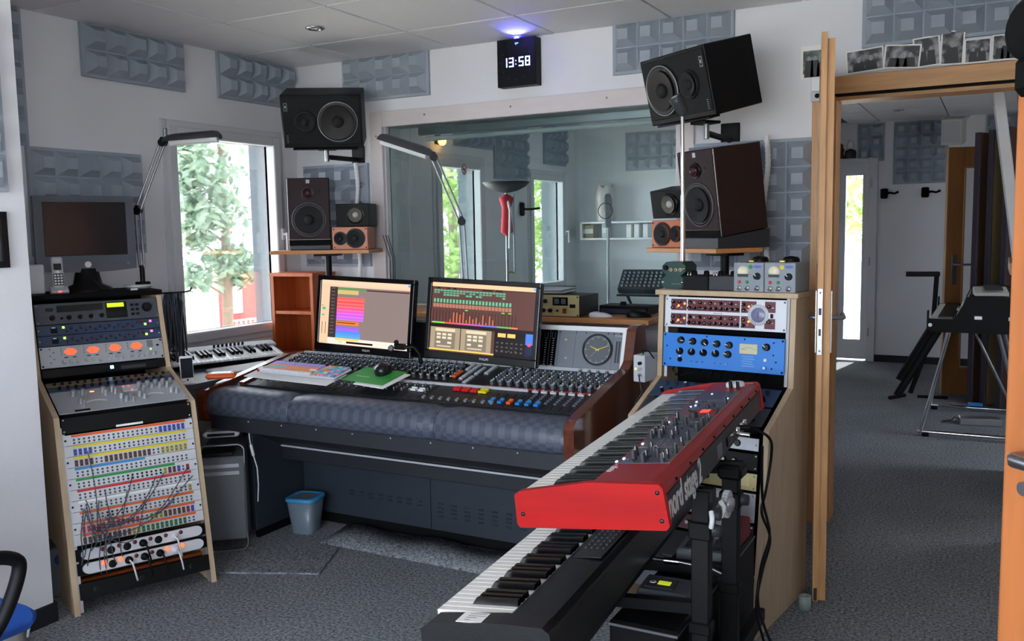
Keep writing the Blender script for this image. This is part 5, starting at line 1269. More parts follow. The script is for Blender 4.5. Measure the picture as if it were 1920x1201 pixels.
b.build('panel_screws', BLACK, t, kind='stuff')
for x in (-0.508, -0.0285):
    b = MB(Matrix.Translation((0, rtop[0][0], rtop[0][1])) @ Matrix.Rotation(rtop[1], 4, 'X')); b.box(x-0.006, x+0.006, 0.0, 0.004, 0.0, LT); b.build('rail', LGREY, RR)
# dark bay and units on the sloped desk
for j, lab in enumerate(('lower', 'upper')):
    t = unit('sloped_unit', 'dark knob unit lying in the sloped bay of the right rack, %s one' % lab, RR, rdesk, 0.012+0.115*j, 0.105, (DGREY, NAVY)[j], depth=0.03, group='units in the sloped bay of the right rack', **KX)
    for k in range(11):
        for q in range(2): kn(t, -0.20+0.040*k, 0.03+0.045*q, 0.007, 0.018, (BLACK, DGREY)[q], LGREY if (k+q) % 3 == 0 else None)
# lower units
zz = rlow[2]-0.02
low_units = [('silver_router', 'silver rack strip with a black round socket high in the lower right rack', 0.045, ALU, 's'), ('black_preamp', 'black rack unit with small white knobs in the lower right rack', 0.060, BLACK, 'k'), ('brass_preamp', 'champagne-coloured rack unit in the lower right rack', 0.060, GOLD, 'g'),
             ('white_converter', 'white-fronted rack unit in the lower right rack', 0.100, LGREY, 'w'), ('maroon_reverb', 'dark red rack unit in the lower right rack', 0.055, M('deep_red_panel', (80, 20, 30), 0.5), 'k'), ('black_amplifier', 'tall black rack unit low in the right rack', 0.130, BLACK, 'b'), ('grey_amplifier', 'grey rack unit with a chrome dial at the foot of the right rack', 0.090, SLATE, 'd')]
for (nm, lab, hh, mt, st) in low_units:
    zz -= hh+0.008
    t = unit(nm, lab, RR, rlow, zz, hh, mt, depth=0.10, **KX); screws(t, hh, mat=CHROME)
    if st in 'sg': kn(t, 0.165, hh*0.5, 0.012, 0.006, BLACK, BLACKG, 'socket'); kn(t, 0.06, hh*0.5, 0.010, 0.010, DGREY)
    if st == 'g': plate(t, 'maker_plate', 0.185, 0.218, 0.015, hh-0.012, M('pale_gold', (226, 214, 160), 0.4), d=0.002)
    if st == 'k':
        for k in range(9): kn(t, -0.16+0.04*k, hh*0.5, 0.008, 0.014, BLACK, LGREY)
    if st == 'w': plate(t, 'label_card', 0.08, 0.19, 0.01, hh-0.01, PAPER, d=0.001)
    if st == 'b':
        for k in range(5): plate(t, 'vent_slot', -0.15+0.06*k, -0.11+0.06*k, 0.03, 0.034, DGREY)
    if st == 'd': kn(t, 0.10, hh*0.55, 0.022, 0.010, CHROME, WHITEP, 'dial', 24); [plate(t, 'led', 0.07+0.014*k, 0.076+0.014*k, 0.012, 0.016, LEDG) for k in range(3)]
# side box on the left edge of the rack
t = thing('headphone_amplifier', 'small grey box with cables clipped to the side of the right rack', 'amplifier', W_rack(RR, -0.585, -0.01, 0.80), -8)
MB().rbox(-0.014, 0.036, -0.05, 0.06, 0.0, 0.105, 0.003).build('case', LGREY, t)
for z in (0.03, 0.052, 0.075): MB().cyl((0.018, -0.05, z), (0.018, -0.062, z), 0.007, n=10).build('jack_plug', CHROME if z < 0.06 else BLACK, t)
MB().box(-0.006, 0.000, -0.0515, -0.05, 0.048, 0.054).build('power_led', LEDG, t)
MB().tube([(0.018, -0.062, 0.03), (0.04, -0.10, 0.02), (0.05, -0.10, -0.03), (0.035, -0.13, -0.07)], 0.003, 6).build('lead', DGREY, t)
MB().tube([(0.01, -0.01, 0.105), (0.02, -0.04, 0.125), (0.045, -0.03, 0.12), (0.05, 0.0, 0.09)], 0.003, 6).build('lead', BLACK, t)
for i in range(10):
    rn = random.Random(i+40); x0 = -0.475+0.042*i
    P = [W_rack(RR, x0, 0.07, 0.88), W_rack(RR, x0+rn.uniform(-.02, .02), 0.035, 0.845), W_rack(RR, x0+rn.uniform(-.04, .04), 0.01, 0.828)]
    tag(MB().tube(P, 0.003, 5).build('rack_cable', BLACK), 'black cable dropping into the sloped bay under the blue unit', 'cable', 'cables under the blue unit')
# gear on top of the right rack --------------------------------------
def onRR(x, y, z=1.1555): return W_rack(RR, x, y, z)
GRN = M('dark_green_enamel', (32, 66, 62), 0.35)
def octbox(t, nm, z0, h, w=0.100, d=0.10):
    pts = [(-w/2, z0+h*0.3), (-w/2+0.018, z0), (w/2-0.018, z0), (w/2, z0+h*0.3), (w/2, z0+h*0.7), (w/2-0.018, z0+h), (-w/2+0.018, z0+h), (-w/2, z0+h*0.7)]
    MB().prism(pts, 0, d, 'y').build(nm, GRN, t, bev=0.002)
for j, lab in enumerate(('lower dark green eight-sided box on the right rack', 'upper dark green box with three gold sockets on the right rack')):
    t = thing('direct_box', lab, 'direct box', onRR(-0.503+0.004*j, 0.090, 1.1555+0.0535*j), -8, 'dark green boxes on the right rack')
    octbox(t, 'case', 0.0, 0.053)
    if j:
        for k in range(3): MB().lathe([(0.0035, 0.004), (0.0065, 0.004), (0.007, 0)], 12, axis='-y', o=(-0.012+0.02*k, 0, 0.022)).build('gold_socket', GOLD, t)
        kn(t, -0.034, 0.030, 0.010, 0.010, BLACK, y=0)
    else: textmesh('DIRECT BOX', 0.007, M('green_print', (120, 160, 140), 0.5), t, (0.015, -0.0005, 0.02), FRONT, 'lettering')
    for x in (-0.042, 0.042): MB().lathe([(0.0001, 0.003), (0.004, 0.003), (0.0045, 0)], 8, axis='-y', o=(x, 0, 0.026)).build('screw', CHROME, t)
for j, (x, lab, mt) in enumerate(((-0.4015, 'plain black box on the right rack next to the green boxes', BLACK), (-0.2925, 'plain grey-black box on the right rack next to the metered units', DGREY))):
    t = thing('transformer_box', lab, 'audio box', onRR(x, 0.075), -8, 'plain dark boxes on the right rack')
    MB().rbox(-0.053, 0.053, 0, 0.10, 0, 0.055, 0.002).build('case', mt, t)
    for k in range(2): MB().lathe([(0.012, 0.0), (0.010, 0.016), (0.0001, 0.018)], 10, o=(-0.025+0.05*k, 0.05, 0.055)).build('terminal', BLACK, t)
    for k in range(2): MB().lathe([(0.003, 0.0), (0.003, 0.012), (0.0001, 0.013)], 8, o=(-0.045+0.012*k, 0.03, 0.055)).build('switch', CHROME, t)
GREYB = M('grey_hammertone', (138, 148, 156), 0.4)
for j, (x, lab, c) in enumerate(((-0.123, 'grey metered unit with a green dot on the right rack', GREEN), (-0.006, 'grey metered unit with a yellow dot on the right rack', YELLOW))):
    t = thing('tube_amplifier', lab, 'preamp', onRR(x-0.055, 0.052), -8, 'grey metered units on the right rack')
    MB().rbox(-0.0575, 0.0575, 0, 0.155, 0, 0.108, 0.002).build('case', GREYB, t)
    MB().lathe([(0.0001, 0.006), (0.019, 0.006), (0.021, 0)], 22, axis='-y', o=(-0.021, 0, 0.075)).build('meter', M('meter_cream', (232, 226, 196), 0.3), t)
    MB().box(-0.040, -0.002, -0.0075, -0.005, 0.056, 0.066).build('meter_mask', DGREY, t)
    MB().disc((0.008, -0.0008, 0.092), 0.008, n=14).build('colour_dot', c, t)
    MB().disc((0.034, -0.0008, 0.093), 0.006, n=14, rx=0.016).build('maker_badge', M('badge_blue', (90, 110, 200), 0.5), t)
    kn(t, 0.033, 0.058, 0.013, 0.014, DGREY, BLACK, line=WHITEP, rot=-0.7, y=0)
    for k, m_ in enumerate((RED, GREEN)): kn(t, -0.036+0.03*k, 0.036, 0.006, 0.005, m_, m_, 'push_button', y=0)
    for k in range(3): MB().lathe([(0.005, 0.006), (0.009, 0.005), (0.010, 0)], 14, axis='-y', o=(-0.036+0.031*k+(0.006 if k == 2 else 0), 0, 0.014)).build('socket', CHROME, t)
    MB().lathe([(0.030, 0.0), (0.030, 0.010), (0.024, 0.018), (0.0001, 0.022)], 16, o=(0.01, 0.09, 0.108)).build('transformer', BLACK, t)
    MB().rbox(-0.02, 0.0, 0.05, 0.07, 0.108, 0.114, 0.001).build('brass_tab', M('brass', (220, 190, 100), 0.3, metal=0.8), t)

# ================================================================== RED STAGE PIANO
_l = Vector((-0.0776, 0.997, 0)).normalized(); _th = rad(5.7)
_w = Vector((-_l.y, _l.x, 0))*math.cos(_th)+Vector((0, 0, -1))*math.sin(_th); _u = _l.cross(_w)
def key_frame(name, label, O, L, depth):
    t = thing(name, label, 'keyboard', (0, 0, 0))
    org = Vector(O)+_l*L+_w*depth
    Mx = Matrix(((-_l.x, -_w.x, _u.x, org.x), (-_l.y, -_w.y, _u.y, org.y), (-_l.z, -_w.z, _u.z, org.z), (0, 0, 0, 1)))
    t.location = org; t.rotation_euler = Mx.to_euler()
    return t, Mx
LN = 1.287
nd, NM = key_frame('stage_piano', 'red stage piano with wooden ends on the upper tier of the keyboard stand', (-0.562, 1.69, 0.79), LN, 0.335)
NRED = M('red_lacquer_metal', (150, 16, 26), 0.4, spec=0.4); NWOOD = M('red_stained_wood', (168, 6, 8), 0.45, spec=0.25, noise=(7, 0.2, 6), stretch=(3, 0.35, 3)); NBLK = M('black_metal_back', (40, 42, 46), 0.5)
NPAN = M('panel_blue_grey', (78, 84, 98), 0.45)
endp = [(0.0, 0.008), (0.006, 0.0), (0.33, 0.0), (0.337, 0.008), (0.330, 0.086), (0.322, 0.095), (0.175, 0.099), (0.16, 0.098), (0.012, 0.080), (0.0, 0.072)]
for x0 in (LN-0.020, 0.0):
    e_ = MB().prism(endp, x0, x0+0.020, 'x').build('wood_end', NWOOD, nd, bev=0.004, seg=3)
    xs = LN if x0 > 0 else 0.0
    for (y, z) in ((0.016, 0.030), (0.318, 0.078), (0.322, 0.020)):
        MB().lathe([(0.0001, 0.003 if x0 > 0 else -0.003), (0.003, 0.003 if x0 > 0 else -0.003), (0.005, 0.0)], 10, axis='x', o=(xs, y, z)).build('screw', M('dark_screw', (60, 60, 66), 0.3, metal=0.8), e_)
# chassis
MB().prism([(0.004, 0.012), (0.325, 0.004), (0.325, 0.066), (0.172, 0.066), (0.172, 0.03), (0.004, 0.03)], 0.020, LN-0.020, 'x').build('chassis', NBLK, nd)
MB().prism([(0.170, 0.067), (0.170, 0.092), (0.176, 0.096), (0.305, 0.0965), (0.324, 0.088), (0.330, 0.072), (0.327, 0.066)], 0.0202, LN-0.0202, 'x').build('top_cover', NRED, nd, bev=0.002)
MB().box(0.0202, LN-0.0202, 0.325, 0.3285, 0.006, 0.0655).build('back_plate', NBLK, nd)
for k in range(9): MB().lathe([(0.0001, 0.004), (0.003, 0.004), (0.004, 0)], 8, axis='y', o=(0.09+0.135*k, 0.328, 0.077)).build('screw', BLACK, nd)
MB().box(0.022, 0.045, 0.004, 0.170, 0.03, 0.070).build('key_slip', NRED, nd)
keybed(nd, 52, 0.046, 0.02344, 0.008, 0.160, 0.060, start='A', wh=0.014, bl=0.64)
# control panel
MB().box(0.195, 1.115, 0.184, 0.300, 0.0965, 0.0978).build('control_panel', NPAN, nd)
MB().box(0.205, 0.34, 0.195, 0.28, 0.0978, 0.0990).build('display_zone', M('panel_dark', (62, 64, 74), 0.35), nd)
MB().box(0.50, 0.575, 0.205, 0.295, 0.0978, 0.0984).build('red_field', NRED, nd)
MB().box(0.50, 0.54, 0.245, 0.27, 0.0984, 0.100).build('red_lamp', LED('red_panel_lamp', (255, 70, 60), 0.4), nd)
NKNOBS = [(1.08, 0.211), (1.04, 0.205), (1.109, 0.241), (0.999, 0.230), (1.082, 0.240), (1.042, 0.250), (1.06, 0.262), (1.107, 0.285), (1.071, 0.286), (0.86, 0.193), (0.827, 0.193), (0.855, 0.214), (0.813, 0.210), (0.866, 0.246), (0.818, 0.247), (0.753, 0.197), (0.70, 0.190), (0.701, 0.216), (0.635, 0.205), (0.696, 0.242), (0.886, 0.291), (0.946, 0.290), (1.024, 0.294), (0.781, 0.290), (0.721, 0.291), (0.667, 0.294), (0.403, 0.292)]
def upknob(t, x, y, r, h, mat, line=None, z=0.0978, rot=0.0):
    o = kn(t, x, y, r, h, mat, mat, line=line, n=14); o.location = (x, y, z); o.rotation_euler = (Matrix.Rotation(rot, 4, 'Z') @ Matrix.Rotation(-PI/2, 4, 'X')).to_euler()
    return o
NK = M('knob_charcoal', (44, 46, 52), 0.5)
for i, (x, y) in enumerate(NKNOBS): upknob(nd, x, y, 0.0066, 0.021, NK, WHITEP, rot=random.Random(i).uniform(-2, 2))
upknob(nd, 0.602, 0.242, 0.0125, 0.016, NK, None); upknob(nd, 0.461, 0.252, 0.006, 0.008, NK)
rn = random.Random(8)
sm_ = MB().rbox(-0.0045, 0.0045, -0.0028, 0.0028, 0, 0.004, 0.0008).mesh('push_button', NK); sw_ = MB().rbox(-0.0045, 0.0045, -0.0028, 0.0028, 0, 0.004, 0.0008).mesh('lit_button', LED('button_white', (200, 215, 255), 0.35))
for i in range(34):
    x, y = 0.36+0.74*rn.random(), 0.192+0.105*rn.random()
    if any((x-a)**2+(y-b_)**2 < 0.014**2 for a, b_ in NKNOBS+[(0.602, 0.242)]): continue
    put('push_button', sm_, nd, (x, y, 0.0978))
for (x, y) in ((1.108, 0.179), (1.08, 0.188), (0.93, 0.19), (0.67, 0.19), (0.45, 0.20), (0.43, 0.21), (0.37, 0.20), (0.36, 0.28), (0.33, 0.285), (0.24, 0.22)): put('lit_button', sw_, nd, (x, y, 0.0978))
b = MB()
for i in range(70):
    x, y = 0.21+0.88*rn.random(), 0.19+0.105*rn.random(); b.box(x, x+rn.uniform(0.008, 0.03), y, y+0.0012, 0.0978, 0.0981)
b.build('panel_print', M('panel_print_grey', (170, 176, 186), 0.5), nd, kind='stuff')
for (x, y0) in ((0.665, 0.186), (0.96, 0.186)): MB().box(x, x+0.003, y0, 0.30, 0.0978, 0.0986).build('section_line', M('copper_line', (170, 120, 90), 0.4), nd)
MB().box(0.195, 1.115, 0.300, 0.3025, 0.0965, 0.0985).build('panel_edge_line', M('copper_line', (170, 120, 90), 0.4), nd)
MB().lathe([(0.030, 0.0), (0.030, 0.010), (0.026, 0.014), (0.0001, 0.015)], 22, o=(0.085, 0.265, 0.0965)).build('pitch_stick_base', WHITEP, nd)
upknob(nd, 0.128, 0.258, 0.006, 0.024, BLACK, WHITEP); upknob(nd, 0.150, 0.285, 0.006, 0.024, BLACK, WHITEP)
MB().rbox(0.044, 0.060, 0.286, 0.318, 0.0963, 0.0985, 0.0006).build('orange_tape', ORANGE, nd)
textmesh('clavia', 0.024, M('print_white', (214, 206, 206), 0.5), nd, (1.16, 0.186, 0.0969), (0, 0, 0), 'maker_lettering', shear=0.3)
textmesh('nord stage 2', 0.080, M('print_light', (206, 208, 212), 0.5), nd, (1.250, 0.3289, 0.036), (PI/2, 0, PI), 'model_lettering', align='LEFT', sx=0.78, bold=0.0018)
MB().rbox(0.68, 0.74, 0.3285, 0.3292, 0.012, 0.048, 0.0003).build('badge_outline', MGREY, nd)
for x in (0.35, 0.40, 0.46): MB().lathe([(0.006, 0.010), (0.009, 0.010), (0.010, 0)], 12, axis='y', o=(x, 0.3285, 0.030)).build('jack_socket', CHROME, nd)
MB().rbox(0.54, 0.62, 0.3285, 0.333, 0.018, 0.042, 0.001).build('usb_panel', BLACKG, nd)
for x in (0.12, 1.16): MB().lathe([(0.012, 0.0), (0.012, -0.008), (0.0001, -0.008)], 12, o=(x, 0.29, 0.002)).build('rubber_foot', M('grey_rubber', (150, 152, 150), 0.7), nd)
MB().cyl((0.43, 0.329, 0.030), (0.43, 0.362, 0.031), 0.008, n=10).build('jack_plug', BLACK, nd)
MB().cyl((0.47, 0.329, 0.022), (0.47, 0.365, 0.016), 0.007, n=10).build('jack_plug', CHROME, nd)

# ================================================================== LOWER BLACK KEYBOARD
L2 = 1.36
lk, LM = key_frame('digital_piano', 'black digital piano on the lower tier of the keyboard stand', (-0.742, 1.54, 0.49), L2, 0.305)
LB = M('black_textured_case', (14, 15, 18), 0.42, bump=(400, 0.25))
# cross section (y front->back, z): keybed well
MB().prism([(0.0, 0.010), (0.010, 0.0), (0.300, 0.0), (0.305, 0.02), (0.295, 0.104), (0.280, 0.114), (0.19, 0.119), (0.186, 0.112), (0.186, 0.07), (0.012, 0.07), (0.0, 0.06)], 0.058, L2-0.058, 'x').build('case', LB, lk, bev=0.003)
cheek = [(0.0, 0.012), (0.012, 0.0), (0.295, 0.0), (0.305, 0.02), (0.297, 0.106), (0.282, 0.118), (0.18, 0.121), (0.02, 0.112), (0.0, 0.098)]
for x0 in (0.0, L2-0.0575): MB().prism(cheek, x0, x0+0.0575, 'x').build('end_cheek', LB, lk, bev=0.010, seg=3)
for x0 in (0.0, L2): MB().box(x0-0.0006, x0+0.0006, 0.012, 0.290, 0.060, 0.062).build('seam', DGREY, lk)
keybed(lk, 52, 0.0665, 0.0236, 0.006, 0.178, 0.094, start='A', wh=0.020, bl=0.62)
MB().box(0.06, 0.95, 0.20, 0.272, 0.1188, 0.1202).build('control_panel', M('charcoal_panel', (44, 45, 51), 0.5), lk)
rn = random.Random(6)
pb = MB().rbox(-0.006, 0.006, -0.003, 0.003, 0, 0.003, 0.0008).mesh('push_button', M('charcoal_button', (70, 71, 78), 0.5))
for i in range(30):
    for j in range(4):
        if (i//6) % 2 == 0 or j in (1, 2): put('push_button', pb, lk, (0.10+0.027*i, 0.212+0.0155*j, 0.1202))
MB().box(L2-0.0520, L2-0.004, 0.085, 0.165, 0.1175, 0.1190).build('paper_label', PAPER, lk, rot=None)
b = MB(); [b.box(L2-0.046+0.010*k, L2-0.0435+0.010*k, 0.10, 0.10+0.05*rn.random(), 0.1190, 0.1193) for k in range(4)]; b.build('label_print', MGREY, lk, kind='stuff')
# stand ---------------------------------------------------------------
st = thing('keyboard_stand', 'black steel two-tier stand carrying both stage keyboards', 'keyboard stand', (-0.60, 2.05, 0))
for y, nm in ((0.0, 'upright'), (0.27, 'upright')):
    MB().rbox(-0.022, 0.022, y-0.017, y+0.017, 0.03, 0.775, 0.003).build('upright', BMETAL, st)
    MB().rbox(-0.028, 0.028, y-0.023, y+0.023, 0.655, 0.70, 0.004).build('collar', BLACK, st)
    MB().rbox(-0.028, 0.028, y-0.023, y+0.023, 0.42, 0.45, 0.004).build('collar', BLACK, st)
    MB().rbox(-0.026, 0.10, y-0.02, y+0.02, 0.0, 0.03, 0.004).build('foot', BMETAL, st)
    # arms under the keyboards follow their tilt
    zb = 0.79-0.0995*0.0-0.006
    MB().prism([(0.03, zb-0.035), (0.03, zb-0.002), (-0.34, zb-0.002-0.0355), (-0.34, zb-0.062)], y-0.014, y+0.014, 'y').build('upper_arm', BMETAL, st)
    zl = 0.49-0.008
    MB().prism([(-0.02, zl-0.03+0.014), (-0.02, zl+0.012), (-0.42, zl-0.028), (-0.42, zl-0.055)], y-0.014, y+0.014, 'y').build('lower_arm', BMETAL, st)
    MB().lathe([(0.0001, 0.018), (0.014, 0.018), (0.016, 0.0)], 12, axis='x', o=(0.028, y, 0.678)).build('clamp_knob', DGREY, st)
MB().rbox(-0.016, 0.016, -0.02, 0.62, 0.20, 0.24, 0.003).build('cross_bar', BMETAL, st)
_rim = []
for k in range(48): a_ = 2*PI*k/48; q_ = 0.034 if k % 2 else 0.031; _rim.append((q_*math.cos(a_), q_*math.sin(a_)))
MB().prism(_rim, 0.026, 0.040, 'x').build('ratchet_disc', LGREY, st, (0.0, 0.10, 0.715))
MB().lathe([(0.0001, 0.052), (0.016, 0.050), (0.020, 0.040)], 16, axis='x').build('ratchet_hub', SILVER, st, (0.0, 0.10, 0.715))
MB().rbox(-0.012, 0.030, 0.02, 0.10, 0.700, 0.730, 0.003).build('ratchet_arm', STEEL, st)
for y_ in (-0.045, 0.035): MB().tube(smooth([(0.035, y_, 0.738), (0.040, y_+0.010*(1 if y_ < 0 else -1)*-1, 0.722), (0.035, y_, 0.700)]), 0.006, 8).build('claw_bracket', WHITEP, st)
MB().cyl((0.022, 0.0, 0.718), (0.045, 0.0, 0.718), 0.014, n=14).build('pivot_bolt', DGREY, st)
MB().rbox(-0.03, 0.035, 0.235, 0.305, 0.735, 0.772, 0.008).build('top_clamp', BLACK, st)
HC = ([NM @ Vector((0.43, 0.363, 0.031)), (-0.55, 2.536, 0.801), (-0.565, 2.642, 0.727), (-0.575, 2.619, 0.62), (-0.575, 2.567, 0.57), (-0.575, 2.685, 0.453), (-0.575, 2.576, 0.383), (-0.575, 2.513, 0.302), (-0.57, 2.60, 0.16), (-0.56, 2.68, 0.005)],
      [(-0.545, 2.431, 0.80), (-0.555, 2.485, 0.641), (-0.561, 2.612, 0.493), (-0.561, 2.507, 0.431), (-0.561, 2.473, 0.333), (-0.555, 2.62, 0.155), (-0.53, 2.70, 0.005)])
for pts, lab in zip(HC, ('long black cable looping from the red stage piano down the side of the right rack', 'second black cable crossing the first beside the right rack')):
    tag(MB().tube(smooth(pts), 0.0042, 7).build('hanging_cable', BLACK), lab, 'cable')
# low case with small boxes between the keyboards and the rack
fc = thing('flight_case', 'low black equipment case standing behind the lower keyboard', 'case', (-0.72, 1.98, 0), 0)
MB().rbox(-0.085, 0.088, -0.02, 0.75, 0.025, 0.448, 0.006).build('body', BLACK, fc)
MB().box(-0.086, 0.089, -0.021, 0.751, 0.434, 0.440).build('edge_trim', STEEL, fc)
for (x, y) in ((-0.06, 0.03), (0.06, 0.03), (-0.06, 0.72), (0.06, 0.72)): MB().cyl((x, y, 0), (x, y, 0.026), 0.014, n=10).build('foot', DGREY, fc)
t = thing('tape_recorder', 'small grey recorder with yellow-green label on the low black case', 'recorder', (-0.725, 2.14, 0.4485), 4)
MB().rbox(-0.06, 0.075, -0.05, 0.06, 0.0, 0.035, 0.006).build('case', SLATE, t)
MB().rbox(-0.045, 0.03, -0.03, 0.035, 0.035, 0.038, 0.002).build('cassette_window', DGREY, t)
MB().box(-0.015, 0.017, -0.010, 0.012, 0.038, 0.0395).build('yellow_label', LED('label_yellow', (200, 214, 50), 0.2), t)
MB().lathe([(0.004, 0.0385), (0.009, 0.0385), (0.009, 0.038)], 12, o=(-0.03, 0.002, 0)).build('reel', WHITEP, t)
t = thing('drum_pad_box', 'grey box with dark square buttons on the low black case', 'sampler', (-0.72, 2.455, 0.4485), 4)
MB().rbox(-0.06, 0.075, -0.06, 0.07, 0.0, 0.04, 0.006).build('case', MGREY, t)
for i in range(3):
    for j in range(3): MB().rbox(-0.04+0.037*i, -0.012+0.037*i, -0.045+0.035*j, -0.019+0.035*j, 0.04, 0.044, 0.001).build('pad', DGREY, t)
t = thing('red_white_box', 'white box with a dark red end on the low black case', 'box', (-0.72, 2.615, 0.4485), 0)
MB().rbox(-0.07, 0.02, -0.05, 0.09, 0.0, 0.06, 0.003).build('carton', WHITEP, t); MB().rbox(0.0205, 0.08, -0.05, 0.09, 0.0, 0.06, 0.003).build('lid', M('dark_red_card', (120, 24, 36), 0.6), t)
t = thing('chrome_jack', 'large chrome jack plug with a steel cable behind the lower keyboard', 'cable', (-0.757, 2.25, 0.505), 0)
MB().cyl((-0.005, 0, 0), (0.035, 0.005, 0), 0.009, n=12).build('plug', CHROME, t); MB().tube([(0.035, 0.005, 0), (0.07, 0.01, -0.004), (0.12, 0.02, -0.01), (0.145, 0.022, -0.02)], 0.004, 7).build('spring_cable', STEEL, t)
MB().cyl((-0.035, 0, 0), (-0.005, 0, 0), 0.005, n=10).build('tip', CHROME, t)
t = thing('tape_roll', 'small greenish roll standing on the carpet beside the open door', 'roll', (-0.575, 3.28, 0))
MB().lathe([(0.010, 0.0), (0.022, 0.0), (0.022, 0.05), (0.010, 0.05), (0.010, 0.0)], 18).build('roll', M('pale_green_tape', (150, 166, 158), 0.6), t)
# ================================================================== LOUDSPEAKERS
SPK = M('speaker_black_vinyl', (14, 14, 16), 0.5, spec=0.2, bump=(150, 0.15)); SPKF = M('speaker_baffle', (20, 21, 24), 0.6, spec=0.2)
WINE = M('dark_wine_lacquer', (34, 14, 16), 0.25, coat=0.2); WINEF = M('bronze_grey_baffle', (54, 41, 44), 0.6, spec=0.2)
CONE = M('speaker_cone', (20, 21, 24), 0.75); CONER = M('rubber_surround', (14, 14, 16), 0.5); BRNC = M('brown_cone', (30, 26, 24), 0.6)
SATIN = M('satin_ring', (150, 150, 152), 0.35, metal=0.7)
def driver(t, name, x, z, r, y=0.0, ring=SATIN, cone=CONE, dome=CONE, domer=0.28, ringw=0.06):
    rim = MB().lathe([(r, 0.0), (r, 0.004), (r*(1-ringw), 0.005), (r*(1-ringw), 0.0)], 36, axis='-y', o=(x, y, z)).build(name, ring, t)
    MB().lathe([(r*(1-ringw), 0.003), (r*0.88, 0.007), (r*0.78, 0.003)], 32, axis='-y', o=(x, y, z)).build('surround', CONER, rim)
    MB().lathe([(r*0.78, 0.003), (r*0.30, -0.010), (r*0.28, -0.010)], 32, axis='-y', o=(x, y-0.0105, z)).build('cone', cone, rim)
    b = MB(); n = 6; dr = r*domer
    b.lathe([(dr*math.cos(PI/2*k/n), dr*0.7*math.sin(PI/2*k/n)) for k in range(n+1)], 20, axis='-y', o=(x, y-0.003, z)); b.build('dust_cap', dome, rim)
    return rim
def port(t, x, z, r): MB().lathe([(r, 0.0012), (r*0.92, 0.0015), (r*0.85, 0.0002), (0.0001, 0.0002)], 20, axis='-y', o=(x, 0, z)).build('port', BLACKM, t)
def big_black(label, loc, phi, tilt, mirror):
    t = thing('studio_monitor', label, 'loudspeaker', loc, phi, 'large black wall loudspeakers', tilt)
    w, h, d = 0.43, 0.285, 0.26; s = mirror
    MB().rbox(-w/2, w/2, 0.0, d, 0, h, 0.004).build('cabinet', SPK, t)
    MB().rbox(-w/2+0.008, w/2-0.008, -0.004, 0.0, 0.022, h-0.012, 0.002).build('baffle', SPKF, t)
    driver(t, 'woofer', s*0.085, h*0.50, 0.108, -0.004, SATIN, BRNC, CONE, 0.30, 0.04)
    driver(t, 'midrange', -s*0.090, h*0.50, 0.062, -0.004, SPKF, CONE, CONE, 0.35, 0.12)
    MB().lathe([(0.0001, 0.010), (0.012, 0.008), (0.020, 0.002)], 18, axis='-y', o=(-s*0.090, -0.008, h*0.50)).build('tweeter_dome', SATIN, t)
    for z in (h*0.20, h*0.80): port(t, -s*0.028, z, 0.017); t.children[-1].location = (0, -0.004, 0)
    MB().rbox(-s*0.188-0.010, -s*0.188+0.010, -0.0052, -0.004, h-0.085, h-0.042, 0.0004).build('badge', MGREY, t)
    MB().box(-s*0.188-0.006, -s*0.188+0.006, -0.0056, -0.0052, h-0.080, h-0.047).build('badge_field', SPKF, t)
    MB().box(-s*0.188-0.003, -s*0.188+0.003, -0.0060, -0.0056, h-0.070, h-0.056).build('badge_mark', LGREY, t)
    b = MB(); [b.box(-s*0.188-0.006, -s*0.188+0.004, -0.0046, -0.004, 0.03+0.009*k, 0.034+0.009*k) for k in range(5)]; b.build('type_print', MGREY, t, kind='stuff')
    MB().rbox(-w/2+0.05, w/2-0.03, -0.012, 0.05, -0.010, -0.0005, 0.003).build('mount_tray', BLACK, t)
    return t
def wall_bracket(label, loc, phi, wy):
    """loc: point just under the speaker; wy: wall plane"""
    t = thing('wall_bracket', label, 'wall bracket', loc, phi, 'black loudspeaker wall brackets')
    MB().rbox(-0.05, 0.05, -0.05, 0.04, -0.012, 0.0, 0.003).build('top_plate', BLACK, t)
    MB().cyl((0, 0, -0.012), (0, 0, -0.075), 0.013, n=12).build('pivot', STEEL, t)
    c, s = math.cos(rad(phi)), math.sin(rad(phi)); dy = wy-loc[1]
    ex, ey = dy*s, dy*c
    MB().tube([(0, 0, -0.05), (ex*0.5, ey*0.5, -0.05), (ex, ey, -0.05)], 0.014, 8).build('arm', BLACK, t)
    return t
def wall_plate(t, x, z, loc, phi):
    p = Matrix.Rotation(-rad(phi), 4, 'Z') @ Vector((x-loc[0], YB-0.001-loc[1], z-loc[2]))
    MB().rbox(-0.045, 0.045, -0.012, 0, -0.095, 0.08, 0.003).build('wall_plate', BMETAL, t, tuple(p), (0, 0, -rad(phi)))
for (lab, loc, phi, tilt, mir, bl) in (('big black loudspeaker mounted high in the corner left of the studio window', (-3.262, 3.90, 1.862), 33, 17, 1, 'black wall bracket under the big corner loudspeaker'), ('big black loudspeaker mounted high at the right of the studio window', (-1.200, 3.785, 1.848), -34, 14, -1, 'black wall bracket under the big loudspeaker near the doorway')):
    s = big_black(lab, loc, phi, tilt, mir)
    c = Matrix.Translation(loc) @ s.rotation_euler.to_matrix().to_4x4() @ Vector((0.0, 0.13, -0.016))
    bloc = (c.x, c.y, c.z-0.012)
    wb = wall_bracket(bl, bloc, phi, YB-0.02); wall_plate(wb, bloc[0], bloc[2]-0.05, bloc, phi)
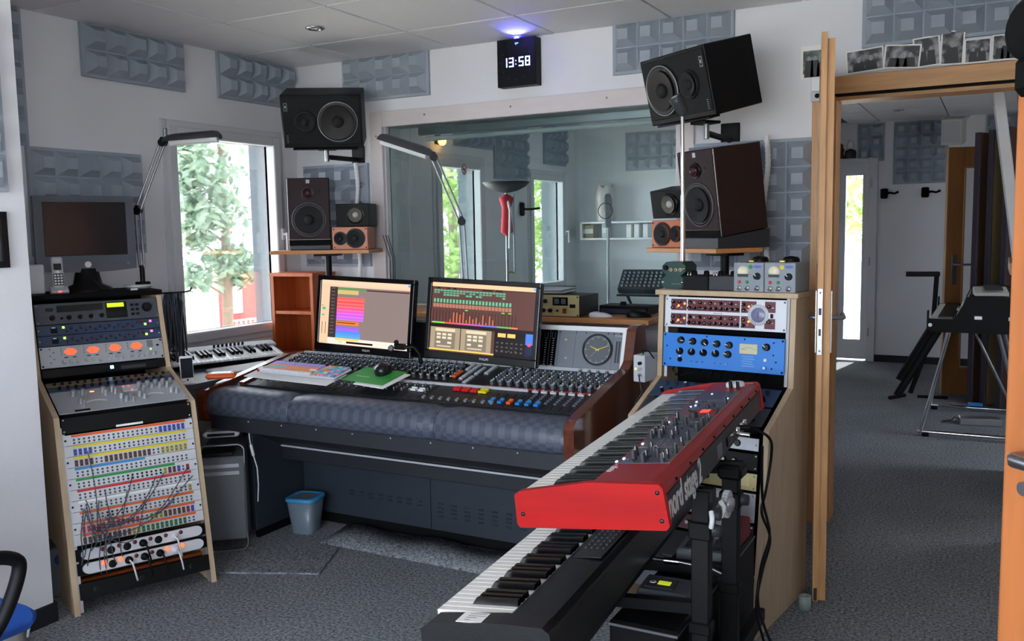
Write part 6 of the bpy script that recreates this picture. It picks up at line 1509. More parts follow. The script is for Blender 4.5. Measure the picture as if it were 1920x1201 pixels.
def two_way(label, loc, phi, tilt):
    t = thing('studio_monitor', label, 'loudspeaker', loc, phi, 'dark wine-red loudspeakers on the shelves', tilt)
    w, h, d = 0.235, 0.375, 0.265
    MB().rbox(-w/2, w/2, 0.0, d, 0.0, h, 0.003).build('cabinet', WINE, t)
    MB().rbox(-w/2+0.003, w/2-0.003, -0.006, 0, 0.032, h-0.002, 0.002).build('baffle', WINEF, t)
    MB().box(-w/2+0.003, w/2-0.003, -0.004, 0.0, 0.0, 0.030).build('vent_slot', BLACKM, t)
    driver(t, 'woofer', 0, 0.142, 0.096, -0.006, M('grey_ring', (96, 92, 94), 0.4, metal=0.4), CONE, CONE, 0.30, 0.05)
    driver(t, 'tweeter', 0, 0.290, 0.034, -0.006, BLACKG, M('dark_dome', (60, 26, 30), 0.3), M('dark_dome', (60, 26, 30), 0.3), 0.45, 0.12)
    MB().rbox(-0.010, 0.010, -0.0075, -0.006, h-0.030, h-0.010, 0.0006).build('badge', LGREY, t)
    MB().lathe([(0.0001, 0.002), (0.003, 0.0018), (0.004, 0)], 8, axis='-y', o=(0.06, -0.006, 0.297)).build('status_light', BLACK, t)
    return t
two_way('dark wine-red loudspeaker on the left shelf by the window', (-3.412, 3.93, 1.332), 33, 0)
two_way('dark wine-red loudspeaker on the right shelf above the right rack', (-1.125, 3.85, 1.352), -34, 8)
for (lab, loc, phi, tilt) in (('flat isolation base under the left wine-red loudspeaker', (-3.412, 3.93, 1.3035), 33, 0), ('wedge-shaped isolation base under the right wine-red loudspeaker', (-1.125, 3.85, 1.3035), -34, 8)):
    t = thing('isolation_base', lab, 'speaker base', loc, phi)
    if tilt: MB().prism([(-0.02, 0), (0.27, 0), (0.27, 0.043+0.039), (-0.02, 0.044)], -0.1175, 0.1175, 'x').build('foam_wedge', DGREY, t); 
    else: MB().rbox(-0.115, 0.115, 0, 0.27, 0, 0.028, 0.003).build('foam_block', DGREY, t)
def small_black(label, loc, phi, tilt):
    t = thing('cube_speaker', label, 'loudspeaker', loc, phi, 'small black loudspeakers on the shelves', tilt)
    MB().rbox(-0.098, 0.098, 0, 0.15, 0, 0.128, 0.003).build('cabinet', BLACK, t)
    driver(t, 'driver', 0.02, 0.064, 0.050, 0, BLACKG, M('paper_cone', (92, 88, 78), 0.6), M('cap_silver', (170, 170, 165), 0.35), 0.35, 0.10)
small_black('small black loudspeaker on top of the wooden one, left shelf', (-3.205, 4.055, 1.432), 20, 0)
small_black('small black loudspeaker on top of the wooden one, right shelf', (-1.33, 3.985, 1.438), -25, 10)
SW = M('speaker_wood', (190, 106, 62), 0.4, noise=(7, 0.1, 5), stretch=(0.6, 5, 5))
def small_wood(label, loc, phi, s):
    t = thing('bookshelf_speaker', label, 'loudspeaker', loc, phi, 'small wooden loudspeakers on the shelves')
    MB().rbox(-0.10, 0.10, 0, 0.19, 0, 0.126, 0.003).build('cabinet', SW, t)
    driver(t, 'woofer', s*0.030, 0.063, 0.055, 0, DGREY, CONE, CONE, 0.30, 0.14)
    driver(t, 'tweeter', -s*0.055, 0.063, 0.038, 0, DGREY, CONE, CONE, 0.30, 0.14)
    for x in (-0.09, 0.09):
        for z in (0.012, 0.114): MB().lathe([(0.0001, 0.002), (0.003, 0.002), (0.004, 0)], 8, axis='-y', o=(x, 0, z)).build('screw', BLACK, t)
small_wood('small wooden loudspeaker with two round drivers on the left shelf', (-3.175, 3.99, 1.3035), 25, 1)
small_wood('small wooden loudspeaker with two round drivers on the right shelf', (-1.335, 3.985, 1.3035), -25, -1)
def shelf(label, loc, phi, x0, x1, y0, y1, px_, py_):
    t = thing('speaker_shelf', label, 'shelf', loc, phi, 'wooden loudspeaker shelves on black poles')
    MB().rbox(x0, x1, y0, y1, -0.020, 0.0, 0.002).build('board', SHELFW, t)
    MB().cyl((px_, py_, -loc[2]+0.02), (px_, py_, -0.022), 0.019, n=16).build('pole', BLACK, t)
    MB().lathe([(0.0001, 0.02), (0.07, 0.015), (0.085, 0.0), (0.0001, 0.0)], 24, o=(px_, py_, -loc[2])).build('base', BLACK, t)
    MB().rbox(px_-0.07, px_+0.07, py_-0.05, py_+0.05, -0.034, -0.020, 0.003).build('top_plate', BMETAL, t)
shelf('wooden shelf on a black pole carrying the left loudspeakers', (-3.36, 3.98, 1.303), 22, -0.265, 0.30, -0.13, 0.17, 0.02, 0.02)
shelf('wooden shelf on a black pole carrying the right loudspeakers', (-1.13, 3.88, 1.303), -34, -0.34, 0.15, -0.065, 0.20, 0.03, 0.09)
for k, (x, y, lab) in enumerate(((-3.30, 4.222, 'white ribbed cable hose hanging behind the left loudspeakers'), (-0.93, 4.16, 'white ribbed cable hose hanging behind the right loudspeakers'))):
    P = [(x, y, 1.82-0.045*i) for i in range(14)]+[(x+0.002, y, 1.15-0.06*i) for i in range(6)]
    b = MB(); pts = []; rr = []
    for i in range(70): pts.append((x+0.01*math.sin(i*0.15), y, 1.80-0.011*i)); rr.append(0.011 if i % 2 else 0.0135)
    tag(b.tube(pts, rr, 8).build('cable_hose', WHITEP), lab, 'cable hose')
for k, dx in enumerate((0.0, 0.02, 0.035)):
    tag(MB().tube([(-3.075+dx, 4.16, 1.38), (-3.06+dx, 4.20, 1.25), (-3.07+dx, 4.21, 1.05), (-3.05+dx, 4.2, 0.985)], 0.0025, 5).build('speaker_wire', DGREY), ('thin grey speaker wire behind the left shelf, first of three', 'thin grey speaker wire behind the left shelf, middle of three', 'thin grey speaker wire behind the left shelf, last of three')[k], 'cable')

# cherry shelf unit under the left shelf
cs = thing('shelf_unit', 'orange-brown open shelf unit standing in the corner left of the screens', 'shelf unit', (-3.60, 3.97, 0), 4)
CW = 0.30
MB().box(-CW/2, -CW/2+0.02, 0, 0.22, 0, 1.15).build('side_panel', CHERRY, cs); MB().box(CW/2-0.02, CW/2, 0, 0.22, 0, 1.15).build('side_panel', CHERRY, cs)
MB().box(-CW/2+0.02, CW/2-0.02, 0.205, 0.22, 0, 1.15).build('back_panel', CHERRY, cs)
MB().box(-CW/2-0.005, CW/2+0.005, -0.005, 0.22, 1.1505, 1.17).build('top_board', CHERRY, cs)
for z in (0.10, 0.42, 0.68, 0.93): MB().box(-CW/2+0.02, CW/2-0.02, 0.005, 0.205, z, z+0.018).build('shelf_board', CHERRY, cs)

# ================================================================== LAMPS ON THE CONSOLE AND RACK
slim_lamp('grey balanced-arm lamp rising behind the mixer page screen', (-2.165, 3.56, 1.075), (-2.205, 3.60, 1.441), (-2.35, 3.60, 1.745), (-2.632, 3.55, 1.842), 0.043, LAMPG)
pl = thing('pole_lamp', 'straight silver pole lamp with a small tilted head on the right rack', 'lamp', W_rack(RR, -0.518, 0.211, 1.1555), -8)
_o = Vector(pl.location); _inv = Matrix.Rotation(rad(8), 4, 'Z')
def PLp(x, y, z): return tuple(_inv @ (Vector((x, y, z))-_o))
tx, ty = _o.x, _o.y
MB().lathe([(0.0001, 0.012), (0.010, 0.010), (0.012, 0.0), (0.0001, 0.0)], 20).build('base', SILVER, pl)
MB().cyl((0, 0, 0.01), (0, 0, 0.37), 0.0098, n=12).build('pole', CHROME, pl); MB().cyl((0, 0, 0.36), (-0.004, 0, 0.69), 0.0078, n=12).build('upper_pole', CHROME, pl)
b = MB(Matrix.Translation((-0.012, -0.01, 0.722)) @ Matrix.Rotation(rad(28), 4, 'X') @ Matrix.Rotation(rad(-18), 4, 'Y')); b.lathe([(0.0001, -0.045), (0.016, -0.044), (0.022, -0.03), (0.026, 0.02), (0.028, 0.042), (0.024, 0.042), (0.022, 0.030), (0.0001, 0.026)], 20); b.build('lamp_head', LAMPG, pl)
b = MB(Matrix.Translation((-0.012, -0.01, 0.722)) @ Matrix.Rotation(rad(28), 4, 'X') @ Matrix.Rotation(rad(-18), 4, 'Y')); b.lathe([(0.023, 0.036), (0.012, 0.042), (0.0001, 0.043)], 18); b.build('bulb', LGREY, pl)

# ================================================================== LEDGE BEHIND THE CONSOLE
lg = thing('wall_ledge', 'long wooden ledge under the studio window behind the console', 'ledge', (-2.30, 3.87, 0.0))
MB().rbox(-0.93, 0.915, 0.0, 0.405, 0.952, 0.976, 0.002).build('board', SHELFW, lg)
for x in (-0.88, 0.0, 0.70): MB().rbox(x-0.022, x+0.022, 0.30, 0.345, 0, 0.952, 0.003).build('leg', LGREY, lg)
t = thing('compressor_unit', 'champagne-fronted half-rack unit with small meter on the ledge', 'audio unit', (-1.905, 3.90, 0.9765), 0)
MB().rbox(-0.16, 0.16, 0.0, 0.24, 0.008, 0.10, 0.002).build('case', DGREY, t); MB().rbox(-0.163, 0.163, -0.006, 0.0, 0.003, 0.105, 0.001).build('front_panel', GOLD, t)
for (x, z) in ((-0.10, 0.075), (-0.055, 0.075), (-0.015, 0.075), (-0.10, 0.030), (-0.062, 0.030), (-0.025, 0.030), (0.012, 0.030)): kn(t, x, z, 0.010, 0.012, DGREY, BLACK, y=-0.006)
kn(t, 0.050, 0.030, 0.005, 0.010, BLACK, y=-0.006)
MB().box(0.025, 0.105, -0.0075, -0.006, 0.055, 0.095).build('meter_window', BLACKG, t); MB().box(0.035, 0.06, -0.008, -0.0075, 0.062, 0.088).build('meter_scale', M('dim_lcd', (90, 100, 110), 0.4), t); MB().box(0.07, 0.095, -0.008, -0.0075, 0.062, 0.088).build('meter_scale', M('dim_lcd', (90, 100, 110), 0.4), t)
MB().rbox(0.078, 0.096, -0.010, -0.006, 0.018, 0.042, 0.001).build('power_rocker', M('rocker_red', (150, 30, 26), 0.4), t); MB().box(0.115, 0.145, -0.0075, -0.006, 0.045, 0.062).build('name_plate', BLACK, t)
for x in (-0.14, 0.14): 
    for y in (0.03, 0.2): MB().cyl((x, y, 0), (x, y, 0.009), 0.010, n=8).build('foot', BLACK, t)
screws(t, 0.105, 0.326, BLACK); [setattr(c, 'location', (c.location.x, -0.006, c.location.z)) for c in t.children if c.name.startswith('screw')]
t = thing('laptop', 'closed silver laptop lying on the champagne audio unit', 'laptop', (-1.985, 4.0, 1.083), 4)
MB().rbox(-0.15, 0.13, -0.07, 0.13, 0.0, 0.014, 0.004).build('base', SILVER, t); MB().rbox(-0.15, 0.13, -0.07, 0.13, 0.0145, 0.022, 0.003).build('lid', LGREY, t)
t = thing('computer_mouse', 'white computer mouse on the wooden ledge', 'computer mouse', (-1.655, 3.955, 0.9765), -70); mouse_mesh(0.11, 0.058, 0.024).build('shell', WHITEP, t)
t = thing('router_box', 'flat black box with a knob on the ledge below the studio window', 'audio box', (-1.60, 4.10, 0.9765), -4)
MB().rbox(-0.13, 0.13, 0.0, 0.14, 0.0, 0.042, 0.004).build('case', BLACK, t); MB().box(-0.12, 0.12, -0.001, 0.0, 0.004, 0.026).build('front', M('navy_dark', (40, 46, 66), 0.4), t); MB().lathe([(0.018, 0.0), (0.015, 0.016), (0.0001, 0.017)], 14, o=(-0.02, 0.05, 0.042)).build('knob', BLACK, t)
t = thing('computer_mouse', 'black wired computer mouse at the right end of the ledge', 'computer mouse', (-1.475, 4.0, 0.9765), -60); mouse_mesh(0.12, 0.062, 0.034).build('shell', BLACK, t); MB().tube([(0, 0.06, 0.01), (0.02, 0.10, 0.03), (0.05, 0.09, 0.02), (0.06, 0.05, 0.008)], 0.0022, 5).build('cord', DGREY, t)

# ================================================================== WALL CLOCK
ck = thing('digital_clock', 'square black wall clock with blue digits above the studio window', 'clock', (-2.238, YB-0.001, 2.146))
MB().rbox(-0.114, 0.114, -0.064, 0.0, 0.0, 0.243, 0.002).build('case', BLACK, ck)
CB = LED('digit_blue_white', (150, 170, 255), 2.2); CBD = LED('dot_blue', (30, 30, 140), 0.4)
SEG = {'0': 'abcdef', '1': 'bc', '2': 'abged', '3': 'abgcd', '4': 'fgbc', '5': 'afgcd', '6': 'afgedc', '7': 'abc', '8': 'abcdefg', '9': 'abcdfg'}
def digit(ch, x, z, w, h, th):
    b = MB(); y0, y1 = -0.0652, -0.0645
    g = th*0.15
    pos = {'a': (x, x+w, z+h-th, z+h), 'd': (x, x+w, z, z+th), 'g': (x, x+w, z+h/2-th/2, z+h/2+th/2), 'f': (x, x+th, z+h/2, z+h), 'b': (x+w-th, x+w, z+h/2, z+h), 'e': (x, x+th, z, z+h/2), 'c': (x+w-th, x+w, z, z+h/2)}
    for s_ in SEG[ch]: a, c, d, e_ = pos[s_]; b.box(a+g, c-g, y0, y1, d+g, e_-g)
    b.build('digit', CB, ck, kind='stuff')
for ch, x in (('1', -0.082), ('3', -0.044), ('5', 0.014), ('8', 0.052)): digit(ch, x, 0.098, 0.030, 0.050, 0.0085)
for z in (0.112, 0.130): MB().cyl((-0.002, -0.0645, z), (-0.002, -0.0655, z), 0.003, n=8).build('colon_dot', CB, ck)
for k in range(12):
    a = 2*PI*k/12; MB().cyl((0.09*math.sin(a), -0.0640, 0.122+0.09*math.cos(a)), (0.09*math.sin(a), -0.0648, 0.122+0.09*math.cos(a)), 0.0022, n=8).build('second_dot', LEDB if k == 0 else CBD, ck)
MB().rbox(-0.006, 0.014, -0.0655, -0.0642, 0.216, 0.220, 0.0004).build('second_bar', LEDB, ck)
MB().rbox(-0.012, 0.012, -0.062, -0.045, 0.2431, 0.2475, 0.001).build('sensor', LED('sensor_blue', (60, 60, 255), 20), ck)
bl = bpy.data.lights.new('clock_glow', 'SPOT'); bl.energy = 3.2; bl.color = (0.12, 0.12, 1.0); bl.shadow_soft_size = 0.012; bl.spot_size = rad(80); bl.spot_blend = 0.9
blo = bpy.data.objects.new('clock_glow', bl); COL.objects.link(blo); blo.parent = ck; blo.location = (0.01, -0.085, 0.205); blo.rotation_euler = Vector((0.42, -0.75, 0.55)).to_track_quat('-Z', 'Y').to_euler()

# ================================================================== PHOTOGRAPHS OVER THE DOORWAY
def bw_print(i):
    nm = 'photo_print_%d' % i; m = bpy.data.materials.new(nm); m.use_nodes = True; nt = m.node_tree; b = nt.nodes['Principled BSDF']; b.inputs['Roughness'].default_value = 0.35
    tc = nt.nodes.new('ShaderNodeTexCoord'); mp = nt.nodes.new('ShaderNodeMapping'); mp.inputs['Location'].default_value = (i*3.1, i*1.7, i*2.3)
    n = nt.nodes.new('ShaderNodeTexNoise'); n.inputs['Scale'].default_value = 26; n.inputs['Detail'].default_value = 3
    r = nt.nodes.new('ShaderNodeValToRGB'); r.color_ramp.elements[0].position = 0.42; r.color_ramp.elements[0].color = (*rgb(*((40, 60, 56) if i == 0 else (18, 18, 20))), 1); r.color_ramp.elements[1].position = 0.72; r.color_ramp.elements[1].color = (*rgb(*((150, 170, 160) if i == 0 else (170, 170, 172))), 1)
    nt.links.new(tc.outputs['Object'], mp.inputs['Vector']); nt.links.new(mp.outputs['Vector'], n.inputs['Vector']); nt.links.new(n.outputs['Fac'], r.inputs['Fac']); nt.links.new(r.outputs['Color'], b.inputs['Base Color'])
    return m
PHB = M('photo_border', (240, 238, 232), 0.5); PHL = M('photo_light', (140, 140, 138), 0.5); PHD = M('photo_dark', (22, 22, 24), 0.5)
photos = [(-0.745, 0.125, 0.145, 0, 'greenish group photograph left of the open door', 3), (-0.53, 0.155, 0.100, -4, 'wide photograph of two men at a table, first after the open door', 2), (-0.387, 0.145, 0.100, 5, 'photograph of wind players, second after the open door', 3), (-0.283, 0.105, 0.125, -4, 'photograph of a trumpet player, left of the tallest one', 2), (-0.192, 0.090, 0.140, 2, 'tall photograph of a standing man in a dark suit', 1), (-0.095, 0.100, 0.100, 0, 'borderless pale photograph of a string player', 2), (0.006, 0.100, 0.105, 1, 'dark photograph of a lit stage, last of the row', 3)]
for i, (x, w, h, rl, lab, nf) in enumerate(photos):
    t = thing('photograph', lab, 'photograph', (x, YB-0.010 if i == 0 else YB-0.0265+0.0022*(i % 2), 2.0535+abs(math.sin(rad(rl)))*w/2), 0, 'black-and-white photographs over the doorway', 0, rl)
    MB().box(-w/2, w/2, -0.0008, 0.0, 0, h).build('card', PHB, t)
    bd = 0.006 if i != 0 else 0.010
    MB().box(-w/2+bd, w/2-bd, -0.0011, -0.0008, bd*(2.2 if i == 0 else 1), h-bd*(2.2 if i == 0 else 1)).build('print', bw_print(i), t)
    rn = random.Random(i+2)
    for k in range(nf):
        cx = -w*0.32+w*0.64*(k+0.5)/nf; cz = h*(0.52+0.1*rn.random()); r_ = w*0.07 if nf > 1 else w*0.13
        b = MB(); b._add([(cx-r_*2.4, -0.0013, 0.006), (cx+r_*2.4, -0.0013, 0.006), (cx+r_*1.8, -0.0013, cz-r_), (cx-r_*1.8, -0.0013, cz-r_)], [(0, 1, 2, 3)], 0); b.disc((cx, -0.0014, cz), r_*1.15, n=12, m=1, rx=r_*0.85)
        b.build('figure_print', [PHD, PHL], t, kind='stuff')
# black-framed picture on the near wall
t = thing('framed_picture', 'black-framed picture cut by the left picture edge on the near wall', 'picture', (-2.989, 1.70, 1.30), 90)
_b = MB(); frame_rect(_b, -0.19, 0.19, 0, 0.19, 0.022, -0.018, 0.0); _b.build('frame', BLACKG, t); MB().box(-0.168, 0.168, -0.008, -0.002, 0.022, 0.168).build('picture', M('picture_dark', (60, 66, 70), 0.3), t)

# ================================================================== OFFICE CHAIR (mostly outside the picture)
ch = thing('office_chair', 'blue office chair with black loop armrest at the lower left edge', 'chair', (-2.50, 1.22, 0), 180)
BLUEC = M('blue_fabric', (30, 84, 176), 0.8, bump=(500, 0.4))
b = MB(); b.rbox(-0.24, 0.24, -0.24, 0.24, 0.335, 0.41, 0.03); b.build('seat', BLUEC, ch, bev=0.012)
MB().prism([(0.24, 0.50), (0.27, 0.90), (0.31, 0.90), (0.29, 0.50)], -0.21, 0.21, 'x').build('backrest', BLUEC, ch, bev=0.015)
MB().rbox(-0.04, 0.04, 0.2, 0.29, 0.36, 0.55, 0.008).build('back_support', BLACK, ch)
for s in (-1, 1):
    P = [(s*0.22, 0.10, 0.33), (s*0.29, 0.16, 0.37), (s*0.305, 0.20, 0.50), (s*0.305, 0.18, 0.575), (s*0.305, 0.12, 0.595), (s*0.305, -0.05, 0.60), (s*0.305, -0.12, 0.585), (s*0.305, -0.14, 0.55), (s*0.30, -0.10, 0.45), (s*0.28, -0.05, 0.37), (s*0.22, -0.02, 0.33)]
    MB().tube(smooth(P), 0.018, 10).build('armrest', BLACK, ch)
MB().cyl((0, 0, 0.10), (0, 0, 0.335), 0.025, n=14).build('column', BLACK, ch)
for k in range(5):
    a = 2*PI*k/5; c, s = math.cos(a), math.sin(a)
    MB().tube([(0, 0, 0.10), (c*0.15, s*0.15, 0.085), (c*0.28, s*0.28, 0.062)], [0.03, 0.022, 0.016], 8).build('star_leg', BLACK, ch)
    MB().cyl((c*0.28-s*0.02, s*0.28+c*0.02, 0.027), (c*0.28+s*0.02, s*0.28-c*0.02, 0.027), 0.027, n=12).build('caster', BLACK, ch)
t = thing('cloth_bag', 'grey cloth bag slumped against the near wall behind the blue chair', 'bag', (-2.87, 1.70, 0), 10)
b = MB(); vs = []; n = 12; rings = [(0.07, 0), (0.085, 0.05), (0.075, 0.12), (0.05, 0.17), (0.02, 0.185)]
for j, (r_, z) in enumerate(rings):
    for k in range(n): a = 2*PI*k/n; q = r_*(1+0.12*math.sin(3*a+j)); vs.append((q*math.cos(a), q*0.9*math.sin(a), z))
b._add(vs, [(j*n+k, j*n+(k+1) % n, (j+1)*n+(k+1) % n, (j+1)*n+k) for j in range(4) for k in range(n)], 0, True); b._add(vs[:n], [tuple(range(n))]); b._add(vs[-n:], [tuple(range(n))]); b.build('sack', M('grey_cloth', (132, 130, 128), 0.9), t)
MB().tube([(0.03, 0.0, 0.17), (0.07, 0.02, 0.18), (0.09, 0.03, 0.12), (0.08, 0.03, 0.08)], 0.005, 6).build('strap', LGREY, t)
t = thing('floor_speaker', 'dark grey box with a round blue knob on the floor left of the left rack', 'speaker box', (-3.19, 2.11, 0), 62)
MB().rbox(-0.07, 0.07, 0, 0.14, 0, 0.20, 0.006).build('case', M('mid_dark_grey', (76, 80, 86), 0.6), t); MB().lathe([(0.0001, 0.010), (0.020, 0.009), (0.024, 0)], 18, axis='-y', o=(0.03, 0, 0.15)).build('knob', M('navy_knob', (40, 50, 110), 0.4), t)
# padded headset hanging on the near door leaf
t = thing('hanging_headset', 'black padded headset hanging on the near wooden door at the right edge', 'headset', (0.068, 1.553, 1.58), 314)
MB().tube([(0.0, -0.006, 0.42), (0.0, -0.012, 0.30), (0.0, -0.015, 0.16)], 0.006, 6).build('cord', BLACK, t)
MB().lathe([(0.0001, 0.0), (0.030, 0.0), (0.046, 0.020), (0.046, 0.045), (0.03, 0.06), (0.0001, 0.06)], 20, axis='-y', o=(0.0, -0.004, 0.095)).build('ear_cushion', BLACKM, t)
MB().rbox(-0.03, 0.03, -0.055, -0.004, 0.0, 0.06, 0.012).build('mic_pouch', BLACKM, t)
# ================================================================== HALL BEYOND THE DOORWAY
d3 = struct(MB().box(-1.46, -1.42, 9.66, 9.86, 0, 2.05).box(-1.14, -1.06, 9.66, 9.86, 0, 2.05).box(-1.42, -1.14, 9.66, 9.86, 2.0, 2.05).build('door_3', PVC, bev=0.004))
MB().box(-1.20, -1.14, 9.68, 9.73, 0.02, 2.0).build('stile', PVC, d3); MB().box(-1.42, -1.36, 9.68, 9.73, 0.02, 2.0).build('stile', PVC, d3)
MB().box(-1.36, -1.20, 9.68, 9.73, 1.88, 2.0).build('rail', PVC, d3); MB().box(-1.36, -1.20, 9.68, 9.73, 0.02, 0.22).build('rail', PVC, d3)
MB().box(-1.36, -1.20, 9.70, 9.706, 0.22, 1.88).build('pane', GLASSW, d3)
for z in (1.80, 1.02, 0.30): MB().cyl((-1.125, 9.65, z-0.04), (-1.125, 9.65, z+0.04), 0.012, n=10).build('hinge', SILVER, d3)
for (x, lab) in ((-1.0, 'black double coat hook on the hall wall, left one'), (-0.628, 'black double coat hook on the hall wall next to the wooden door')):
    t = thing('coat_hook', lab, 'coat hook', (x, 9.699, 1.69), 0, 'black coat hooks in the hall')
    MB().rbox(-0.035, 0.035, -0.03, 0.0, -0.05, 0.05, 0.010).build('plate', BLACKM, t)
    MB().tube([(0.02, -0.03, 0.0), (0.06, -0.06, 0.005), (0.10, -0.08, -0.005), (0.135, -0.10, 0.01)], [0.014, 0.011, 0.010, 0.013], 8).build('hook', BLACKM, t)
t = thing('figurine', 'reddish brown figurine standing on top of the white glazed door frame', 'figurine', (-1.43, 9.69, 2.05))
MB().lathe([(0.05, 0.0), (0.055, 0.02), (0.035, 0.05), (0.045, 0.09), (0.03, 0.12), (0.035, 0.14), (0.0001, 0.165)], 12).build('body', M('terracotta', (104, 52, 42), 0.7), t)
t = thing('grey_figurine', 'small grey and white ornament on top of the white glazed door frame', 'figurine', (-1.325, 9.69, 2.05))
MB().lathe([(0.05, 0.0), (0.055, 0.05), (0.05, 0.08), (0.0001, 0.10)], 12).build('body', DGREY, t); MB().lathe([(0.025, 0.0), (0.035, 0.04), (0.02, 0.08), (0.0001, 0.09)], 12, o=(0.0, 0.0, 0.10)).build('white_cup', WHITEP, t)
t = thing('wall_speaker', 'white tilted wall loudspeaker in the hall', 'loudspeaker', (-0.40, 9.30, 2.10), -14, None, 14, 4)
MB().rbox(-0.09, 0.09, 0, 0.14, 0, 0.24, 0.006).build('case', M('warm_white_plastic', (206, 204, 200), 0.5), t); MB().rbox(-0.075, 0.075, -0.003, 0, 0.03, 0.22, 0.002).build('grille', LGREY, t)
MB().tube([(0, 0.14, 0.12), (0.02, 0.30, 0.16), (0.03, 0.43, 0.20)], 0.012, 8).build('bracket', WHITEP, t)
# open wooden door with a glass strip
HD = M('hall_door_wood', (150, 100, 54), 0.45, noise=(6, 0.12, 6), stretch=(5, 5, 0.5)); HDE = M('hall_door_edge', (206, 170, 128), 0.5)
wd = thing('hall_door', 'open wooden hall door with a narrow glass strip and steel handle', 'door', (-0.353, 7.955, 0), 24)
MB().box(0.0, 0.125, 0, 0.04, 0.01, 1.985).build('lock_stile', HD, wd, bev=0.003); MB().box(0.30, 0.80, 0, 0.04, 0.01, 1.985).build('hinge_stile', HD, wd, bev=0.003)
MB().box(0.125, 0.30, 0, 0.04, 1.83, 1.985).build('top_rail', HD, wd); MB().box(0.125, 0.30, 0, 0.04, 0.01, 0.22).build('bottom_rail', HD, wd)
_b = MB(); _b.box(0.125, 0.137, -0.004, 0.0, 0.22, 1.83); _b.box(0.288, 0.30, -0.004, 0, 0.22, 1.83); _b.box(0.137, 0.288, -0.004, 0, 1.818, 1.83); _b.box(0.137, 0.288, -0.004, 0, 0.22, 0.232); _b.build('glazing_bead', M('honey_bead', (176, 128, 62), 0.45), wd)
MB().box(0.137, 0.288, 0.016, 0.022, 0.232, 1.818).build('pane', GLASSW, wd)
MB().box(-0.003, 0.0, 0, 0.04, 0.01, 1.985).build('edge_band', HDE, wd)
MB().rbox(0.045, 0.085, -0.006, 0, 0.90, 1.14, 0.003).build('escutcheon', STEEL, wd); MB().tube([(0.065, -0.006, 1.06), (0.065, -0.05, 1.06), (0.075, -0.058, 1.06), (0.18, -0.058, 1.06)], 0.009, 8).build('door_handle', STEEL, wd)
# acoustic boards
TANB = M('tan_board', (160, 138, 98), 0.8, noise=(4, 0.06, 3)); AUB = M('aubergine_edge', (52, 46, 58), 0.7); BRB = M('brown_felt', (96, 68, 44), 0.9)
for i, (x, y, rz, w, h, tl, face, lab) in enumerate(((-0.125, 7.66, 62, 0.50, 2.06, 0, BRB, 'brown felt acoustic board leaning next to the wooden hall door'), (-0.035, 7.62, 60, 0.50, 2.07, 0, TANB, 'tan acoustic board with a dark edge, second of the leaning stack'), (0.07, 7.56, 58, 0.50, 2.08, 0, M('dark_brown_board', (58, 30, 20), 0.7), 'dark red-brown acoustic board, last of the leaning stack'))):
    t = thing('acoustic_board', lab, 'acoustic board', (x, y, 0.0), rz, 'acoustic boards leaning in the hall', 0, tl)
    MB().box(-0.02+0.02, w, 0, 0.03, 0.004, h).build('panel', face, t); MB().box(-0.024, 0.0, -0.004, 0.034, 0.004, h).build('edge_strip', AUB, t)
# electric piano on a chrome stand
ep = thing('electric_piano', 'black electric piano seen from its end in the hall', 'electric piano', (-0.372, 6.20, 0.72), 0)
prof = [(0.0, 0.0), (0.0, 0.125), (0.012, 0.13), (0.012, 0.075), (0.15, 0.075), (0.16, 0.085), (0.20, 0.16), (0.225, 0.215), (0.42, 0.225), (0.55, 0.18), (0.56, 0.17), (0.56, 0.0)]
MB().prism(prof, 0.0, 0.018, 'y').build('end_panel', BLACK, ep, bev=0.004); MB().prism(prof, 1.18, 1.20, 'y').build('end_panel', BLACK, ep, bev=0.004)
MB().prism([(0.004, 0.004), (0.004, 0.05), (0.15, 0.06), (0.165, 0.085), (0.20, 0.15), (0.23, 0.208), (0.42, 0.218), (0.55, 0.175), (0.55, 0.004)], 0.018, 1.18, 'y').build('case', BMETAL, ep)
MB().prism([(0.162, 0.088), (0.168, 0.084), (0.206, 0.156), (0.200, 0.162)], 0.02, 1.18, 'y').build('control_strip', SLATE, ep)
for k in range(3): MB().cyl((0.178, 0.10+0.05*k, 0.125), (0.165, 0.10+0.05*k, 0.132), 0.010, n=10).build('knob', SILVER, ep)
wm = MB().rbox(0.0, 0.13, -0.0112, 0.0112, 0, 0.015, 0.001).mesh('white_key', KEYW); bm_ = MB().rbox(0.045, 0.13, -0.006, 0.006, 0, 0.012, 0.001).mesh('black_key', KEYB)
for i in range(48):
    put('white_key', wm, ep, (0.016, 0.03+0.0235*(i+0.5), 0.060))
    if 'CDEFGAB'[i % 7] not in 'EB' and i < 47: put('black_key', bm_, ep, (0.016, 0.03+0.0235*(i+1), 0.075))
for (x, z) in ((0.265, 0.075), (0.45, 0.072)): MB().rbox(x, x+0.045, -0.006, 0.0, z, z+0.025, 0.003).build('case_latch', SILVER, ep)
for x in (0.02, 0.52): MB().cyl((x, -0.004, 0.035), (x, 0.0, 0.035), 0.012, n=10).build('corner_stud', SILVER, ep)
es = thing('piano_stand', 'chrome tube stand with crossed legs under the electric piano', 'stand', (-0.372, 6.20, 0), 0)
for (a, c, nm) in (((0.13, 0.06, 0.712), (-0.03, 0.18, 0.03), 'leg'), ((0.10, 1.05, 0.712), (-0.03, 1.15, 0.03), 'leg'), ((0.40, 0.06, 0.712), (0.58, 0.18, 0.03), 'leg'), ((0.42, 1.05, 0.712), (0.58, 1.15, 0.03), 'leg')): MB().cyl(a, c, 0.012, n=10).build(nm, CHROME, es)
for y in (0.18, 1.15): MB().cyl((-0.05, y, 0.03), (0.60, y, 0.03), 0.012, n=10).build('floor_bar', CHROME, es)
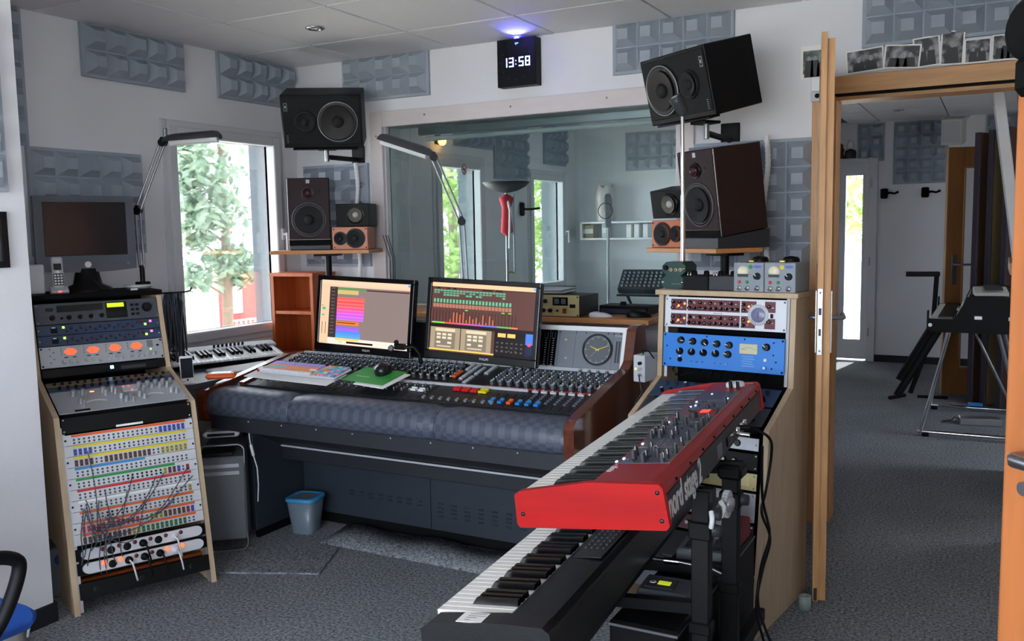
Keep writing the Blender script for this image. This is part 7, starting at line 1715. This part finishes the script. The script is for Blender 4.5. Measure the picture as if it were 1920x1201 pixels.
MB().cyl((0.27, 0.10, 0.712), (0.58, 0.18, 0.04), 0.009, n=8).build('brace', STEEL, es); MB().cyl((0.03, 1.12, 0.04), (0.56, 0.95, 0.04), 0.007, n=8).build('brace', STEEL, es)
MB().box(0.02, 0.54, 0.04, 1.15, 0.706, 0.7195).build('top_frame', BLACK, es)
for (x, y) in ((0.0, 0.18), (0.55, 0.18), (0.0, 1.15), (0.55, 1.15)): MB().cyl((x, y, 0), (x, y, 0.022), 0.022, n=10).build('rubber_foot', BLACK, es)
t = thing('desk_telephone', 'pale office gadget lying on top of the electric piano', 'telephone', (-0.03, 6.30, 0.944), 5, None, 0)
MB().prism([(-0.10, 0.0), (0.10, 0.0), (0.10, 0.045), (-0.10, 0.018)], -0.085, 0.10, 'x').build('body', M('putty_plastic', (190, 188, 180), 0.5), t); b = MB(); b.box(-0.03, 0.07, -0.07, 0.08, 0.044, 0.048); b.build('dark_panel', DGREY, t, rot=(rad(8), 0, 0))
t = thing('sustain_pedal', 'silver foot pedal lying on the hall carpet under the electric piano', 'pedal', (-0.06, 6.90, 0), 8)
MB().rbox(-0.13, 0.13, -0.05, 0.06, 0, 0.05, 0.004).build('housing', SILVER, t); MB().tube([(-0.13, 0, 0.03), (-0.16, 0, 0.045), (-0.18, 0, 0.02), (-0.24, 0.02, 0.004)], 0.005, 6).build('lead', DGREY, t)
t = thing('folded_stand', 'black folded keyboard stand leaning beside the wooden hall door', 'keyboard stand', (-0.60, 7.66, 0), 10)
MB().tube([(-0.06, 0, 0.03), (0.26, 0.06, 0.60)], 0.030, 8).build('beam', BMETAL, t); MB().tube([(-0.03, 0.05, 0.14), (0.20, 0.10, 0.56), (0.26, 0.10, 0.60)], 0.045, 8).build('beam_cover', BLACK, t)
MB().tube([(0.05, 0.14, 0.03), (0.20, 0.14, 0.5), (0.22, 0.14, 0.98)], 0.018, 8).build('upright', BMETAL, t); MB().rbox(-0.01, 0.24, 0.10, 0.18, 0.972, 1.01, 0.006).build('top_arm', BLACK, t)
MB().tube([(-0.12, -0.06, 0.02), (0.0, 0.03, 0.03)], 0.016, 8).build('foot', BLACK, t); MB().cyl((0.10, 0.10, 0.012), (0.32, 0.10, 0.012), 0.012, n=8).build('foot_bar', BLACK, t)
tag(MB().rbox(-0.05, 0.05, -0.03, 0.03, 0, 0.05, 0.006).build('blue_box', BLUE, None, (-0.10, 7.44, 0.0)), 'small blue box on the hall carpet behind the pedal', 'box')
# cabinet with a leaning white frame just inside the hall
cb = thing('hall_cabinet', 'white cabinet at the right edge just beyond the doorway', 'cabinet', (0.10, 4.95, 0), 0)
MB().rbox(0.0, 0.5, 0.0, 0.7, 0.0, 1.14, 0.004).build('body', WHITEP, cb); MB().rbox(-0.04, 0.52, -0.02, 0.72, 1.1405, 1.20, 0.003).build('top_board', BEECHX, cb)
MB().box(-0.003, 0.0, 0.02, 0.68, 0.05, 1.10).build('side_door', LGREY, cb)
wf = thing('window_sash', 'white window sash leaning on the cabinet beyond the doorway', 'window sash', (0.075, 5.0, 1.2015), 0, None, 0, -8)
_b = MB(); 
_b.box(0, 0.05, 0, 0.05, 0, 0.88); _b.box(0, 0.05, 0.55, 0.60, 0, 0.88); _b.box(0, 0.05, 0.05, 0.55, 0, 0.06); _b.box(0, 0.05, 0.05, 0.55, 0.82, 0.88); _b.build('frame', PVC, wf, bev=0.004)
MB().box(0.02, 0.028, 0.05, 0.55, 0.06, 0.82).build('pane', M('dark_glass_pane', (70, 72, 80), 0.1), wf)
t = thing('pin_board', 'pale pink board leaning behind the white window sash', 'board', (0.16, 4.94, 1.2015), 0, None, 0, -6)
MB().rbox(0, 0.03, 0, 0.62, 0, 1.0, 0.004).build('panel', M('pale_pink_board', (206, 182, 172), 0.7), t)

# ================================================================== LIVE ROOM BEHIND THE STUDIO WINDOW
tl = thing('floor_lamp', 'uplighter floor lamp in the live room seen through the studio window', 'floor lamp', (-3.45, 6.32, 0))
MB().lathe([(0.0001, 0.025), (0.13, 0.02), (0.14, 0.0), (0.0001, 0.0)], 24).build('base', DGREY, tl); MB().cyl((0, 0, 0.02), (0, 0, 1.70), 0.011, n=12).build('pole', STEEL, tl); MB().cyl((0.05, 0.03, 1.05), (0.05, 0.03, 1.68), 0.007, n=8).build('side_rod', STEEL, tl)
MB().lathe([(0.02, 1.69), (0.09, 1.705), (0.16, 1.74), (0.19, 1.775), (0.185, 1.775), (0.09, 1.72), (0.0001, 1.715)], 28).build('bowl', DGREY, tl); MB().tube([(0.0, 0, 1.05), (0.025, 0.015, 1.06), (0.05, 0.03, 1.05)], 0.008, 6).build('switch_clip', GOLD, tl)
t = thing('red_cloth', 'red cloth tied around the floor lamp pole in the live room', 'cloth', (-3.45, 6.32, 1.35))
MB().lathe([(0.013, 0.0), (0.05, 0.03), (0.04, 0.14), (0.035, 0.22), (0.06, 0.30), (0.013, 0.33)], 14).build('wrap', M('red_cloth', (196, 40, 56), 0.8), t); MB().tube([(0.03, -0.03, 0.28), (0.06, -0.05, 0.2), (0.05, -0.05, -0.1)], 0.010, 6).build('white_tail', WHITEP, t)
t = thing('guitar_hook', 'dark wall hook beside the red cloth in the live room', 'wall hook', (-3.809, 7.25, 1.58), 90)
MB().rbox(-0.03, 0.03, -0.03, 0, -0.06, 0.06, 0.01).build('plate', BLACKM, t); MB().tube([(0, -0.03, 0), (0.06, -0.09, 0.0), (0.16, -0.11, 0.01)], 0.010, 6).build('arm', BLACKM, t)
t = thing('wall_lamp', 'glowing yellow wall lamp above the live room glass door', 'lamp', (-3.809, 5.88, 2.08), 90)
MB().rbox(-0.03, 0.03, -0.02, 0.0, -0.02, 0.06, 0.004).build('bracket', BLACK, t); b = MB(); b.lathe([(0.032*math.sin(PI*k/8)+0.0001, -0.032*math.cos(PI*k/8)) for k in range(9)], 16, o=(0, -0.05, 0)); b.build('bulb', LED('warm_bulb', (255, 180, 80), 3), t)
t = thing('no_smoking_sign', 'round no-smoking sign over the live room glass door', 'sign', (-3.779, 6.22, 1.885), 90)
MB().lathe([(0.0001, 0.003), (0.042, 0.003), (0.042, 0.0)], 24, axis='-y').build('disc', PAPER, t); MB().lathe([(0.034, 0.0034), (0.042, 0.0034)], 24, axis='-y').build('red_ring', RED, t); b = MB(Matrix.Rotation(rad(45), 4, 'Y')); b.box(-0.036, 0.036, -0.0042, -0.003, -0.004, 0.004); b.build('red_bar', RED, t); MB().box(-0.022, 0.022, -0.0038, -0.003, -0.004, 0.004).build('cigarette', BLACK, t)
sh = thing('wall_shelf', 'white wall shelves at the back of the live room', 'shelf', (-3.66, 8.449, 1.46), 0)
for z in (0.0, -0.16): MB().rbox(0, 0.78, -0.22, 0, z-0.018, z, 0.002).build('board', WHITEP, sh)
MB().box(0.0, 0.018, -0.22, 0, -0.16, 0.0).build('side_board', WHITEP, sh)
t = thing('plastic_bag', 'crumpled clear plastic bag on the live room shelf', 'bag', (-3.43, 8.33, 1.4605))
b = MB(); vs = []; n = 12
_rb = random.Random(21)
for j, (r_, z) in enumerate(((0.09, 0), (0.085, 0.10), (0.09, 0.22), (0.085, 0.31), (0.08, 0.35))):
    for k in range(n): a = 2*PI*k/n; q = r_*(1+_rb.uniform(-0.25, 0.2)); vs.append((q*math.cos(a), q*0.7*math.sin(a), z+(_rb.uniform(-0.03, 0.03) if z > 0.3 else 0)))
b._add(vs, [(j*n+k, j*n+(k+1) % n, (j+1)*n+(k+1) % n, (j+1)*n+k) for j in range(4) for k in range(n)], 0, True); b.build('film', M('clear_film', (216, 206, 200), 0.3), t)
for i, (x, w, h, c, lab) in enumerate(((-3.60, 0.13, 0.13, M('cardboard', (150, 136, 104), 0.8), 'brown box on the lower live room shelf'), (-3.42, 0.05, 0.14, LGREY, 'grey file on the lower live room shelf'), (-3.16, 0.05, 0.13, WHITEP, 'first white tin on the lower live room shelf'), (-3.08, 0.05, 0.13, WHITEP, 'second white tin on the lower live room shelf'), (-2.99, 0.05, 0.13, WHITEP, 'third white tin on the lower live room shelf'))):
    t = thing('shelf_box', lab, 'box', (x, 8.34, 1.3005), 0, 'boxes on the live room shelf')
    MB().rbox(-w/2, w/2, -0.07, 0.07, 0, h, 0.003).build('carton', c, t); MB().box(-w/2+0.004, w/2-0.004, -0.0715, -0.07, h*0.35, h*0.7).build('label', PAPER, t)
mx = thing('small_mixer', 'small grey mixer tilted on a stand in the live room', 'mixer', (-2.36, 6.42, 0.912), 6, None, 40)
MB().rbox(-0.17, 0.17, -0.02, 0.20, 0, 0.05, 0.004).build('case', SLATE, mx)
b = MB()
for i in range(9):
    for j in range(5): b.cyl((-0.14+0.035*i, 0.01+0.036*j, 0.05), (-0.14+0.035*i, 0.01+0.036*j, 0.062), 0.008, n=8)
b.build('knobs', LGREY, mx, kind='stuff')
ms2 = thing('mixer_stand', 'dark cross stand that holds the small live room mixer', 'stand', (-2.36, 6.52, 0))
for s in (-1, 1): MB().cyl((s*0.22, 0.0, 0.0), (-s*0.15, 0.0, 0.885), 0.014, n=8).build('leg', DGREY, ms2)
MB().box(-0.18, 0.18, -0.14, 0.14, 0.88, 0.893).build('tray', DGREY, ms2)
mc = thing('microphone_stand', 'microphone on a stand in the middle of the live room', 'microphone', (-2.47, 6.05, 0))
MB().lathe([(0.0001, 0.02), (0.13, 0.016), (0.14, 0.0), (0.0001, 0.0)], 20).build('base', DGREY, mc); MB().cyl((0, 0, 0.02), (0, 0, 1.40), 0.010, n=10).build('pole', STEEL, mc)
MB().lathe([(0.0001, 1.40), (0.022, 1.405), (0.026, 1.50), (0.03, 1.51), (0.03, 1.60), (0.018, 1.64), (0.0001, 1.645)], 16).build('microphone', MGREY, mc)
b = MB(); R_ = 0.055
b.tube([(R_*math.cos(2*PI*k/20), -0.05, 1.52+R_*math.sin(2*PI*k/20)) for k in range(21)], 0.003, 6); b.build('pop_ring', BLACK, mc)
ac = thing('guitar_amplifier', 'dark amplifier standing against the far live room wall', 'amplifier', (-3.05, 7.6, 0), 10)
MB().rbox(-0.33, 0.33, 0, 0.30, 0.03, 0.58, 0.01).build('cabinet', BLACK, ac); MB().rbox(-0.30, 0.30, -0.006, 0, 0.06, 0.46, 0.003).build('grille_cloth', DGREY, ac); MB().box(-0.30, 0.30, -0.006, 0, 0.49, 0.55).build('control_strip', SLATE, ac)
for (x, y) in ((-0.28, 0.04), (0.28, 0.04), (-0.28, 0.26), (0.28, 0.26)): MB().cyl((x, y, 0), (x, y, 0.031), 0.015, n=8).build('foot', BLACK, ac)
dk = thing('live_room_piano', 'dark upright piano block low in the live room behind the window', 'piano', (-2.95, 5.4, 0), 0)
MB().rbox(-0.55, 0.35, 0, 0.30, 0.0, 0.98, 0.006).build('cabinet', BLACK, dk); MB().rbox(-0.57, 0.37, -0.02, 0.32, 0.9805, 1.0, 0.004).build('lid', DGREY, dk); MB().rbox(-0.50, 0.30, -0.20, -0.0005, 0.60, 0.68, 0.006).build('key_shelf', BLACK, dk)
